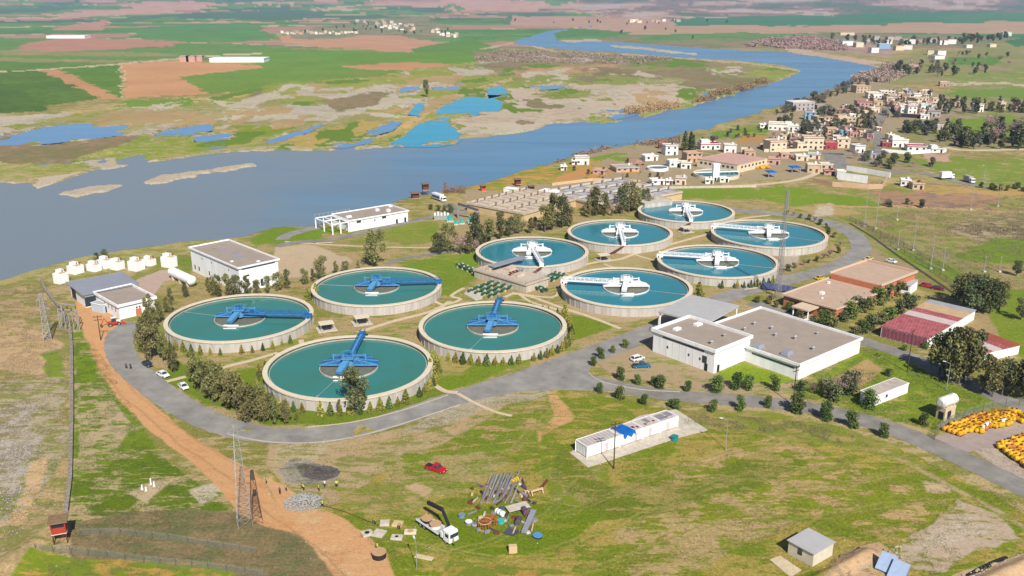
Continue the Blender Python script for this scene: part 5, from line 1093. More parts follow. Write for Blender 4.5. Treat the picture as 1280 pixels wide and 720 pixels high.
stuff('scrub', 'brown scrub on the plain where the river bends', 'scrub', [(590, 76), (700, 80), (800, 80), (850, 74), (720, 66), (620, 64)], 9000, 4, 'brown', 1.0, 4)
stuff('scrub', 'purple brown scrub on the village side of the river', 'scrub', [(1060, 102), (1110, 104), (1150, 90), (1150, 80), (1110, 82), (1085, 92)], 10000, 7, 'brown', .9, 5)
stuff('scrub', 'brown scrub on the slope between the bank and the houses', 'scrub', [(690, 206), (740, 192), (800, 182), (850, 180), (850, 172), (770, 181), (700, 196)], 4000, 1.6, 'brown', .4, 6)
stuff('reeds', 'orange brown reeds on the bank behind the white truck', 'reeds', [(552, 244), (582, 244), (584, 236), (556, 236)], 1200, 4, 'reed', .5, 7, .3)
stuff('dry_weeds', 'grey brown weeds along the lower left wire fences', 'weeds', [(60, 700), (96, 640), (200, 640), (300, 645), (350, 665), (430, 700), (440, 745), (60, 740)], 30000, .7, 'weeds', .09, 8, .4)
stuff('dry_weeds', 'dry weeds beside the east road verge', 'weeds', [(835, 520), (900, 518), (1000, 528), (1100, 552), (1080, 560), (980, 545), (850, 530)], 7000, .6, 'weeds', .13, 9, .4)
stuff('dry_weeds', 'dry weeds on the rough ground inside the boundary fence on the right', 'weeds', [(1180, 285), (1260, 275), (1300, 300), (1240, 300)], 3000, .9, 'weeds', .3, 10, .5)
stuff('dry_weeds', 'weeds at the lower right ditch', 'weeds', [(1020, 735), (1040, 700), (1075, 685), (1100, 690), (1070, 715), (1050, 740)], 3000, .7, 'weeds', .12, 12, .5)
MEAD = [(330, 556), (520, 530), (640, 495), (770, 500), (900, 520), (1040, 530), (1180, 585), (1330, 655), (1340, 750), (520, 750), (480, 690), (400, 640)]
stuff('grass_tufts', 'short green grass tufts all over the meadow', 'grass', MEAD, 60000, .16, 'thuja', .10, 41, .6)
stuff('grass_tufts', 'darker green grass tufts scattered over the meadow', 'grass', MEAD, 45000, .16, 'green', .10, 42, .6)
stuff('dry_grass', 'dry straw coloured grass scattered over the meadow', 'grass', MEAD, 45000, .14, 'reed', .09, 43, .5)
stuff('grass_tufts', 'green grass and weeds between the rubble wall and the dirt road', 'grass', [(92, 420), (125, 440), (200, 570), (320, 660), (90, 690)], 26000, .2, 'green', .10, 44, .6)
stuff('dry_grass', 'straw coloured weeds outside the rubble wall', 'grass', [(-40, 370), (60, 350), (86, 420), (86, 640), (50, 690), (-60, 740)], 40000, .2, 'weeds', .12, 45, .6)
stuff('grass_tufts', 'grass and weeds round the hall and the red sheds', 'grass', [(980, 480), (1080, 430), (1120, 446), (1240, 500), (1180, 540), (1000, 500)], 14000, .2, 'green', .13, 46, .6)
stuff('dry_grass', 'rough grass on the field past the road bend', 'grass', [(1090, 270), (1300, 240), (1300, 380), (1230, 370), (1100, 300)], 26000, .3, 'weeds', .2, 47, .6)
# ------------------------------------------------------------------ filter basins and riverside works
M_DST0 = mat('dark_valve', A(128, 118, 116), .7, .15, 1)
M_BAS = mat('basin_concrete', A(218, 200, 176), .85, .15, .4); M_BASG = mat('basin_grey_water', A(188, 192, 200), .5, .12, .3); M_TANW = mat('tan_wall', A(226, 196, 150), .85, .08, .4)
def basin(label, Apx, Bpx, Dpx, h, nu, nv, cell, Dlen=None):
    O, U, V, lu, lv = rect(Apx, Bpx, Dpx, h, Dlen); t = thing('filter_basin', O + (U * lu + V * lv) / 2, label, 'filter basin', 'concrete filter basins'); rz = atan2(U.y, U.x)
    q = [O, O + U * lu, O + U * lu + V * lv, O + V * lv]; MB().prism([(p.x, p.y) for p in q], -.3, h - .6).build('outer_wall', M_TANW, t)
    w = MB()
    for i in range(nu + 1): s = lu * i / nu; w.beam(O + U * s + Vector((0, 0, h - .15)), O + U * s + V * lv + Vector((0, 0, h - .15)), .9 if i % 2 == 0 else .5, .9)
    for j in range(nv + 1): s = lv * j / nv; w.beam(O + V * s + Vector((0, 0, h - .14)), O + V * s + U * lu + Vector((0, 0, h - .14)), .9, .92)
    w.build('dividing_walls', M_BAS, t)
    for i in range(nu):
        for j in range(nv):
            c = O + U * lu * (i + .5) / nu + V * lv * (j + .5) / nv; k = (i * 3 + j * 5) % 4
            MB().box(c + Vector((0, 0, h - .42 - .07 * k)), (lu / nu - 1.0, lv / nv - 1.0, .3), rz).build('cell_water', cell if k else M_BAS, t)
            mb = MB(); c2 = c + V * lv / nv * .36
            mb.box(c2 + Vector((0, 0, h + .5)), (lu / nu * .75, .7, 1.0), rz); mb.build('outlet_trough', M_CONCG if cell is M_BASG else M_BAS, t)
            c3 = c + U * lu / nu * .42 + V * lv / nv * .3; MB().cyl(c3 + Vector((0, 0, h - .3)), c3 + Vector((0, 0, h + 1.1)), .3, 8).cyl(c3 + Vector((0, 0, h + 1.1)), c3 + Vector((0, 0, h + 1.3)), .5, 8).build('valve', M_DST0, t)
    return O, U, V, lu, lv
basin('long tan concrete basin with two rows of open cells and rusty valves', (655, 267), (715, 246), (590, 252), 4.0, 8, 3, mat('basin_dry', A(214, 198, 182), .8, .15, .4))
basin('grey concrete basin with rows of open cells beside the farthest round tank', (757, 258), (827, 235), (703, 236), 4.0, 7, 4, M_BASG)
building('basin_end_house', 'plain concrete block house at the right end of the grey basin', 'building', (806, 254), (827, 247), (800, 244), 5.0, M_CONCG, M_CONC, parapet=.3, trim=M_CONC)
# chamber between the tanks
O, U, V, lu, lv = rect((657.5, 355.5), (683, 346), (598, 335), 3.2)
t = thing('distribution_chamber', O + (U * lu + V * lv) / 2, 'square concrete chamber with stepped edge and valves between the round tanks', 'concrete chamber')
q = [O, O + U * lu, O + U * lu + V * lv, O + V * lv]; MB().prism([(p.x, p.y) for p in q], -.2, 2.7).build('lower_wall', M_CONC, t)
e_ = -.35; q2 = [O + U * -.35 + V * -.35, O + U * (lu + .35) - V * .35, O + U * (lu + .35) + V * (lv + .35), O - U * .35 + V * (lv + .35)]
MB().prism([(p.x, p.y) for p in q2], 2.72, 3.25).build('slab', mat('slab_concrete', A(214, 196, 176), .85, .1, .8), t)
for k, (a_, b_, dx, dy, dz) in enumerate([(.75, .62, 3.5, 3, .8), (.5, .35, 4, 2.5, .7), (.3, .82, 2.5, 2, 1)]): MB().box(O + U * lu * a_ + V * lv * b_ + Vector((0, 0, 3.25 + dz / 2)), (dx, dy, dz), atan2(U.y, U.x)).build('raised_block', M_BAS, t)
for i in range(5): c = O + U * lu * (.3 + .14 * i) + V * lv * .42; MB().cyl(c + Vector((0, 0, 3.2)), c + Vector((0, 0, 4.4)), .35, 8).cyl(c + Vector((0, 0, 4.4)), c + Vector((0, 0, 4.6)), .6, 8).build('valve', M_RUST if i < 3 else M_STEEL, t)
rl = MB()
for p, q_ in ((O, O + U * lu), (O, O + V * lv), (O + U * lu, O + U * lu + V * lv)):
    n_ = int((q_ - p).length / 2)
    for z_ in (3.8, 4.3): rl.beam(p + Vector((0, 0, z_)), q_ + Vector((0, 0, z_)), .06)
    for i in range(n_ + 1): r_ = p.lerp(q_, i / n_); rl.beam(r_ + Vector((0, 0, 3.2)), r_ + Vector((0, 0, 4.3)), .06)
rl.build('guard_rail', M_STEEL, t)
a_, b_ = W(614, 333, 5), W(655, 321, 5); t2 = thing('lean_to_roof', (a_ + b_) / 2 - Vector((0, 0, 5)), 'narrow blue grey lean to roof over the back edge of the square concrete chamber', 'roof')
MB().beam(a_, b_, 3.4, .3).build('roof', M_ROOFB, t2)
for i in range(5): p = a_.lerp(b_, .02 + i * .24); MB().beam(p - Vector((0, 0, 5)), p - Vector((0, 0, .1)), .2).build('post', M_STEEL, t2)
# green pipe racks
def piperack(px0, px1, n, gap, label):
    a_, b_ = W(*px0), W(*px1); d = (b_ - a_).normalized(); nn = Vector((-d.y, d.x, 0)); t = thing('pipe_rack', (a_ + b_) / 2, label, 'pipes', 'green pipe racks by the chamber')
    for i in range(n):
        o_ = nn * gap * (i - (n - 1) / 2); MB().cyl(a_ + o_ + Vector((0, 0, 1.0)), b_ + o_ + Vector((0, 0, 1.0)), .45, 10).build('pipe', M_GREEN, t)
        L_ = (b_ - a_).length; k = max(2, int(L_ / 3.5))
        for j in range(k): p = a_.lerp(b_, (j + .3) / k) + o_; MB().box(p + Vector((0, 0, .35)), (.7, 1.1, .7), atan2(d.y, d.x)).box(p + d * .8 + Vector((0, 0, 1.25)), (.5, .7, .9), atan2(d.y, d.x)).build('support', M_CONC, t)
piperack((598, 370), (640, 352), 4, 3.0, 'four parallel green pipes on concrete supports in front of the square chamber')
piperack((668, 360), (682, 366), 2, 1.8, 'short green pipes on the right front of the square chamber')
piperack((684, 352), (700, 344), 3, 1.8, 'green pipes between the square chamber and its right hand tank')
piperack((573, 333), (598, 344), 2, 1.6, 'green pipes with white supports left of the square chamber')
ps = [W(*p) for p in [(580, 368), (588, 360), (604, 368), (603, 374), (594, 376)]]
tag(MB().prism([(p.x, p.y) for p in ps], -.1, .3).build('concrete_slab', M_CONC), 'bare concrete slab at the left end of the four green pipes', 'slab')
# little valve shelters
for px, lab in [((408, 412), 'left one of the two small flat shelters between the blue bridge tanks'), ((452, 404), 'right one of the two small flat shelters between the blue bridge tanks'),
                ((754, 325), 'small flat shelter on the path crossing between the white bridge tanks'), ((857, 290), 'small flat shelter below the farthest white bridge tank')]:
    c = W(*px); t = thing('valve_shelter', c, lab, 'shelter', 'valve shelters between the tanks'); k = .9
    MB().box(c + Vector((0, 0, .1)), (6, 5, .4), .4).build('base_slab', M_CONC, t); MB().box(c + Vector((0, 0, 2.3)), (4.6, 3.4, .22), .4).build('roof', M_RIM, t)
    MB().box(c + Vector((.2, -.1, .5)), (2.6, 1.8, .7), .4).build('valve_pit', M_DARK, t)
    for sx in (-1, 1):
        for sy in (-1, 1): p = c + Vector((sx * 1.9 * cos(.4) - sy * 1.4 * sin(.4), sx * 1.9 * sin(.4) + sy * 1.4 * cos(.4), 0)); MB().beam(p, p + Vector((0, 0, 2.2)), .18).build('post', M_STEEL, t)
# white chambers on the river bank
for i, (x, y, w_, d_, h_, lab) in enumerate([(77, 353, 3.6, 4.5, 5.2, 'white concrete chamber at the far left of the river bank row'), (95, 341, 4.8, 4.5, 4.2, 'white concrete chamber behind the left end of the blue grey shed'),
    (118, 338, 5.0, 3.6, 3.6, 'white concrete chamber with low front behind the middle of the blue grey shed'), (132, 334, 4.8, 4.5, 4.4, 'tall white concrete chamber behind the middle of the blue grey shed'),
    (147, 336, 4.4, 4.2, 4.2, 'white concrete chamber behind the right end of the blue grey shed'), (171, 337, 5.0, 4.6, 5.0, 'white concrete chamber nearest the paved yard'), (187, 331, 4.6, 3.4, 3.4, 'low white concrete chamber left of the long white tank'),
    (212, 333, 5.2, 4.2, 5.6, 'tall white concrete chamber at the upper end of the long white tank')]):
    w_ *= .92; d_ *= .9; h_ *= .74; c = W(x, y); t = thing('intake_chamber', c, lab, 'concrete chamber', 'white chambers on the river bank'); rz = -.45
    MB().box(c + Vector((0, 0, h_ / 2 - .1)), (w_, d_, h_), rz).build('wall', M_WHITE, t); MB().box(c + Vector((-w_ * .18, d_ * .22, h_ + .4)), (w_ * .55, d_ * .5, 1.0), rz).build('upper_box', M_WHITE, t)
    MB().box(c + Vector((w_ * .2, -d_ * .1, h_ + .04)), (w_ * .5, d_ * .5, .12), rz).build('hatch', M_TANW, t)
    for k in range(3): p = c + Vector((-w_ * .1 + k * .9, .2 + k * .3, h_)); MB().cyl(p, p + Vector((0, 0, .9)), .16, 8).build('vent_pipe', M_RUST, t)
c0, c1 = W(215, 338, 3), W(240, 352, 2.2); t = thing('horizontal_tank', W(228, 350), 'long white horizontal cylinder tank beside the tall control building', 'tank'); c0.z = c1.z = 2.6
d = (c1 - c0).normalized(); MB().cyl(c0, c1, 1.7, 24).cyl(c1, c1 + d * .7, 1.7, 24, 1.0).cyl(c1 + d * .7, c1 + d * .95, 1.0, 24, .3).build('shell', M_WHITE, t)
for k in (.15, .5, .88): p = c0.lerp(c1, k); MB().box((p.x, p.y, .75), (.8, 2.8, 1.6), atan2(d.y, d.x)).build('saddle', M_CONC, t)
# grey machinery near the basins
t = thing('gantry_frame', W(606, 270), 'dark steel gantry frame with turquoise machines beneath at the left end of the basins', 'gantry')
a_, b_ = W(573, 273), W(598, 276); MB().beam(a_, a_ + Vector((0, 0, 7)), .8).build('column', M_GREYP, t); MB().beam(b_, b_ + Vector((0, 0, 5)), .8).build('column', M_GREYP, t); MB().beam(a_ + Vector((0, 0, 7)), b_ + Vector((0, 0, 5)), .9).build('beam', mat('dark_steel', A(90, 90, 104), .6, .1, 1), t)
M_DST = MATS['dark_steel']
for i, (x, y, s_) in enumerate([(589, 279, 3.5), (577, 280, 2.6), (562, 277, 3.2), (570, 281, 2.2)]):
    c = W(x, y); t = thing('pump_unit', c, ('tallest' if i == 0 else ['', 'second from the left', 'leftmost', 'lowest'][i]) + ' turquoise pump unit under the dark gantry', 'pump', 'turquoise pumps'); MB().box(c + Vector((0, 0, .3)), (s_, s_ * .8, .6), .3).build('base', M_CONC, t)
    MB().cyl(c + Vector((0, 0, .6)), c + Vector((0, 0, s_ * .9)), s_ * .3, 12).build('motor', M_TEAL, t); MB().cyl(c + Vector((-s_ * .5, 0, 1)), c + Vector((s_ * .5, 0, 1)), s_ * .2, 10).build('pipe', M_TEAL, t)
c = W(552, 274); t = thing('machinery_unit', c, 'pale grey tangle of pipes and boxes left of the turquoise pumps', 'machine')
MB().box(c + Vector((0, 0, 1)), (7, 3, 2), .1).build('casing', M_STEEL, t)
for k in range(5): p = c + Vector((-3 + k * 1.5, -.6, 2)); MB().cyl(p, p + Vector((0, 0, 1.2 + .5 * (k % 2))), .5, 10).build('drum', M_WHITE2, t)
# red brown guard boxes along the bank
def guard_box(x, y, w_, h_, leg, label, col='rust'):
    c = W(x, y); t = thing('guard_tower', c, label, 'guard tower', 'guard boxes along the edge of the site'); m = MATS[col]; rz = .35
    ca, sa = cos(rz), sin(rz); R_ = lambda a, b, z: c + Vector((a * ca - b * sa, a * sa + b * ca, z)); k = w_ / 2
    for sx in (-1, 1):
        for sy in (-1, 1): MB().beam(R_(sx * k * .9, sy * k * .9, 0), R_(sx * k * .9, sy * k * .9, leg), .14).build('leg', M_RUST, t)
    br = MB()
    if leg > 1.2:
        for s in (-1, 1): br.beam(R_(-k * .9, s * k * .9, .2), R_(k * .9, s * k * .9, leg - .1), .08); br.beam(R_(s * k * .9, -k * .9, .2), R_(s * k * .9, k * .9, leg - .1), .08)
        br.build('bracing', M_RUST, t)
    MB().box(R_(0, 0, leg + h_ * .28), (w_, w_, h_ * .56), rz).build('cabin', m, t)
    cp = MB()
    for sx in (-1, 1):
        for sy in (-1, 1): cp.beam(R_(sx * k * .94, sy * k * .94, leg + h_ * .5), R_(sx * k * .94, sy * k * .94, leg + h_), .22)
    cp.build('corner_post', m, t); MB().box(R_(0, 0, leg + h_ * .75), (w_ * .9, w_ * .9, h_ * .45), rz).build('window', M_DARK, t)
    MB().box(R_(0, 0, leg + .04), (w_ * 1.06, w_ * 1.06, .14), rz).build('floor_edge', M_RIM, t)
    MB().box(R_(0, 0, leg + h_ + .1), (w_ * 1.35, w_ * 1.35, .22), rz).build('roof', mat('guard_roof', A(150, 122, 92), .8, .2, 1), t)
mat('guard_red', A(188, 68, 52), .7, .15, 1); mat('guard_orange', A(222, 96, 50), .7, .1, 1)
guard_box(77, 677, 2.6, 2.5, 2.4, 'red wooden guard tower on legs at the lower left fence corner', 'guard_red')
guard_box(532, 243, 3.0, 3.2, 2.5, 'dark red guard tower on the bank point left of the white truck', 'rust')
guard_box(519, 248, 3.4, 2.6, .3, 'low dark red guard box on the bank point, left of the taller one', 'rust')
guard_box(604, 240, 2.4, 2.8, .6, 'bright orange guard box on the grass bank', 'guard_orange')
guard_box(647, 233, 2.8, 2.8, 1.2, 'dark red guard box behind the white container row on the bank', 'rust')
guard_box(664, 240, 2.6, 2.8, .5, 'dark red guard box above the middle of the tan basin', 'rust')
# small round tank of the old works
c = W(895, 220); t = thing('small_settling_tank', c, 'small blue round tank with white tower in the old works', 'settling tank', None); Rr = 13.2
MB().lathe(c, [(Rr, -.3), (Rr, 1.8), (Rr - .7, 1.8), (Rr - .7, .6)], 48).build('outer_wall', M_RIM, t)
mb = MB().add([(c.x, c.y, 1.2)] + [(c.x + (Rr - .6) * cos(2 * pi * i / 48), c.y + (Rr - .6) * sin(2 * pi * i / 48), 1.2) for i in range(48)], [(0, i + 1, (i + 1) % 48 + 1) for i in range(48)]); mb.build('water', WT_W, t)
MB().beam(c + Vector((-Rr, -2, 2.4)), c + Vector((Rr, 2, 2.4)), 1.2, .5).build('bridge', M_WHITE2, t)
c = W(894, 226); t = thing('white_tower', c, 'slim white tower standing in front of the small round tank', 'tower'); MB().box(c + Vector((0, 0, 4.6)), (3.4, 3.4, 9.4)).build('wall', M_WHITE, t); MB().box(c + Vector((0, 0, 9.5)), (3.9, 3.9, .5)).build('cap', M_WHITE, t); MB().box(c + Vector((-.3, -1.75, 1.1)), (1.1, .12, 2.1)).build('door', M_DARK, t)
c = W(822, 212); t = thing('small_round_pond_tank', c, 'small white rimmed round tank with dark water left of the old works', 'settling tank'); MB().lathe(c, [(6.4, -.2), (6.4, 1.6), (5.6, 1.6), (5.6, .6)], 40).build('outer_wall', M_WHITE, t)
mb = MB().add([(c.x, c.y, 1.1)] + [(c.x + 5.7 * cos(2 * pi * i / 40), c.y + 5.7 * sin(2 * pi * i / 40), 1.1) for i in range(40)], [(0, i + 1, (i + 1) % 40 + 1) for i in range(40)]); mb.build('water', mat('dark_water', A(70, 84, 110), .2, .1, 1), t)
# ------------------------------------------------------------------ houses
HC_ = {'white': ((.70, .68, .63), 'white'), 'cream': (A(240, 222, 190), 'cream'), 'tan': (A(210, 186, 156), 'tan'), 'orange': (A(218, 180, 150), 'pale orange'), 'pink': (A(212, 168, 156), 'pink'), 'red': (A(176, 74, 78), 'red'),
       'grey': (A(190, 182, 178), 'grey'), 'blue': (A(150, 190, 224), 'pale blue'), 'brown': (A(170, 136, 112), 'brown'), 'dark': (A(84, 76, 74), 'dark')}
for k, (c, nme) in list(HC_.items()): mat('house_' + k, c, .8, .1, .4)
HOUSES = []
def house(x0, x1, y0, y1, col, roof=None, where='', rot=None, kind='house', far=False, yard=None, group=None, depth=None):
    """outline in the photo: x0..x1, top y0, foot y1"""
    s = ppm(y1); w = (x1 - x0) / s * .84; d = depth or max(4, min(w * .8, 14)); foot = d * .5; b = W((x0 + x1) / 2, y1)
    sd_ = cos(PITCH) * (y1 - YH) / 1208 / cos(PITCH); hgt = max(2.8, ((y1 - y0) / s - d * sd_) / .97); hgt = min(hgt * .84, 8.5)
    c = Vector((b.x, b.y + d / 2, 0)); rz = rot if rot is not None else ((x0 * 7 + y1 * 3) % 11 - 5) * .06
    HOUSES.append((x0, c, w, d, hgt, col, roof, where, rz, kind, far, group))
def build_house(i, c, w, d, h, col, roof, where, rz, kind, far, group):
    cn = HC_[col][1]; st = 'two storey' if h > 5.2 else 'one storey'; rcn = (' with %s roof' % HC_[roof][1]) if roof and roof != col else ''
    lab = '%s %s %s%s, %s from the left %s' % (cn, st if not far else 'tiny', kind, rcn, ordw(i), where); t = thing(kind.split()[-1], c, lab, 'house', group)
    ca, sa = cos(rz), sin(rz); R_ = lambda a, b, z: c + Vector((a * ca - b * sa, a * sa + b * ca, z)); wm = MATS['house_' + col]; rm = MATS['house_' + (roof or col)]
    mb = MB().box(R_(0, 0, h / 2 - .15), (w, d, h - .3), rz)
    if (i * 3 + int(w)) % 4 == 0 and w > 8 and not far: mb.box(R_(-w * .2, d * .1, h + 1.1), (w * .45, d * .6, 2.4), rz)
    mb.build('wall', wm, t); mb = MB().box(R_(0, 0, h - .06), (w + .8, d + .8, .25), rz); rf = mb.build('roof', rm, t)
    if far: return
    pr = MB(); k = .25
    for a1, b1, a2, b2 in ((-1, -1, 1, -1), (1, -1, 1, 1), (1, 1, -1, 1), (-1, 1, -1, -1)): pr.beam(R_(a1 * w / 2, b1 * d / 2, h + .25), R_(a2 * w / 2, b2 * d / 2, h + .25), k, .5)
    pr.build('parapet', wm, t)
    nst = 2 if h > 5.2 else 1; nw = max(2, min(5, int(w / 3.2)))
    for s_ in range(nst):
        for j in range(nw):
            if s_ == 0 and j == nw // 2: MB().box(R_((j + .5) / nw * w - w / 2, -d / 2 - .03, 1.1), (1.3, .12, 2.2), rz).build('door', M_RUST if i % 2 else M_DARK, t); continue
            MB().box(R_((j + .5) / nw * w - w / 2, -d / 2 - .03, 1.7 + 3 * s_), (1.4, .12, 1.2), rz).build('window', M_GLASS, t)
    for j in (-.25, .25): MB().box(R_(w / 2 + .03, d * j, 1.7 + (3 if nst == 2 else 0)), (.12, 1.2, 1.2), rz).build('window', M_GLASS, t)
    if i % 3: MB().cyl(R_(w * .25, d * .2, h), R_(w * .25, d * .2, h + 1.3), .6, 10).build('water_drum', M_WHITE if i % 2 else M_RUST, t)
V1 = 'in the riverside works and village'; G1 = 'houses of the riverside village'
L1 = [(700, 709, 207, 213, 'white'), (714, 722, 200, 206, 'white'), (717, 738, 193, 206, 'white', 'grey'), (741, 760, 212, 218, 'pink', 'tan'), (764, 800, 206, 215, 'tan', 'grey'), (803, 823, 192, 201, 'white'), (782, 808, 202, 209, 'brown', 'pink'),
      (812, 832, 223, 231, 'white'), (832, 841, 224, 231, 'white'), (844, 860, 219, 231, 'cream', 'grey'), (834, 852, 198, 209, 'white'), (851, 866, 200, 211, 'white', 'cream'), (823, 832, 176, 186, 'red', 'orange'), (828, 848, 178, 194, 'white', 'grey'),
      (873, 902, 176, 187, 'white', 'red'), (904, 922, 178, 191, 'white', 'grey'), (854, 878, 187, 203, 'orange'), (926, 942, 184, 194, 'cream'), (881, 893, 224, 230, 'white'), (898, 912, 223, 228, 'white'), (930, 946, 186, 196, 'tan', 'pink'),
      (957, 984, 172, 190, 'cream', 'pink'), (993, 1008, 175, 187, 'cream'), (1003, 1032, 167, 187, 'cream', 'tan'), (1030, 1048, 175, 187, 'red', 'pink'), (1046, 1064, 170, 185, 'cream'), (1065, 1082, 179, 191, 'white', 'grey'), (1032, 1052, 158, 168, 'orange'), (1048, 1060, 162, 170, 'blue', 'tan'),
      (1017, 1042, 143, 156, 'orange', 'tan'), (1042, 1071, 144, 157, 'tan', 'cream'), (961, 988, 151, 163, 'white', 'cream'), (980, 1001, 154, 163, 'white'), (949, 960, 154, 160, 'white'), (984, 1020, 124, 138, 'grey', 'white'), (1006, 1022, 138, 150, 'blue', 'grey'), (1056, 1077, 135, 143, 'orange', 'red'),
      (1070, 1092, 124, 137, 'pink', 'red'), (1067, 1089, 105, 116, 'tan', 'orange'), (1084, 1104, 114, 123, 'white', 'cream'), (1100, 1120, 112, 122, 'cream', 'white'), (1112, 1124, 118, 126, 'grey', 'pink'), (1131, 1142, 112, 121, 'grey', 'blue'), (1138, 1162, 120, 131, 'cream', 'tan'), (1142, 1154, 116, 123, 'white', 'pink'),
      (1166, 1178, 121, 132, 'cream', 'tan'), (1125, 1136, 132, 141, 'white'), (1134, 1147, 130, 142, 'white', 'red'), (1150, 1160, 129, 138, 'white', 'blue'), (1151, 1163, 142, 149, 'white'), (1160, 1178, 136, 146, 'grey', 'brown'), (1160, 1170, 130, 136, 'white'), (1189, 1200, 122, 132, 'orange', 'pink'), (1217, 1230, 128, 140, 'white', 'pink'), (1236, 1244, 127, 138, 'tan', 'cream'),
      (1248, 1257, 126, 138, 'cream', 'tan'), (1267, 1274, 130, 138, 'pink', 'tan'), (1113, 1137, 171, 184, 'white'), (1108, 1118, 166, 175, 'cream', 'white'), (1102, 1114, 176, 184, 'red', 'pink'), (1134, 1162, 179, 189, 'white', 'red'), (1162, 1182, 184, 191, 'white', 'grey'), (1148, 1164, 153, 162, 'grey', 'white'), (1164, 1180, 154, 162, 'grey', 'white'), (1175, 1188, 101, 108, 'pink', 'white'),
      (1008, 1026, 202, 216, 'tan', 'white'), (1024, 1042, 202, 212, 'tan', 'white'), (1030, 1046, 212, 219, 'pink', 'red'), (1046, 1058, 211, 222, 'white'), (1126, 1140, 222, 233, 'white'), (1139, 1156, 226, 237, 'tan'), (1082, 1096, 190, 198, 'grey'), (960, 978, 195, 206, 'pink', 'orange'), (975, 992, 190, 198, 'pink', 'tan'), (994, 1012, 192, 201, 'cream', 'white'), (1010, 1028, 190, 199, 'cream', 'blue'), (940, 962, 198, 207, 'tan', 'red'),
      (1085, 1100, 133, 141, 'cream'), (1090, 1104, 124, 132, 'tan'), (1020, 1036, 130, 137, 'grey', 'brown'), (1036, 1054, 138, 145, 'brown', 'grey'), (1108, 1120, 126, 133, 'pink', 'tan'), (1095, 1102, 158, 164, 'cream'), (1044, 1056, 158, 164, 'tan', 'cream')]
_r = random.Random(31); _p = [(1030, 190), (1092, 172), (1108, 120), (1160, 118), (1166, 146), (1060, 136), (1000, 166), (950, 186)]; _k = 0
while _k < 80:
    x_, y_ = _r.uniform(950, 1166), _r.uniform(118, 190)
    if not inside(_p, np.array([x_]), np.array([y_]))[0] or min(abs(x_ - (r[0] + r[1]) / 2) + 2.2 * abs(y_ - r[3]) for r in L1) < 8 or (1088 < x_ < 1116 and y_ > 136): continue
    w_ = _r.uniform(6, 13); L1.append((x_ - w_ / 2, x_ + w_ / 2, y_ - _r.uniform(6, 9), y_, _r.choice(['white', 'cream', 'tan', 'grey', 'cream', 'pink', 'brown']), _r.choice(['white', 'grey', 'cream', 'tan', 'brown', 'pink']))); _k += 1
L1 = [r for r in L1]
for r in []: pass
L2 = [(1050, 1068, 46, 57, 'white', 'blue'), (1050, 1070, 40, 44, 'cream'), (1068, 1080, 52, 59, 'cream', 'white'), (1080, 1088, 47, 53, 'grey'), (1087, 1099, 53, 66, 'white', 'grey'), (1098, 1114, 50, 61, 'blue', 'white'), (1104, 1116, 49, 55, 'white', 'pink'), (1118, 1130, 56, 63, 'cream', 'tan'), (1130, 1142, 55, 62, 'white', 'tan'), (1130, 1146, 43, 55, 'white'), (1118, 1128, 44, 50, 'grey', 'brown'),
      (1148, 1160, 48, 53, 'pink', 'brown'), (1160, 1172, 47, 53, 'grey', 'pink'), (1174, 1186, 43, 56, 'white', 'pink'), (1184, 1196, 47, 55, 'white', 'cream'), (1160, 1172, 61, 69, 'cream', 'brown'), (1170, 1183, 61, 70, 'white', 'pink'), (1164, 1182, 68, 74, 'white', 'orange'), (1206, 1216, 55, 60, 'white', 'cream'), (1236, 1246, 54, 59, 'cream'), (1252, 1266, 38, 45, 'white'), (1134, 1148, 79, 88, 'pink', 'tan'), (1092, 1100, 44, 50, 'grey', 'pink'), (1108, 1118, 45, 50, 'tan', 'pink')]
for r in L1: house(r[0], r[1], r[2], r[3], r[4], r[5] if len(r) > 5 else None, 'in the riverside village', group=G1, far=False)
for r in L2: house(r[0], r[1], r[2], r[3], r[4], r[5] if len(r) > 5 else None, 'in the upper village', group='houses of the upper village', far=True)
rr = random.Random(77); cols = ['white', 'cream', 'cream', 'tan', 'grey', 'orange', 'white']
for i in range(24): x = 350 + i * 4.0 + rr.uniform(-1, 1); y = 42 + rr.uniform(-1.5, 1.5); house(x, x + rr.uniform(3.5, 6), y - rr.uniform(2, 4), y, rr.choice(cols), rr.choice(cols), 'in the far settlement across the plain', group='houses of the far settlement', far=True)
for i in range(46): u = rr.random(); x = 440 + u * 135; y = 26 + u * 20 + rr.uniform(-5, 4) ; y = min(y, 47); house(x, x + rr.uniform(3.5, 6.5), y - rr.uniform(2, 4.5), y, rr.choice(cols), rr.choice(cols), 'in the far settlement across the plain', group='houses of the far settlement', far=True)
for i in range(9): x = 785 + rr.uniform(0, 60); house(x, x + rr.uniform(4, 8), 23, 27 + rr.uniform(-1, 2), rr.choice(cols), None, 'on the plain beyond the river bend', group='buildings beyond the river bend', far=True)
for k in sorted(set(h[7] for h in HOUSES)):
    for i, h in enumerate(sorted([h for h in HOUSES if h[7] == k], key=lambda h: h[0])): build_house(i + 1, *h[1:])
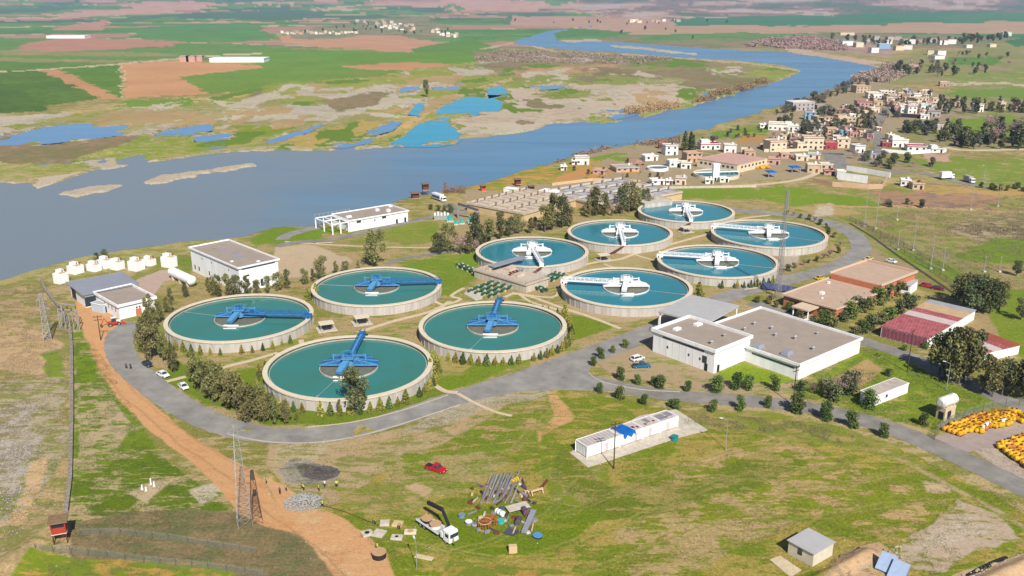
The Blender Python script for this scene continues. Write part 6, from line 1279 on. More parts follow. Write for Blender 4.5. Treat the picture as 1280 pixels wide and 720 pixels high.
# long sheds far off, and the school
for x0, x1, y0, y1, lab in [(262, 330, 71, 78, 'long white shed far off between the green fields at the left'), (58, 106, 43, 48, 'thin white shed farthest left on the plain')]:
    s = ppm(y1); w = (x1 - x0) / s; b = W((x0 + x1) / 2, y1); t = thing('long_shed', b, lab, 'shed'); MB().box((b.x, b.y + 16, 2.5), (w, 32, 5)).build('wall', M_WHITE, t); MB().box((b.x, b.y + 16, 5.4), (w + 1, 33, .8)).build('roof', M_WHITE, t)
for i, (x, y) in enumerate([(232, 77), (240, 77), (249, 76.5)]): b = W(x, y); t = thing('farm_hut', b, '%s small pinkish farm building from the left beside the long white shed' % ordw(i + 1), 'hut', 'farm buildings'); MB().box(b + Vector((0, 0, 4)), (13, 12, 8)).build('wall', MATS['house_pink'], t); MB().box(b + Vector((0, 0, 8.2)), (14, 13, .6)).build('roof', MATS['house_tan'], t)
building('school', 'long building with wide pinkish roof and row of windows in the riverside village', 'building', (922, 206), (946, 196), (880, 197), 5, MATS['house_cream'], mat('pinkish_roof', A(214, 172, 158), .85, .08, .3), wins=[('b', .12 + .11 * i, 2.4, 1.6, 1.3) for i in range(8)] + [('a', .15 + .12 * i, 2.4, 1.6, 1.3) for i in range(7)], parapet=.4, trim=MATS['house_orange'])
# court walls
def wallrun(px, h, w, m, label, z0=0):
    pts = [W(*p) for p in px]; mb = MB(); z = Vector((0, 0, h / 2))
    for i, (p, q_) in enumerate(zip(pts, pts[1:])): mb.beam(p + z, q_ + (q_ - p).normalized() * w * .48 + z, w, h + .002 * i)
    return tag(mb.build('boundary_wall', m), label, 'wall', 'walls round yards')
wallrun([(1016, 228), (1040, 233), (1085, 236), (1102, 236), (1108, 228)], 2.6, .5, MATS['house_orange'], 'long orange pink wall round the yard below the village')
wallrun([(1047, 224), (1083, 229)], 4.0, .5, M_WHITE, 'tall white wall inside the orange walled yard'); wallrun([(1058, 213), (1084, 217), (1112, 222)], 2.8, .5, M_WHITE, 'white back wall of the orange walled yard')
wallrun([(1114, 137), (1122, 146), (1151, 148)], 3, .6, mat('dark_wall', A(60, 54, 56), .8, .1, 1), 'dark wall round the corner plot by the village street'); wallrun([(1102, 190), (1136, 193), (1160, 191), (1182, 190)], 2.2, .5, M_WHITE, 'white wall in front of the white and red roofed houses')
wallrun([(908, 203), (935, 210), (948, 204)], 1.8, .5, M_WHITE, 'white wall in front of the school'); wallrun([(826, 236), (880, 235), (945, 234)], 1.2, .4, M_CONC, 'low concrete wall along the green strip')
wallrun([(955, 190), (985, 190), (1010, 189)], 2, .4, MATS['house_cream'], 'cream garden wall in front of the cream villas')
wallrun([(690, 232), (740, 226), (800, 228)], 1.5, .4, M_TANW, 'tan wall behind the grey basin')
# blue tents
for x, y, w_, lab in [(1089, 197, 6, 'blue tent roof beside the village road'), (995, 216, 6, 'blue canopy on the yard left of the tan house'), (965, 222, 5, 'blue canopy at the left end of the yard'), (1052, 168, 5, 'small blue roof among the tan houses')]:
    c = W(x, y); t = thing('canopy_tent', c, lab, 'tent', 'blue tents in the village'); MB().box(c + Vector((0, 3, 3)), (w_, 7, .5), .15, .8).build('tent_roof', mat('tent_blue', A(30, 110, 200), .6, .1, 1), t)
    for sx in (-1, 1): MB().beam(c + Vector((sx * w_ * .4, 0, 0)), c + Vector((sx * w_ * .4, 0, 2.8)), .3).build('post', M_STEEL, t)
# white sheds on the bank
building('bank_cabin', 'white cabin with dark door on the bank above the tan basin', 'cabin', (655, 238), (659, 236), (632, 234), 3.2, M_WHITE, M_WHITE, doors=[('b', .62, 1.2, 2.4)], parapet=.15)
building('bank_cabin', 'white cabin with two windows at the left end of the grey basin', 'cabin', (692, 240), (697, 237), (676, 237), 4.5, M_WHITE, M_WHITE, wins=[('b', .25, 2.2, 1.6, 1.2), ('b', .65, 2.2, 1.6, 1.2)], parapet=.15)
# ------------------------------------------------------------------ vehicles
def paint_mat(n, c): return mat(n, c, .3, .04, 1, spec=.5)
M_TAILL = mat('lamp_red', (.4, .02, .02), .3, .05, 1); M_HEADL = mat('lamp_clear', (.7, .7, .65), .2, .05, 1); M_RIMS = mat('wheel_rim', (.45, .45, .46), .4, .1, 2, metal=.5)
def loft(mb, secs):
    n = len(secs[0]); k = len(mb.v); mb.v += [p for s in secs for p in s]
    for i in range(len(secs) - 1):
        for j in range(n): mb.f.append((k + i * n + j, k + i * n + (j + 1) % n, k + (i + 1) * n + (j + 1) % n, k + (i + 1) * n + j))
    mb.f.append(tuple(k + j for j in range(n))[::-1]); mb.f.append(tuple(k + (len(secs) - 1) * n + j for j in range(n))); return mb
def wheels(t, xs, hw, r, w=.24):
    for x in xs:
        for s in (-1, 1):
            wb = MB().cyl((x, s * hw - w / 2, r), (x, s * hw + w / 2, r), r, 14).build('wheel', M_BLACK, t, local=True); MB().cyl((x, s * (hw + w / 2 * 1.04) - .01, r), (x, s * (hw + w / 2 * 1.04) + .01, r), r * .58, 10).build('rim', M_RIMS, wb, local=True)
def make_car(loc, rz, m, label, kind='sedan', L_=4.5, Wd=1.78, name='car', group=None):
    t = thing(name, loc, label, 'car', group, rz); h = .85 if kind == 'sedan' else 1.0; hl = L_ / 2; hw = Wd / 2
    def sec(x, z0, z1, w, inset=.06): return [(x, -w, z0), (x, w, z0), (x, w, (z0 + z1) / 2), (x, w - inset, z1), (x, -w + inset, z1), (x, -w, (z0 + z1) / 2)]
    loft(MB(), [sec(-hl, .4, .72, hw * .84), sec(-hl + .12, .3, .86, hw * .95), sec(-hl + .8, .26, .92, hw), sec(0, .26, .93, hw), sec(hl - 1.1, .26, .9, hw), sec(hl - .2, .28, .74, hw * .93), sec(hl, .4, .62, hw * .8)]).build('body', m, t, local=True)
    if kind == 'pickup': cab = [(-.55, 1.0), (-.4, 1.66), (.65, 1.62), (1.15, .95)]
    elif kind == 'suv': cab = [(-hl + .15, .92), (-hl + .5, 1.55), (.55, 1.55), (1.25, .92)]
    else: cab = [(-hl + .55, .9), (-hl + 1.25, 1.38), (.35, 1.4), (1.15, .9)]
    w0, w1 = hw * .92, hw * .74
    gl = MB().add([(cab[0][0], -w0, cab[0][1]), (cab[0][0], w0, cab[0][1]), (cab[1][0], w1, cab[1][1] - .05), (cab[1][0], -w1, cab[1][1] - .05), (cab[2][0], w1, cab[2][1] - .05), (cab[2][0], -w1, cab[2][1] - .05), (cab[3][0], w0, cab[3][1]), (cab[3][0], -w0, cab[3][1])],
        [(0, 3, 2, 1), (3, 5, 4, 2), (5, 7, 6, 4), (0, 7, 5, 3), (1, 2, 4, 6), (0, 1, 6, 7)]); gl.build('glass', M_GLASS, t, local=True)
    rf = MB().box(((cab[1][0] + cab[2][0]) / 2, 0, cab[1][1] - .01), (cab[2][0] - cab[1][0] + .1, w1 * 2 + .04, .07))
    for s in (-1, 1):
        rf.beam((cab[0][0], s * w0, cab[0][1]), (cab[1][0], s * w1, cab[1][1]), .09); rf.beam((cab[2][0], s * w1, cab[2][1]), (cab[3][0], s * w0, cab[3][1]), .08); rf.beam((-.1, s * (w0 + .01), .9), (-.15, s * (w1 + .01), cab[1][1]), .08)
    rf.build('cabin_roof', m, t, local=True)
    if kind == 'pickup':
        MB().box((-hl + .85, 0, .96), (1.45, Wd * .8, .06)).build('load_bed', M_DARK, t, local=True)
    for s in (-1, 1): MB().box((hl - .08, s * hw * .62, .62), (.12, .34, .14)).build('headlight', M_HEADL, t, local=True); MB().box((-hl + .05, s * hw * .68, .68), (.12, .26, .14)).build('tail_light', M_TAILL, t, local=True)
    MB().box((hl - .02, 0, .42), (.1, Wd * .7, .14)).build('bumper', M_BLACK, t, local=True)
    wheels(t, (-hl + .85, hl - .85), hw - .08, .32); return t
def head(px0, px1): a_, b_ = W(*px0), W(*px1); return atan2(b_.y - a_.y, b_.x - a_.x)
P_WHITE, P_RED, P_BLUE, P_DARK = paint_mat('car_white', (.75, .75, .74)), paint_mat('car_red', A(205, 28, 40)), paint_mat('car_blue', A(36, 108, 150)), paint_mat('car_dark', A(46, 52, 64)); P_YEL = paint_mat('car_yellow', A(232, 196, 66))
make_car(W(545, 588), head((532, 583), (560, 591)), P_RED, 'bright red pickup car parked alone on the meadow', 'pickup', 5.2)
make_car(W(797, 450), head((788, 452), (806, 447)), P_WHITE, 'white car parked above the blue pickup beside the big white hall', 'suv', 4.4)
make_car(W(802, 459), head((790, 459), (814, 458)), P_BLUE, 'blue pickup parked in front of the big white hall', 'pickup', 5.3)
make_car(W(184.5, 457), head((178, 452), (191, 460)), P_DARK, 'dark car at the upper end of the three parked on the west verge', 'sedan', 4.2, group='cars parked by the west road')
make_car(W(204, 470), head((195, 465), (213, 473)), P_WHITE, 'white car with dark rear window in the middle of the three on the west verge', 'sedan', 4.5, group='cars parked by the west road')
make_car(W(229.5, 485), head((225, 480), (236, 489)), P_WHITE, 'white car at the lower end of the three parked on the west verge', 'sedan', 4.2, group='cars parked by the west road')
make_car(W(1007, 405), head((1000, 403), (1016, 408)), P_WHITE, 'white pickup parked between the hall and the orange building', 'pickup', 5.0)
make_car(W(1025, 349), head((1018, 350), (1032, 347)), P_YEL, 'yellow car parked behind the left wing of the orange building', 'sedan', 4.3, group='yellow cars by the orange building')
make_car(W(1077, 330), head((1070, 334), (1086, 326)), P_YEL, 'yellow car parked beside the road bend above the orange building', 'sedan', 4.4, group='yellow cars by the orange building')
make_car(W(1086, 325), head((1078, 328), (1092, 324)), mat('car_cream', A(236, 206, 150), .4, .05, 1), 'cream car beside the yellow one near the road bend', 'sedan', 4.2)
make_car(W(1114, 328), head((1106, 326), (1122, 330)), P_WHITE, 'white wrecked car alone on the rough ground past the road bend', 'sedan', 4.3)
make_car(W(1159, 359), head((1152, 358), (1166, 361)), P_RED, 'bright red van left of the dark trees behind the sheds', 'suv', 4.6, name='van')
make_car(W(1172, 362), head((1164, 361), (1180, 364)), paint_mat('car_maroon', A(120, 30, 50)), 'dark red car in the shade right of the red van', 'sedan', 4.6)
def truck(loc, rz, L_, label, boxm, cabm=None, name='box_truck', hh=3.2):
    t = thing(name, loc, label, 'truck', None, rz); cabm = cabm or P_WHITE
    MB().box((L_ / 2 - 1.1, 0, 1.75), (2.1, 2.35, 2.3), 0, .93).build('cab', cabm, t, bevel=.12, local=True); MB().box((L_ / 2 - .1, 0, 2.1), (.12, 1.95, .8)).build('windscreen', M_GLASS, t, local=True)
    for s in (-1, 1): MB().box((L_ / 2 - .9, s * 1.17, 2.1), (.9, .06, .7)).build('side_window', M_GLASS, t, local=True); MB().box((L_ / 2, s * .8, 1.0), (.14, .35, .2)).build('headlight', M_HEADL, t, local=True)
    MB().box((-.2, 0, .8), (L_ - .3, 1.0, .3)).build('chassis', M_BLACK, t, local=True)
    if boxm: MB().box((-1.15, 0, 1.0 + hh / 2), (L_ - 2.6, 2.45, hh)).build('box_body', boxm, t, bevel=.06, local=True)
    wheels(t, (L_ / 2 - 1.3, -L_ / 2 + 1.2, -L_ / 2 + 2.4), 1.0, .48, .3); return t
t = truck(W(549, 251), head((539, 246), (560, 253)), 10.5, 'white long truck with blue side parked on the bank point', paint_mat('van_white', (.76, .77, .78)), name='long_truck', hh=2.6)
MB().box((-1.2, -1.26, 2.1), (7.2, .05, 1.3)).build('side_panel', mat('side_blue', A(70, 100, 140), .4, .05, 1), t, local=True)
t = truck(W(1183, 224), head((1176, 225), (1192, 224)), 9, 'white box truck parked left of the other one on the field edge', P_WHITE, hh=3.4); t = truck(W(1211, 228), head((1204, 226), (1218, 231)), 8.5, 'grey white tipper truck parked right of the white box truck', MATS['house_grey'], hh=2.6, name='tipper_truck')
# crane truck
rz = head((528, 650), (570, 678)); c = W(547, 667)
t = truck(c, rz, 10.6, 'white flatbed crane truck carrying two round tan covers on the meadow', None, name='crane_truck')
MB().box((-1.9, 0, 1.12), (7.0, 2.45, .22)).build('flatbed', mat('flatbed_grey', A(190, 188, 186), .6, .12, 1), t, local=True)
for s in (-1, 1): MB().box((-1.9, s * 1.24, 1.32), (6.9, .07, .45)).build('side_board', P_WHITE, t, local=True)
MB().box((4.1, 0, 2.96), (1.9, 2.2, .3), 0, .8).build('roof_spoiler', P_WHITE, t, local=True); MB().box((2.6, 0, 1.5), (.6, 2.2, 1.2)).build('crane_base', M_WHITE2, t, local=True)
cr = MB().beam((2.6, .6, 1.5), (2.6, .7, 3.2), .45).build('crane_post', P_DARK, t, local=True); Ti = (Matrix.Translation(c) @ Matrix.Rotation(rz, 4, 'Z')).inverted(); q1, q2 = Ti @ W(553, 637, 4.2), Ti @ W(535, 628, 3.6)
MB().beam((2.6, .7, 3.1), q1, .5).build('boom', M_BLACK, cr, local=True); MB().beam(q1, q2, .62).build('boom_tip', M_BLACK, cr, local=True); MB().cyl((2.5, .9, 2.4), Vector((2.6, .7, 3.1)).lerp(q1, .5), .12, 8).build('ram', M_STEEL, cr, local=True)
m_cov = mat('tan_cover', A(208, 166, 124), .85, .1, 1.2)
Tm = Matrix.Translation(c) @ Matrix.Rotation(rz, 4, 'Z')
for x, lab in ((-3.3, 'round tan lid on black drum on the rear of the crane truck bed'), (-.6, 'round tan lid on drum just behind the crane truck cab')):
    p = Tm @ Vector((x, 0, 1.24)); q_ = thing('covered_drum', p, lab, 'drum', 'drums on the truck bed'); MB().cyl((0, 0, 0), (0, 0, .7), 1.0, 20).build('drum', M_BLACK if x < -2 else M_WHITE2, q_, local=True); MB().cyl((0, 0, .7), (0, 0, .85), 1.2, 24).build('lid', m_cov, q_, local=True)
# backhoe by the orange building door
c = W(142, 407); t = thing('backhoe_loader', c, 'red and white backhoe loader at the top of the orange dirt road', 'loader', None, head((134, 408), (150, 405)))
MB().box((0, 0, 1.0), (3.4, 1.3, .8)).build('body', paint_mat('loader_red', A(206, 66, 40)), t, local=True); MB().box((.2, 0, 2.0), (1.3, 1.3, 1.3), 0, .9).build('cab', M_GLASS, t, local=True); MB().box((.2, 0, 2.72), (1.5, 1.5, .14)).build('cab_roof', P_WHITE, t, local=True)
MB().box((1.5, 0, 1.3), (1.2, 1.0, .7)).build('bonnet', P_WHITE, t, local=True); b_ = MB().beam((1.2, .7, 1.2), (3.0, .7, .6), .2).beam((1.2, -.7, 1.2), (3.0, -.7, .6), .2).beam((2.9, .8, .6), (2.9, -.8, .6), .2); b_.build('loader_arm', MATS['loader_red'], t, local=True); MB().box((3.3, 0, .5), (.7, 2.1, .7), 0, .8).build('bucket', MATS['loader_red'], t, local=True)
a_ = MB().beam((-1.5, 0, 1.3), (-2.6, 0, 2.8), .25).beam((-2.6, 0, 2.8), (-3.6, 0, 1.1), .22); a_.build('backhoe_arm', MATS['loader_red'], t, local=True); MB().box((-3.6, 0, .8), (.6, .7, .6)).build('backhoe_bucket', M_RUST, t, local=True); wheels(t, (-1.1, 1.5), .85, .55, .4)
# elevated tank by the yellow floats
c = W(1181, 522); t = thing('elevated_tank', c, 'white horizontal tank on cream masonry base beside the yellow stacks', 'tank', None, .55)
MB().box((0, 0, 1.7), (4.2, 2.4, 3.4)).build('base', mat('cream_masonry', A(226, 206, 170), .85, .12, 1), t, local=True); MB().box((-2.12, -.2, 1.2), (.1, 1.3, 2.0)).build('doorway', M_DARK, t, local=True); MB().box((-.4, -1.22, 1.3), (1.4, .1, 2.2)).build('doorway', M_DARK, t, local=True)
sh = MB().cyl((-2.6, 0, 4.7), (2.6, 0, 4.7), 1.35, 24).cyl((2.6, 0, 4.7), (2.95, 0, 4.7), 1.35, 24, .8).cyl((-2.95, 0, 4.7), (-2.6, 0, 4.7), .8, 24, 1.35); sh.build('tank_shell', mat('weathered_white', (.7, .66, .6), .6, .2, 1.2), t, local=True)
for x in (-1.5, 1.5): MB().box((x, 0, 3.55), (.5, 2.2, .5)).build('saddle', M_CONC, t, local=True)
# ------------------------------------------------------------------ yellow floats in the yard
m_y = [mat('float_yellow', A(240, 186, 30), .5, .15, 2), mat('float_orange', A(238, 170, 40), .5, .2, 2), mat('float_worn', A(206, 128, 50), .6, .25, 2)]
YF = []
for k, m in enumerate(m_y):
    f = thing('pipe_float', (0, 0, -900), 'x', 'float', 'x'); a = MB().cyl((-.75, 0, .62), (.75, 0, .62), .55, 12).cyl((-.95, 0, .62), (-.75, 0, .62), .3, 12, .55).cyl((.75, 0, .62), (.95, 0, .62), .55, 12, .3); a.build('shell', m, f, local=True)
    MB().box((0, 0, .1), (1.3, .9, .2)).build('cradle', M_RUST, f, local=True); MB().cyl((0, 0, 1.1), (0, 0, 1.34), .2, 10).build('flange', M_RUST, f, local=True); YF.append(f)
def floats(corner_px, rows, per, where, seed):
    rr = random.Random(seed); o_, u_, v_ = [W(*p) for p in corner_px]; U_ = (u_ - o_); V_ = (v_ - o_); pts = []
    for r in range(rows):
        for q_ in range(per[r] if isinstance(per, list) else per):
            n_ = per[r] if isinstance(per, list) else per; p = o_ + V_ * ((r + .5) / rows) + U_ * ((q_ + rr.uniform(.3, .7)) / max(per if isinstance(per, list) else [per]))
            pts.append((r, q_, p + Vector((rr.uniform(-.2, .2), rr.uniform(-.2, .2), 0))))
    ang = atan2(U_.y, U_.x)
    for r, q_, p in pts:
        lab = '%s yellow float from left, %s row back, %s' % (ordw(q_ + 1), ordw(r + 1), where)
        dup(YF[(r * 5 + q_ * 3 + rr.randint(0, 1)) % 3 if rr.random() < .6 else 0], p, ang + pi / 2 + rr.uniform(-.5, .5), rr.uniform(.95, 1.25), lab, 'float', 'yellow floats stored in the yard')
floats([(1176, 538), (1200, 547), (1226, 519)], 9, 4, 'the stack beside the white tank', 3)
floats([(1201, 541), (1226, 542), (1240, 517)], 8, 4, 'the stack right of the white pieces', 4)
floats([(1238, 538), (1262, 532), (1250, 519)], 4, 5, 'the short stack at the top right', 5)
floats([(1243, 558), (1290, 592), (1284, 545)], 6, 11, 'the big stack at the right edge', 6)
floats([(1272, 531), (1300, 528), (1276, 521)], 2, 4, 'the small pile touching the right edge', 7)
for f in YF:
    for ch in list(f.children): bpy.data.objects.remove(ch)
    bpy.data.objects.remove(f)
for i, (x, y) in enumerate([(1227, 538), (1233, 534), (1239, 528), (1253, 530)]):
    c = W(x, y); t = thing('white_float', c, ['leftmost', 'second', 'third', 'rightmost'][i] + ' white float among the yellow ones in the fenced yard', 'float', 'white floats', .6); MB().cyl((-1.1, 0, .7), (1.1, 0, .7), .6, 12).build('shell', M_WHITE2, t, local=True); MB().box((0, 0, .1), (1.6, 1, .2)).build('cradle', M_RUST, t, local=True)
m_p = mat('yellow_heap', A(226, 176, 60), .7, .2, 1)
for i in range(9): x = 940 + i * 2.6; c = W(x, 209 + (i % 3)); t = tag(MB().blob(c + Vector((0, 0, .8)), 1.5, 1, (1.2, 1, .7), .2, i).build('yellow_bundle', m_p), '%s yellow bundle from the left in the heap behind the school' % ordw(i + 1), 'bundle', 'yellow bundles behind the school')
# ------------------------------------------------------------------ poles, masts, fences
def utility_pole(px, h, label, rz=0.3, lampy=False, m=None, group=None, r=.16):
    c = W(*px); t = thing('street_lamp' if lampy else 'utility_pole', c, label, 'street lamp' if lampy else 'utility pole', group, rz); m = m or M_WOOD
    MB().cyl((0, 0, -.2), (0, 0, h), r, 10, r * .6).build('pole', m, t, local=True)
    if lampy: MB().beam((0, 0, h), (1.3, 0, h + .35), .1).build('arm', m, t, local=True); MB().box((1.5, 0, h + .36), (.8, .3, .14)).build('lamp_head', M_WHITE2, t, local=True)
    else:
        for z in (h - .5, h - 1.5): MB().box((0, 0, z), (2.4, .14, .16)).build('crossarm', m, t, local=True)
        for x in (-1.05, 0, 1.05): MB().cyl((x, 0, h - .42), (x, 0, h - .12), .09, 8).build('insulator', M_RUST, t, local=True)
    return t
utility_pole((767.2, 585.8), 11.5, 'dark wooden utility pole in front of the white container row'); utility_pole((1134, 465), 12.5, 'dark wooden utility pole standing in front of the red shed', .8); utility_pole((991, 506), 11, 'dark utility pole at the front corner of the long white hall', .6)
utility_pole((126, 425), 8, 'dark pole on the orange dirt road beside the fence line', .2); utility_pole((1183, 487), 7.5, 'pale street lamp behind the white tank on masonry base', 2.6, True, M_STEEL, r=.12)
utility_pole((907, 562), 7.5, 'thin pale street lamp on the meadow right of the containers', 2.8, True, M_STEEL, r=.09); utility_pole((641, 560), 6, 'x', 0, True, M_STEEL) if 0 else None
utility_pole((822, 421), 5.8, 'short white post with lamp at the left corner of the canopy', 1.0, True, M_WHITE, r=.14); utility_pole((521, 711), 5.5, 'leaning pale post with lamp near the crane truck', 1.9, True, M_STEEL, r=.08)
utility_pole((1229, 228), 9, 'pale street lamp behind the two trucks on the field edge', 2.0, True, M_STEEL, r=.2)
for i, (x, y, h) in enumerate([(1080, 283, 17), (1094, 286, 19), (1121, 275, 6), (1141, 313, 14), (1163, 336, 13), (1178, 338, 9), (1122, 312, 8), (1213, 262, 11), (1247, 258, 10), (1230, 340, 6), (1249, 340, 6)]):
    c = W(x, y); t = thing('tall_post', c, '%s pale slender post from the left on the rough field past the road bend' % ordw(i + 1), 'post', 'slender posts on the field', .2); MB().cyl((0, 0, 0), (0, 0, h), .17, 8, .1).build('pole', M_STEEL, t, local=True); MB().box((0, 0, .25), (1.1, 1.1, .5)).build('foot', M_CONC, t, local=True); MB().box((0, 0, h - .1), (1.2, .15, .15)).build('crossarm', M_STEEL, t, local=True)
def lattice(px, h, w0, w1, label, m, seg, arms=(), name='lattice_mast', bar=.1):
    c = W(*px); t = thing(name, c, label, 'lattice mast', None, .4); lg = []
    for sx, sy in ((-1, -1), (1, -1), (1, 1), (-1, 1)):
        MB().beam((sx * w0 / 2, sy * w0 / 2, 0), (sx * w1 / 2, sy * w1 / 2, h), bar * 1.3).build('leg', m, t, local=True)
    br = MB(); q_ = [(-1, -1), (1, -1), (1, 1), (-1, 1)]
    for i in range(seg):
        z0, z1 = h * i / seg, h * (i + 1) / seg; a0 = w0 + (w1 - w0) * i / seg; a1 = w0 + (w1 - w0) * (i + 1) / seg
        for k in range(4):
            (x0, y0), (x1, y1) = q_[k], q_[(k + 1) % 4]; br.beam((x0 * a0 / 2, y0 * a0 / 2, z0), (x1 * a1 / 2, y1 * a1 / 2, z1), bar * .8); br.beam((x1 * a0 / 2, y1 * a0 / 2, z0), (x0 * a1 / 2, y0 * a1 / 2, z1), bar * .8); br.beam((x0 * a1 / 2, y0 * a1 / 2, z1), (x1 * a1 / 2, y1 * a1 / 2, z1), bar * .8)
    br.build('bracing', m, t, local=True)
    for z, l_ in arms: MB().beam((-l_, 0, z), (l_, 0, z), bar * 1.6).beam((-l_, 0, z), (0, 0, z + 1.2), bar).beam((l_, 0, z), (0, 0, z + 1.2), bar).build('crossarm', m, t, local=True)
    return t
lattice((306, 655), 22, 2.8, .6, 'tall pale lattice mast rising from the weeds over the orange dirt road', M_STEEL, 12, [(20.5, 1.6), (17.5, 1.8), (14.5, 1.6)], bar=.045)
tw = lattice((321, 652), 10.0, 2.2, .8, 'shorter dark lattice tower with black box at top beside the pale mast', mat('dark_lattice', A(110, 90, 80), .7, .2, 1), 5, (), 'dark_tower', .07)
MB().box((0, 0, 10.6), (.8, .8, 1.9), 0, .8).build('equipment_box', mat('tower_box', A(84, 78, 70), .8, .3, 2), tw, local=True); 
lattice((972, 372), 38, 1.5, .8, 'very tall slender grey lattice mast in front of the wide round tank', M_STEEL, 24, (), bar=.075)
lattice((60, 425), 15, 2.2, .8, 'pale lattice pylon outside the left fence', M_STEEL, 8, [(13, 1.5), (10, 1.8)], 'lattice_pylon', .11)
for i, x in enumerate((78, 83, 88, 93, 98)): c = W(x, 410 + (i % 2) * 3); t = thing('steel_frame_post', c, '%s steel post from the left in the switchyard by the fence bend' % ordw(i + 1), 'post', 'switchyard posts'); MB().beam((0, 0, 0), (0, 0, 6.5), .22).build('pole', M_STEEL, t, local=True); MB().cyl((0, 0, 6.5), (0, 0, 7.4), .18, 8).build('insulator', M_RUST, t, local=True)
for i, (p, q_) in enumerate((((76, 411), (100, 413)), ((80, 404), (97, 406)))): a_, b_ = W(*p), W(*q_); t = thing('switch_frame', (a_ + b_) / 2, ('front' if i == 0 else 'rear') + ' steel gantry beam of the switchyard by the fence bend', 'gantry', 'switchyard gantries'); MB().beam(a_ + Vector((0, 0, 6.6)), b_ + Vector((0, 0, 6.6)), .3).build('beam', M_STEEL, t); MB().beam(a_, a_ + Vector((0, 0, 6.5)), .24).build('post', M_STEEL, t); MB().beam(b_, b_ + Vector((0, 0, 6.5)), .24).build('post', M_STEEL, t)
def chainmat():
    m = bpy.data.materials.new('wire_mesh'); m.use_nodes = True; n = m.node_tree; b = n.nodes['Principled BSDF']; b.inputs['Base Color'].default_value = (.3, .32, .28, 1); b.inputs['Roughness'].default_value = .6; b.inputs['Alpha'].default_value = .12; return m
M_WIRE = chainmat()
M_FP = mat('fence_post', A(120, 112, 96), .8, .2, 2)
def fence(px, h, step, label, mesh=True, wires=(.4, .8, 1.2, 1.6), m=None, group='wire fences'):
    m = m or M_FP; pts = [W(*p) for p in px]; t = thing('wire_fence', pts[0], label, 'fence', group); n_ = 0
    for p, q_ in zip(pts, pts[1:]):
        L_ = (q_ - p).length; k = max(1, int(L_ / step))
        for i in range(k):
            if n_ < 99: c = p.lerp(q_, i / k); MB().beam(c, c + Vector((0, 0, h)), .12).build('post', m, t); n_ += 1
    w = MB()
    for p, q_ in zip(pts, pts[1:]):
        for z in wires: w.beam(p + Vector((0, 0, z * h / 1.8)), q_ + Vector((0, 0, z * h / 1.8)), .02)
    w.build('wire', M_FP, t)
    if mesh:
        s = MB()
        for p, q_ in zip(pts, pts[1:]): s.beam(p + Vector((0, 0, h * .5)), q_ + Vector((0, 0, h * .5)), .02, h * .92)
        s.build('mesh_panel', M_WIRE, t)
fence([(100, 669), (150, 668), (210, 675), (260, 683), (320, 692)], 1.6, 3.0, 'upper wire fence in the weeds right of the red guard tower', True)
fence([(45, 690), (110, 694), (180, 704), (260, 712), (330, 722)], 1.8, 3.0, 'lower wire fence in the weeds along the bottom left', True)
fence([(1168, 550), (1175, 536), (1205, 522), (1240, 511), (1290, 505)], 2.4, 3.2, 'tall wire mesh fence round the yellow stacks', True)
fence([(1062, 275), (1085, 288), (1105, 303), (1130, 318), (1160, 336), (1190, 357)], 2.2, 5, 'green wire fence along the ditch past the road bend', True, m=M_GREEN)
fence([(1074, 280), (1100, 293), (1140, 314), (1185, 338), (1200, 348)], 2.0, 6, 'second outer wire fence past the road bend', True)
ribbon([(1062, 279), (1090, 296), (1120, 318), (1150, 338), (1185, 362), (1196, 370)], 1.3, .05, 'ditch', mat('ditch', A(84, 76, 60), .9, .3, .6))
wallrun([(52, 350), (56, 362), (66, 375), (80, 392), (88, 412), (90, 440), (90, 480), (90, 520), (89, 560), (88, 600), (83, 640)], .8, .85, mat('rubble_wall', A(160, 150, 136), .9, .35, 1.2), 'long low rubble wall running down the left side of the site')
tag(MB().box(W(-900, 200), (.1, .1, .1)).build('x', None), 'x') if 0 else None
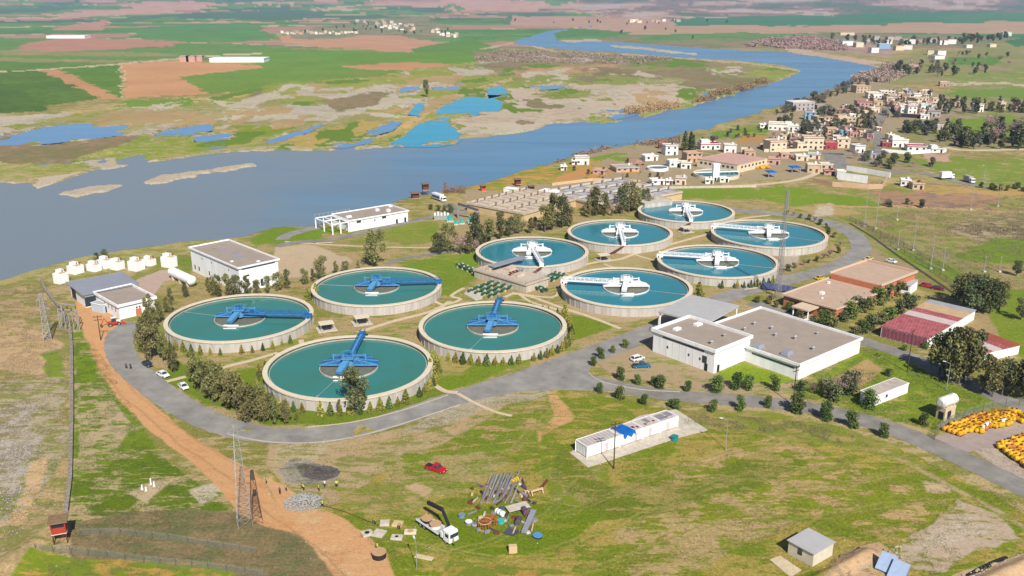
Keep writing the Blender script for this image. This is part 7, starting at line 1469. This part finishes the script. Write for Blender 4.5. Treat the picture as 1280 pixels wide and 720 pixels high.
# ------------------------------------------------------------------ people
m_skin = mat('skin', A(196, 140, 110), .6, .05, 2); m_vest = mat('hi_vis_vest', A(206, 226, 60), .6, .05, 2); m_trous = mat('dark_trousers', A(50, 54, 74), .8, .1, 2); m_teal = mat('teal_jacket', A(30, 90, 96), .8, .1, 2); m_hair = mat('dark_hair', (.02, .015, .012), .8, .1, 2); m_wj = mat('white_shirt', (.6, .6, .58), .8, .05, 2)
def person_mesh(pose):
    b = {'stand': (0, 0), 'walk': (.0, .28), 'bend': (.55, .05)}[pose]; lean, st = b
    J = {}; hip = Vector((0, 0, .92)); J['hip'] = hip; ch = hip + Vector((sin(lean) * .45, 0, cos(lean) * .45)); nk = hip + Vector((sin(lean) * .58, 0, cos(lean) * .58)); hd = nk + Vector((sin(lean * 1.1) * .13 + .02, 0, cos(lean) * .13)); tp = hd + Vector((sin(lean) * .1, 0, .1))
    V_ = [hip, hip + (ch - hip) * .5, ch, nk, hd, tp]; E_ = [(0, 1), (1, 2), (2, 3), (3, 4), (4, 5)]; R_ = [.14, .125, .15, .055, .095, .075]
    hands = []
    for s in (-1, 1):
        k = len(V_); sh = ch + Vector((0, s * .19, .02)); el = sh + Vector((.05 + lean * .2 - s * st * .3, s * .05, -.28)); wr = el + Vector((.12 + lean * .25 - s * st * .3, -s * .01, -.22)); pm = wr + Vector((.03, 0, -.07)); V_ += [sh, el, wr, pm]; R_ += [.065, .045, .032, .035]; E_ += [(2, k), (k, k + 1), (k + 1, k + 2), (k + 2, k + 3)]; hands.append((pm, s))
        k = len(V_); hp = hip + Vector((0, s * .1, -.05)); kn = hip + Vector((s * st * .5 + .03, s * .11, -.45)); an = hip + Vector((s * st - .02, s * .12, -.84)); to = an + Vector((.17, s * .02, -.05)); V_ += [hp, kn, an, to]; R_ += [.09, .06, .045, .038]; E_ += [(0, k), (k, k + 1), (k + 1, k + 2), (k + 2, k + 3)]
    me = bpy.data.meshes.new('body'); me.from_pydata([tuple(v) for v in V_], E_, []); o = bpy.data.objects.new('tmp', me); SC.collection.objects.link(o); sm_ = o.modifiers.new('s', 'SKIN')
    for i, r in enumerate(R_): me.skin_vertices[0].data[i].radius = (r, r)
    me.skin_vertices[0].data[0].use_root = True; o.modifiers.new('u', 'SUBSURF').levels = 1
    dg = bpy.context.evaluated_depsgraph_get(); ev = o.evaluated_get(dg); m2 = bpy.data.meshes.new_from_object(ev); bpy.data.objects.remove(o)
    bm = bmesh.new(); bm.from_mesh(m2); mb = MB()
    for pm, s in hands:
        for i in range(4): a_ = pm + Vector((-.03 + .02 * i, 0, -.02)); mid_ = a_ + Vector((.005, 0, -.045)); mb.cyl(a_, mid_, .009, 6); mb.cyl(mid_, mid_ + Vector((.012, -s * .008, -.03 - .004 * (i in (1, 2)))), .009, 6, .006)
        mb.cyl(pm + Vector((.03, 0, .02)), pm + Vector((.065, -s * .02, -.03)), .011, 6, .008)
    mb.cyl(hd + Vector((.09, 0, .01)), hd + Vector((.12, 0, -.01)), .014, 6, .01)
    for s in (-1, 1): mb.cyl(hd + Vector((0, s * .085, .0)), hd + Vector((0, s * .105, .0)), .025, 6)
    base = len(bm.verts); vs = [bm.verts.new(v) for v in mb.v]
    for f in mb.f: bm.faces.new([vs[i] for i in f])
    bm.to_mesh(m2); bm.free(); m2.materials.append(m_skin); m2.shade_smooth(); m2.name = 'person_body'
    # clothing
    def ell(c, rx, ry, n=10): return [(c.x + rx * cos(2 * pi * i / n), c.y + ry * sin(2 * pi * i / n), c.z) for i in range(n)]
    ve = MB(); loft(ve, [ell(hip + Vector((0, 0, -.02)), .165, .185), ell(hip + (ch - hip) * .5, .15, .18), ell(ch, .165, .22), ell(ch + (nk - ch) * .6, .10, .17)]); tr = MB()
    for s in (-1, 1): hp = hip + Vector((0, s * .09, .0)); kn = hip + Vector((s * st * .5 + .03, s * .11, -.45)); an = hip + Vector((s * st - .02, s * .12, -.80)); loft(tr, [ell(an, .065, .065, 8), ell(kn, .085, .085, 8), ell(hp, .12, .12, 8)])
    sl_ = MB()
    for s in (-1, 1): sh = ch + Vector((0, s * .19, .02)); el = sh + Vector((.05 + lean * .2 - s * st * .3, s * .05, -.28)); sl_.cyl(sh + Vector((0, 0, .04)), el, .075, 8, .058)
    hr = MB().blob(hd + Vector((-.015, 0, .06)), .105, 1, (1.05, 1, .9), 0)
    return m2, ve.mesh('vest', None), tr.mesh('trousers', None), sl_.mesh('sleeves', None), hr.mesh('hair', None)
PM = {p: person_mesh(p) for p in ('stand', 'walk', 'bend')}
def person(px, pose, top, rz, label, sleeves=None, hat=None, s=1.05):
    t = bpy.data.objects.new('person', PM[pose][0]); SC.collection.objects.link(t); t.location = W(*px); t.rotation_euler = (0, 0, rz); t.scale = (s, s, s); tag(t, label, 'person', 'workers on the site')
    for nm, i, m in (('vest' if top is m_vest else 'jacket', 1, top), ('trousers', 2, m_trous), ('sleeves', 3, sleeves or top), ('hard_hat' if hat else 'hair', 4, hat or m_hair)):
        me = PM[pose][i].copy(); me.materials.append(m); o = bpy.data.objects.new(nm, me); SC.collection.objects.link(o); o.parent = t
person((350, 618), 'stand', m_teal, 1, 'person in teal jacket standing at the left of the gravel heap')
person((358, 614), 'stand', m_vest, 4, 'person in yellow vest beside the one in teal left of the gravel heap', m_trous)
person((380, 613), 'bend', m_vest, 3, 'person in yellow vest bending over the back of the gravel heap', m_trous)
person((399, 614), 'stand', m_vest, 4, 'person in yellow vest at the back right corner of the gravel heap', m_trous)
person((403, 634), 'walk', m_vest, 2.6, 'person in yellow vest walking at the right foot of the gravel heap', m_trous)
person((406, 609), 'walk', m_wj, 1, 'person in white shirt below the black ash ring', m_wj)
person((421, 609), 'stand', m_vest, 5, 'person in yellow vest to the right of the one in white shirt', m_wj)
person((333, 605), 'stand', m_vest, 0, 'person in yellow vest beside the dark lattice tower', m_trous)
person((469, 656), 'bend', m_vest, 4, 'person in yellow vest bending over the hose above the concrete covers', m_trous)
person((499, 662), 'bend', m_vest, 5, 'person in yellow vest bending between the concrete covers near the truck', m_trous)
person((472, 688), 'stand', m_vest, 4.5, 'person in yellow vest standing behind the black drum on the orange dirt', m_trous)
person((567, 683), 'stand', m_vest, 3.6, 'person in yellow vest standing in front of the truck cab', m_trous)
person((158, 461), 'walk', m_teal, -.7, 'left one of two dark clothed people walking on the west road', m_trous); person((163.5, 461.5), 'walk', m_trous, -.9, 'right one of two dark clothed people walking on the west road', m_trous)
# ------------------------------------------------------------------ heaps, covers, junk
c = W(378, 632); mb = MB(); rr = random.Random(5)
for i in range(800): r = 3.9 * rr.random() ** .6; a = rr.uniform(0, 2 * pi); mb.blob(c + Vector((r * cos(a) * 1.05, r * sin(a) * .95 + 1, max(.05, .55 * (1 - r / 5)) + rr.uniform(0, .12))), rr.uniform(.08, .2), 1, (1, 1, .7), .2, i)
tag(mb.build('gravel_heap', mat('gravel_heap', A(178, 178, 176), .85, .15, 2)), 'heap of pale grey rubble stones beside the orange dirt road', 'heap', kind='stuff')
tyre = MB(); c = W(403, 592)
for i in range(26): a = 2 * pi * i / 26; tyre.blob(c + Vector((3.2 * cos(a), 2.4 * sin(a), .2)), .55, 1, (1.2, 1, .6), .3, i)
tag(tyre.build('ash_ring', mat('ash', A(96, 92, 92), .95, .2, 2)), 'ring of black ash on the burnt grey patch', 'ash ring')
c = W(461, 668)
def cover(px, w_, d_, rz, label, hole=0, m=None, hole_m=None, h=.45, z=0.0):
    c = W(*px); t = thing('concrete_cover', c + Vector((0, 0, z)), label, 'concrete cover', 'concrete covers on the ground', rz); MB().box((0, 0, h / 2), (w_, d_, h)).build('slab', m or M_CONC, t, bevel=.05, local=True)
    if hole: MB().cyl((0, 0, h - .05), (0, 0, h + .03), hole, 20).build('opening', hole_m or M_DARK, t, local=True)
cover((467, 656), 1.9, 1.8, .1, 'square concrete cover at the back left of the group') if 0 else None
cover((481, 655), 1.9, 1.9, .05, 'plain square concrete cover at the back of the left group'); cover((459, 668), 2.2, 1.9, .5, 'concrete cover with half round hole at the front left', .5); cover((474, 668), 2.3, 2.4, -.35, 'large tilted pale concrete cover beside the half holed one')
cover((497, 656), 2.0, 1.9, -.2, 'pale yellowish concrete cover behind the worker near the truck', 0, M_TANW); cover((496, 673), 2.3, 1.6, -.1, 'concrete cover with small dark hole in front of the worker', .35); cover((513, 666), 2.4, 1.5, .02, 'white edged cover with round brown opening nearest the truck', .62, M_RIM, m_cov)
cover((530, 697), 3.6, 1.2, -.3, 'pale flat slab lying on grass below the truck', 0, M_PATH, h=.15); cover((641, 690), 1.6, 1.2, .1, 'pale yellow crate shaped block below the junk heap', 0, M_TANW, h=1.4)
for px, r, h, m, ml, lab, nm in [((474, 696), 1.35, 1.1, M_BLACK, m_cov, 'black round drum with tan lid on the orange dirt at the bottom', 'drum'), ((626, 653), .75, .5, M_TEAL, M_TEAL, 'small teal round basin in the junk heap', 'basin'), ((843, 550), .9, 1.0, mat('teal_drum', A(40, 140, 140), .5, .1, 1), MATS['teal_drum'], 'teal round drum at the right end of the container slab', 'drum'), ((672, 671), .95, .35, M_BLACK, M_BLUEL, 'tyre with pale blue lid at the right foot of the junk heap', 'tyre'), ((586, 655), .7, .6, M_GREYP, M_WHITE2, 'grey round bundle between truck and junk heap', 'bundle'), ((577, 646), .7, .5, M_BLUEL, M_GREYP, 'pale blue round bundle right of the crane truck cab', 'bundle')]:
    c = W(*px); t = thing(nm, c, lab, nm); MB().cyl((0, 0, 0), (0, 0, h), r, 18, r * .92).build('side', m, t, local=True); MB().cyl((0, 0, h), (0, 0, h + .08), r * 1.05, 18).build('lid', ml, t, local=True)
# long grey pipes in a pile
for i in range(16):
    x = 601 + i * 2.5; a_, b_ = W(x, 630 - (i % 3) * 2), W(x + 13, 594 + (i * 5) % 7); z = .25 + (i % 3) * .32; a_.z = z; b_.z = z + .1
    tag(MB().cyl(a_, b_, .16 + .06 * (i % 2), 8).build('steel_pipe', M_GREYP if i % 3 else M_STEEL), '%s grey pipe from the left in the pile of long pipes' % ordw(i + 1), 'pipe', 'long grey pipes in the pile')
def bar(p, q_, z0, z1, w_, m, label, nm='beam', h=None): a_, b_ = W(*p), W(*q_); a_.z, b_.z = z0, z1; tag(MB().beam(a_, b_, w_, h).build(nm, m), label, nm.replace('_', ' '), 'scrap in the junk heap')
bar((652, 598), (661, 623), .3, .4, .3, M_RUST, 'long rust red beam at the top right of the junk heap'); bar((684, 601), (676, 612), .2, .3, .45, M_RUST, 'short rust red beam right of the long one'); bar((643, 612), (664, 630), .4, .5, .22, M_DST, 'thin dark bar crossing below the rust beam')
t = thing('trestle', W(671, 617), 'cream trestle with two short legs right of the long rust beam', 'trestle', 'scrap in the junk heap', .5); MB().beam((-1.5, 0, .9), (1.5, 0, .9), .35).build('top_bar', M_TANW, t, local=True)
for s in (-1, 1): MB().beam((s * 1.3, -.5, 0), (s * 1.3, 0, .8), .2).beam((s * 1.3, .5, 0), (s * 1.3, 0, .8), .2).build('leg', M_TANW, t, local=True)
bar((655, 668), (667, 642), .5, .7, 1.1, mat('grey_chute', A(160, 162, 172), .5, .1, 1), 'grey metal chute with white end at the lower right of the heap', 'chute', .5); bar((634, 640), (660, 634), .6, .8, 2.4, M_CONC, 'large pale sheet lying across the middle of the heap', 'sheet', .1); bar((632, 664), (646, 668), .2, .3, 2.2, M_DST, 'dark grey sheet at the lower middle of the heap', 'sheet', .15)
for i, (x, y, m, lab) in enumerate([(643, 604, mat('drum_yellow', A(236, 190, 40), .5, .1, 1), 'yellow barrel lying beside the grey pipes'), (648, 654, mat('purple_drum', A(104, 98, 108), .5, .1, 1), 'purple barrel lying in the middle of the heap'), (656, 642, mat('magenta_drum', A(126, 92, 112), .5, .1, 1), 'magenta barrel beside the pale sheet'), (625, 644, M_WHITE, 'white canister in front of the pale sheet')]):
    c = W(x, y); t = thing('barrel', c, lab, 'barrel', 'barrels in the junk heap', .9 + i * .5); MB().cyl((-.95, 0, .65), (.95, 0, .65), .62, 16).build('side', m, t, local=True)
    for xx in (-.4, .4): MB().cyl((xx - .05, 0, .65), (xx + .05, 0, .65), .66, 16).build('hoop', M_BLACK, t, local=True)
m_of = mat('orange_frame', A(190, 116, 64), .6, .15, 2)
for k, (x, y) in enumerate([(606, 660), (613, 656)]):
    c = W(x, y); t = thing('cable_spool', c, ('left cream' if k == 0 else 'right orange') + ' slatted spool frame at the left foot of the junk heap', 'spool', 'spool frames', .4)
    for z in (0, 1.5):
        mb = MB()
        for i in range(14): a = 2 * pi * i / 14; b = 2 * pi * (i + 1) / 14; mb.beam((1.3 * cos(a), 1.3 * sin(a), z + .1), (1.3 * cos(b), 1.3 * sin(b), z + .1), .12)
        mb.build('ring', m_of if k else M_TANW, t, local=True)
    mb = MB()
    for i in range(14): a = 2 * pi * i / 14; mb.beam((1.3 * cos(a), 1.3 * sin(a), .1), (1.3 * cos(a), 1.3 * sin(a), 1.6), .09); mb.beam((0, 0, 1.55), (1.3 * cos(a), 1.3 * sin(a), 1.6), .07)
    mb.build('slats', m_of, t, local=True)
rr = random.Random(21); JC = [('rust', M_RUST), ('grey', M_GREYP), ('rust', M_RUST), ('grey', M_CONCG), ('brown', M_WOOD), ('dark grey', M_GREYP), ('dark', M_DST), ('cream', M_TANW)]
pts = sorted([(rr.uniform(588, 668), rr.uniform(606, 668)) for i in range(70)])
for i, (x, y) in enumerate(pts):
    cn, m = JC[(i * 5) % 8]; c = W(x, y); mb = MB(); k = i % 3
    if k == 0: mb.box(c + Vector((0, 0, .3)), (rr.uniform(.6, 1.6), rr.uniform(.4, 1), .5), rr.uniform(0, 3), .8)
    elif k == 1: a = rr.uniform(0, 3); mb.beam(c + Vector((-cos(a), -sin(a), .2)), c + Vector((cos(a), sin(a), .5)), .22, .3)
    else: mb.blob(c + Vector((0, 0, .3)), rr.uniform(.4, .8), 1, (1, 1, .5), .3, i)
    tag(mb.build('scrap_piece', m), '%s scrap piece from the left in the junk heap, %s coloured' % (ordw(i + 1), cn), 'scrap', 'scrap pieces in the junk heap')
# litter scattered on the ground outside the wall
lt = MB()
for i in range(700):
    x, y = rr.gauss(18, 22) + rr.choice([-14, 0, 8]), rr.choice([rr.uniform(560, 640), rr.uniform(520, 715)]); 
    if x > 78 or x < -30: continue
    c = W(x, y); lt.box(c + Vector((0, 0, .08)), (rr.uniform(.1, .42), rr.uniform(.1, .3), .12), rr.uniform(0, 3), .7)
tag(lt.build('litter', mat('litter', A(186, 180, 178), .8, .5, .8)), 'pale rubbish and rubble scattered outside the rubble wall', 'litter', kind='stuff')
lt = MB()
for i in range(160): x, y = rr.uniform(330, 1250), rr.uniform(500, 715); c = W(x, y); lt.blob(c + Vector((0, 0, .05)), rr.uniform(.06, .15), 1, (1, 1, .6), .3, i)
tag(lt.build('loose_stones', mat('loose_stones', A(220, 206, 184), .85, .2, 1)), 'small pale stones scattered on the meadow', 'stones', kind='stuff')
for i, (x, y, h) in enumerate([(178, 612, 1.2), (189, 606, 1.6), (193, 608, 1.2), (183, 614, 1.0)]): c = W(x, y); t = thing('marker_post', c, '%s white marker post from the left on the small square plot' % ordw([1, 3, 4, 2][i]), 'post', 'white marker posts'); MB().box((0, 0, h / 2), (.3, .3, h), 0, .7).build('post', M_WHITE, t, local=True); MB().box((0, 0, .05), (.6, .6, .2)).build('foot', M_CONC, t, local=True)
tag(ribbon([(402, 632), (430, 640), (455, 650), (468, 655)], .16, .12, 'hose', M_DARK, kind=None), 'thin black hose lying from the gravel heap to the concrete covers', 'hose')
# solar panels on a frame by the bottom edge, and the panel array by the round tank
def panels(px, w_, d_, rz, tilt, n_, label, z=1.4, split=False):
    c = W(*px); t = thing('solar_panel', c, label, 'solar panel', None, rz); cs, sn = cos(tilt), sin(tilt)
    for i in range(n_):
        x = (i - (n_ - 1) / 2) * (w_ / n_); hw_ = w_ / n_ * .47; v = [(x - hw_, -d_ / 2 * cs, z - d_ / 2 * sn), (x + hw_, -d_ / 2 * cs, z - d_ / 2 * sn), (x + hw_, d_ / 2 * cs, z + d_ / 2 * sn), (x - hw_, d_ / 2 * cs, z + d_ / 2 * sn)]
        MB().add(v + [(a, b, c_ - .08) for a, b, c_ in v], [(0, 1, 2, 3), (7, 6, 5, 4), (0, 4, 5, 1), (1, 5, 6, 2), (2, 6, 7, 3), (3, 7, 4, 0)]).build('panel', mat('solar_blue', A(84, 92, 130), .3, .2, 1) if not split else mat('pale_panel', A(176, 196, 226), .35, .08, 1), t, local=True)
    for s in (-1, 1):
        MB().beam((s * w_ * .42, d_ / 2 * cs, 0), (s * w_ * .42, d_ / 2 * cs, z + d_ / 2 * sn - .1), .1).build('leg', M_STEEL, t, local=True); MB().beam((s * w_ * .42, -d_ / 2 * cs, 0), (s * w_ * .42, -d_ / 2 * cs, z - d_ / 2 * sn - .1), .1).build('leg', M_STEEL, t, local=True)
panels((974, 364), 12, 3.0, -.5, .5, 6, 'row of blue solar panels beside the foot of the tall lattice mast'); panels((1107, 712), 3.2, 3.6, -.75, .7, 1, 'left pale blue tilted panel at the bottom right edge', 1.6, True); panels((1122, 722), 3.2, 3.6, -.75, .7, 1, 'right pale blue tilted panel at the bottom right edge', 1.6, True)
pq = [W(*p) for p in [(962, 700), (975, 695), (1002, 713), (988, 722)]]; tag(MB().prism([(p.x, p.y) for p in pq], -.1, .12).build('concrete_slab', M_PATH), 'small concrete slab left of the cream hut', 'slab')
# ditch lines at the lower right
ribbon([(1018, 724), (1045, 707), (1068, 693), (1078, 686)], 1.6, .06, 'ditch', mat('dark_ditch', A(40, 38, 36), .95, .2, 1)); ribbon([(1200, 728), (1235, 708), (1275, 692), (1310, 680)], 1.5, .06, 'ditch', MATS['dark_ditch'])

lt = MB(); rr = random.Random(9)
for i in range(420):
    x, y = rr.choice([(rr.uniform(1030, 1130), 0), (rr.uniform(1190, 1285), 1)]); yy = (712 - (x - 1030) * .28 + rr.uniform(-3, 14)) if y == 0 else (726 - (x - 1190) * .36 + rr.uniform(-2, 16)); c = W(x, yy); lt.blob(c + Vector((0, 0, .12)), rr.uniform(.08, .34), 1, (1, 1, .7), .3, i)
tag(lt.build('rubble', mat('rubble', A(196, 180, 160), .9, .3, 1)), 'stones and rubble along the earth bank at bottom right', 'rubble', kind='stuff')
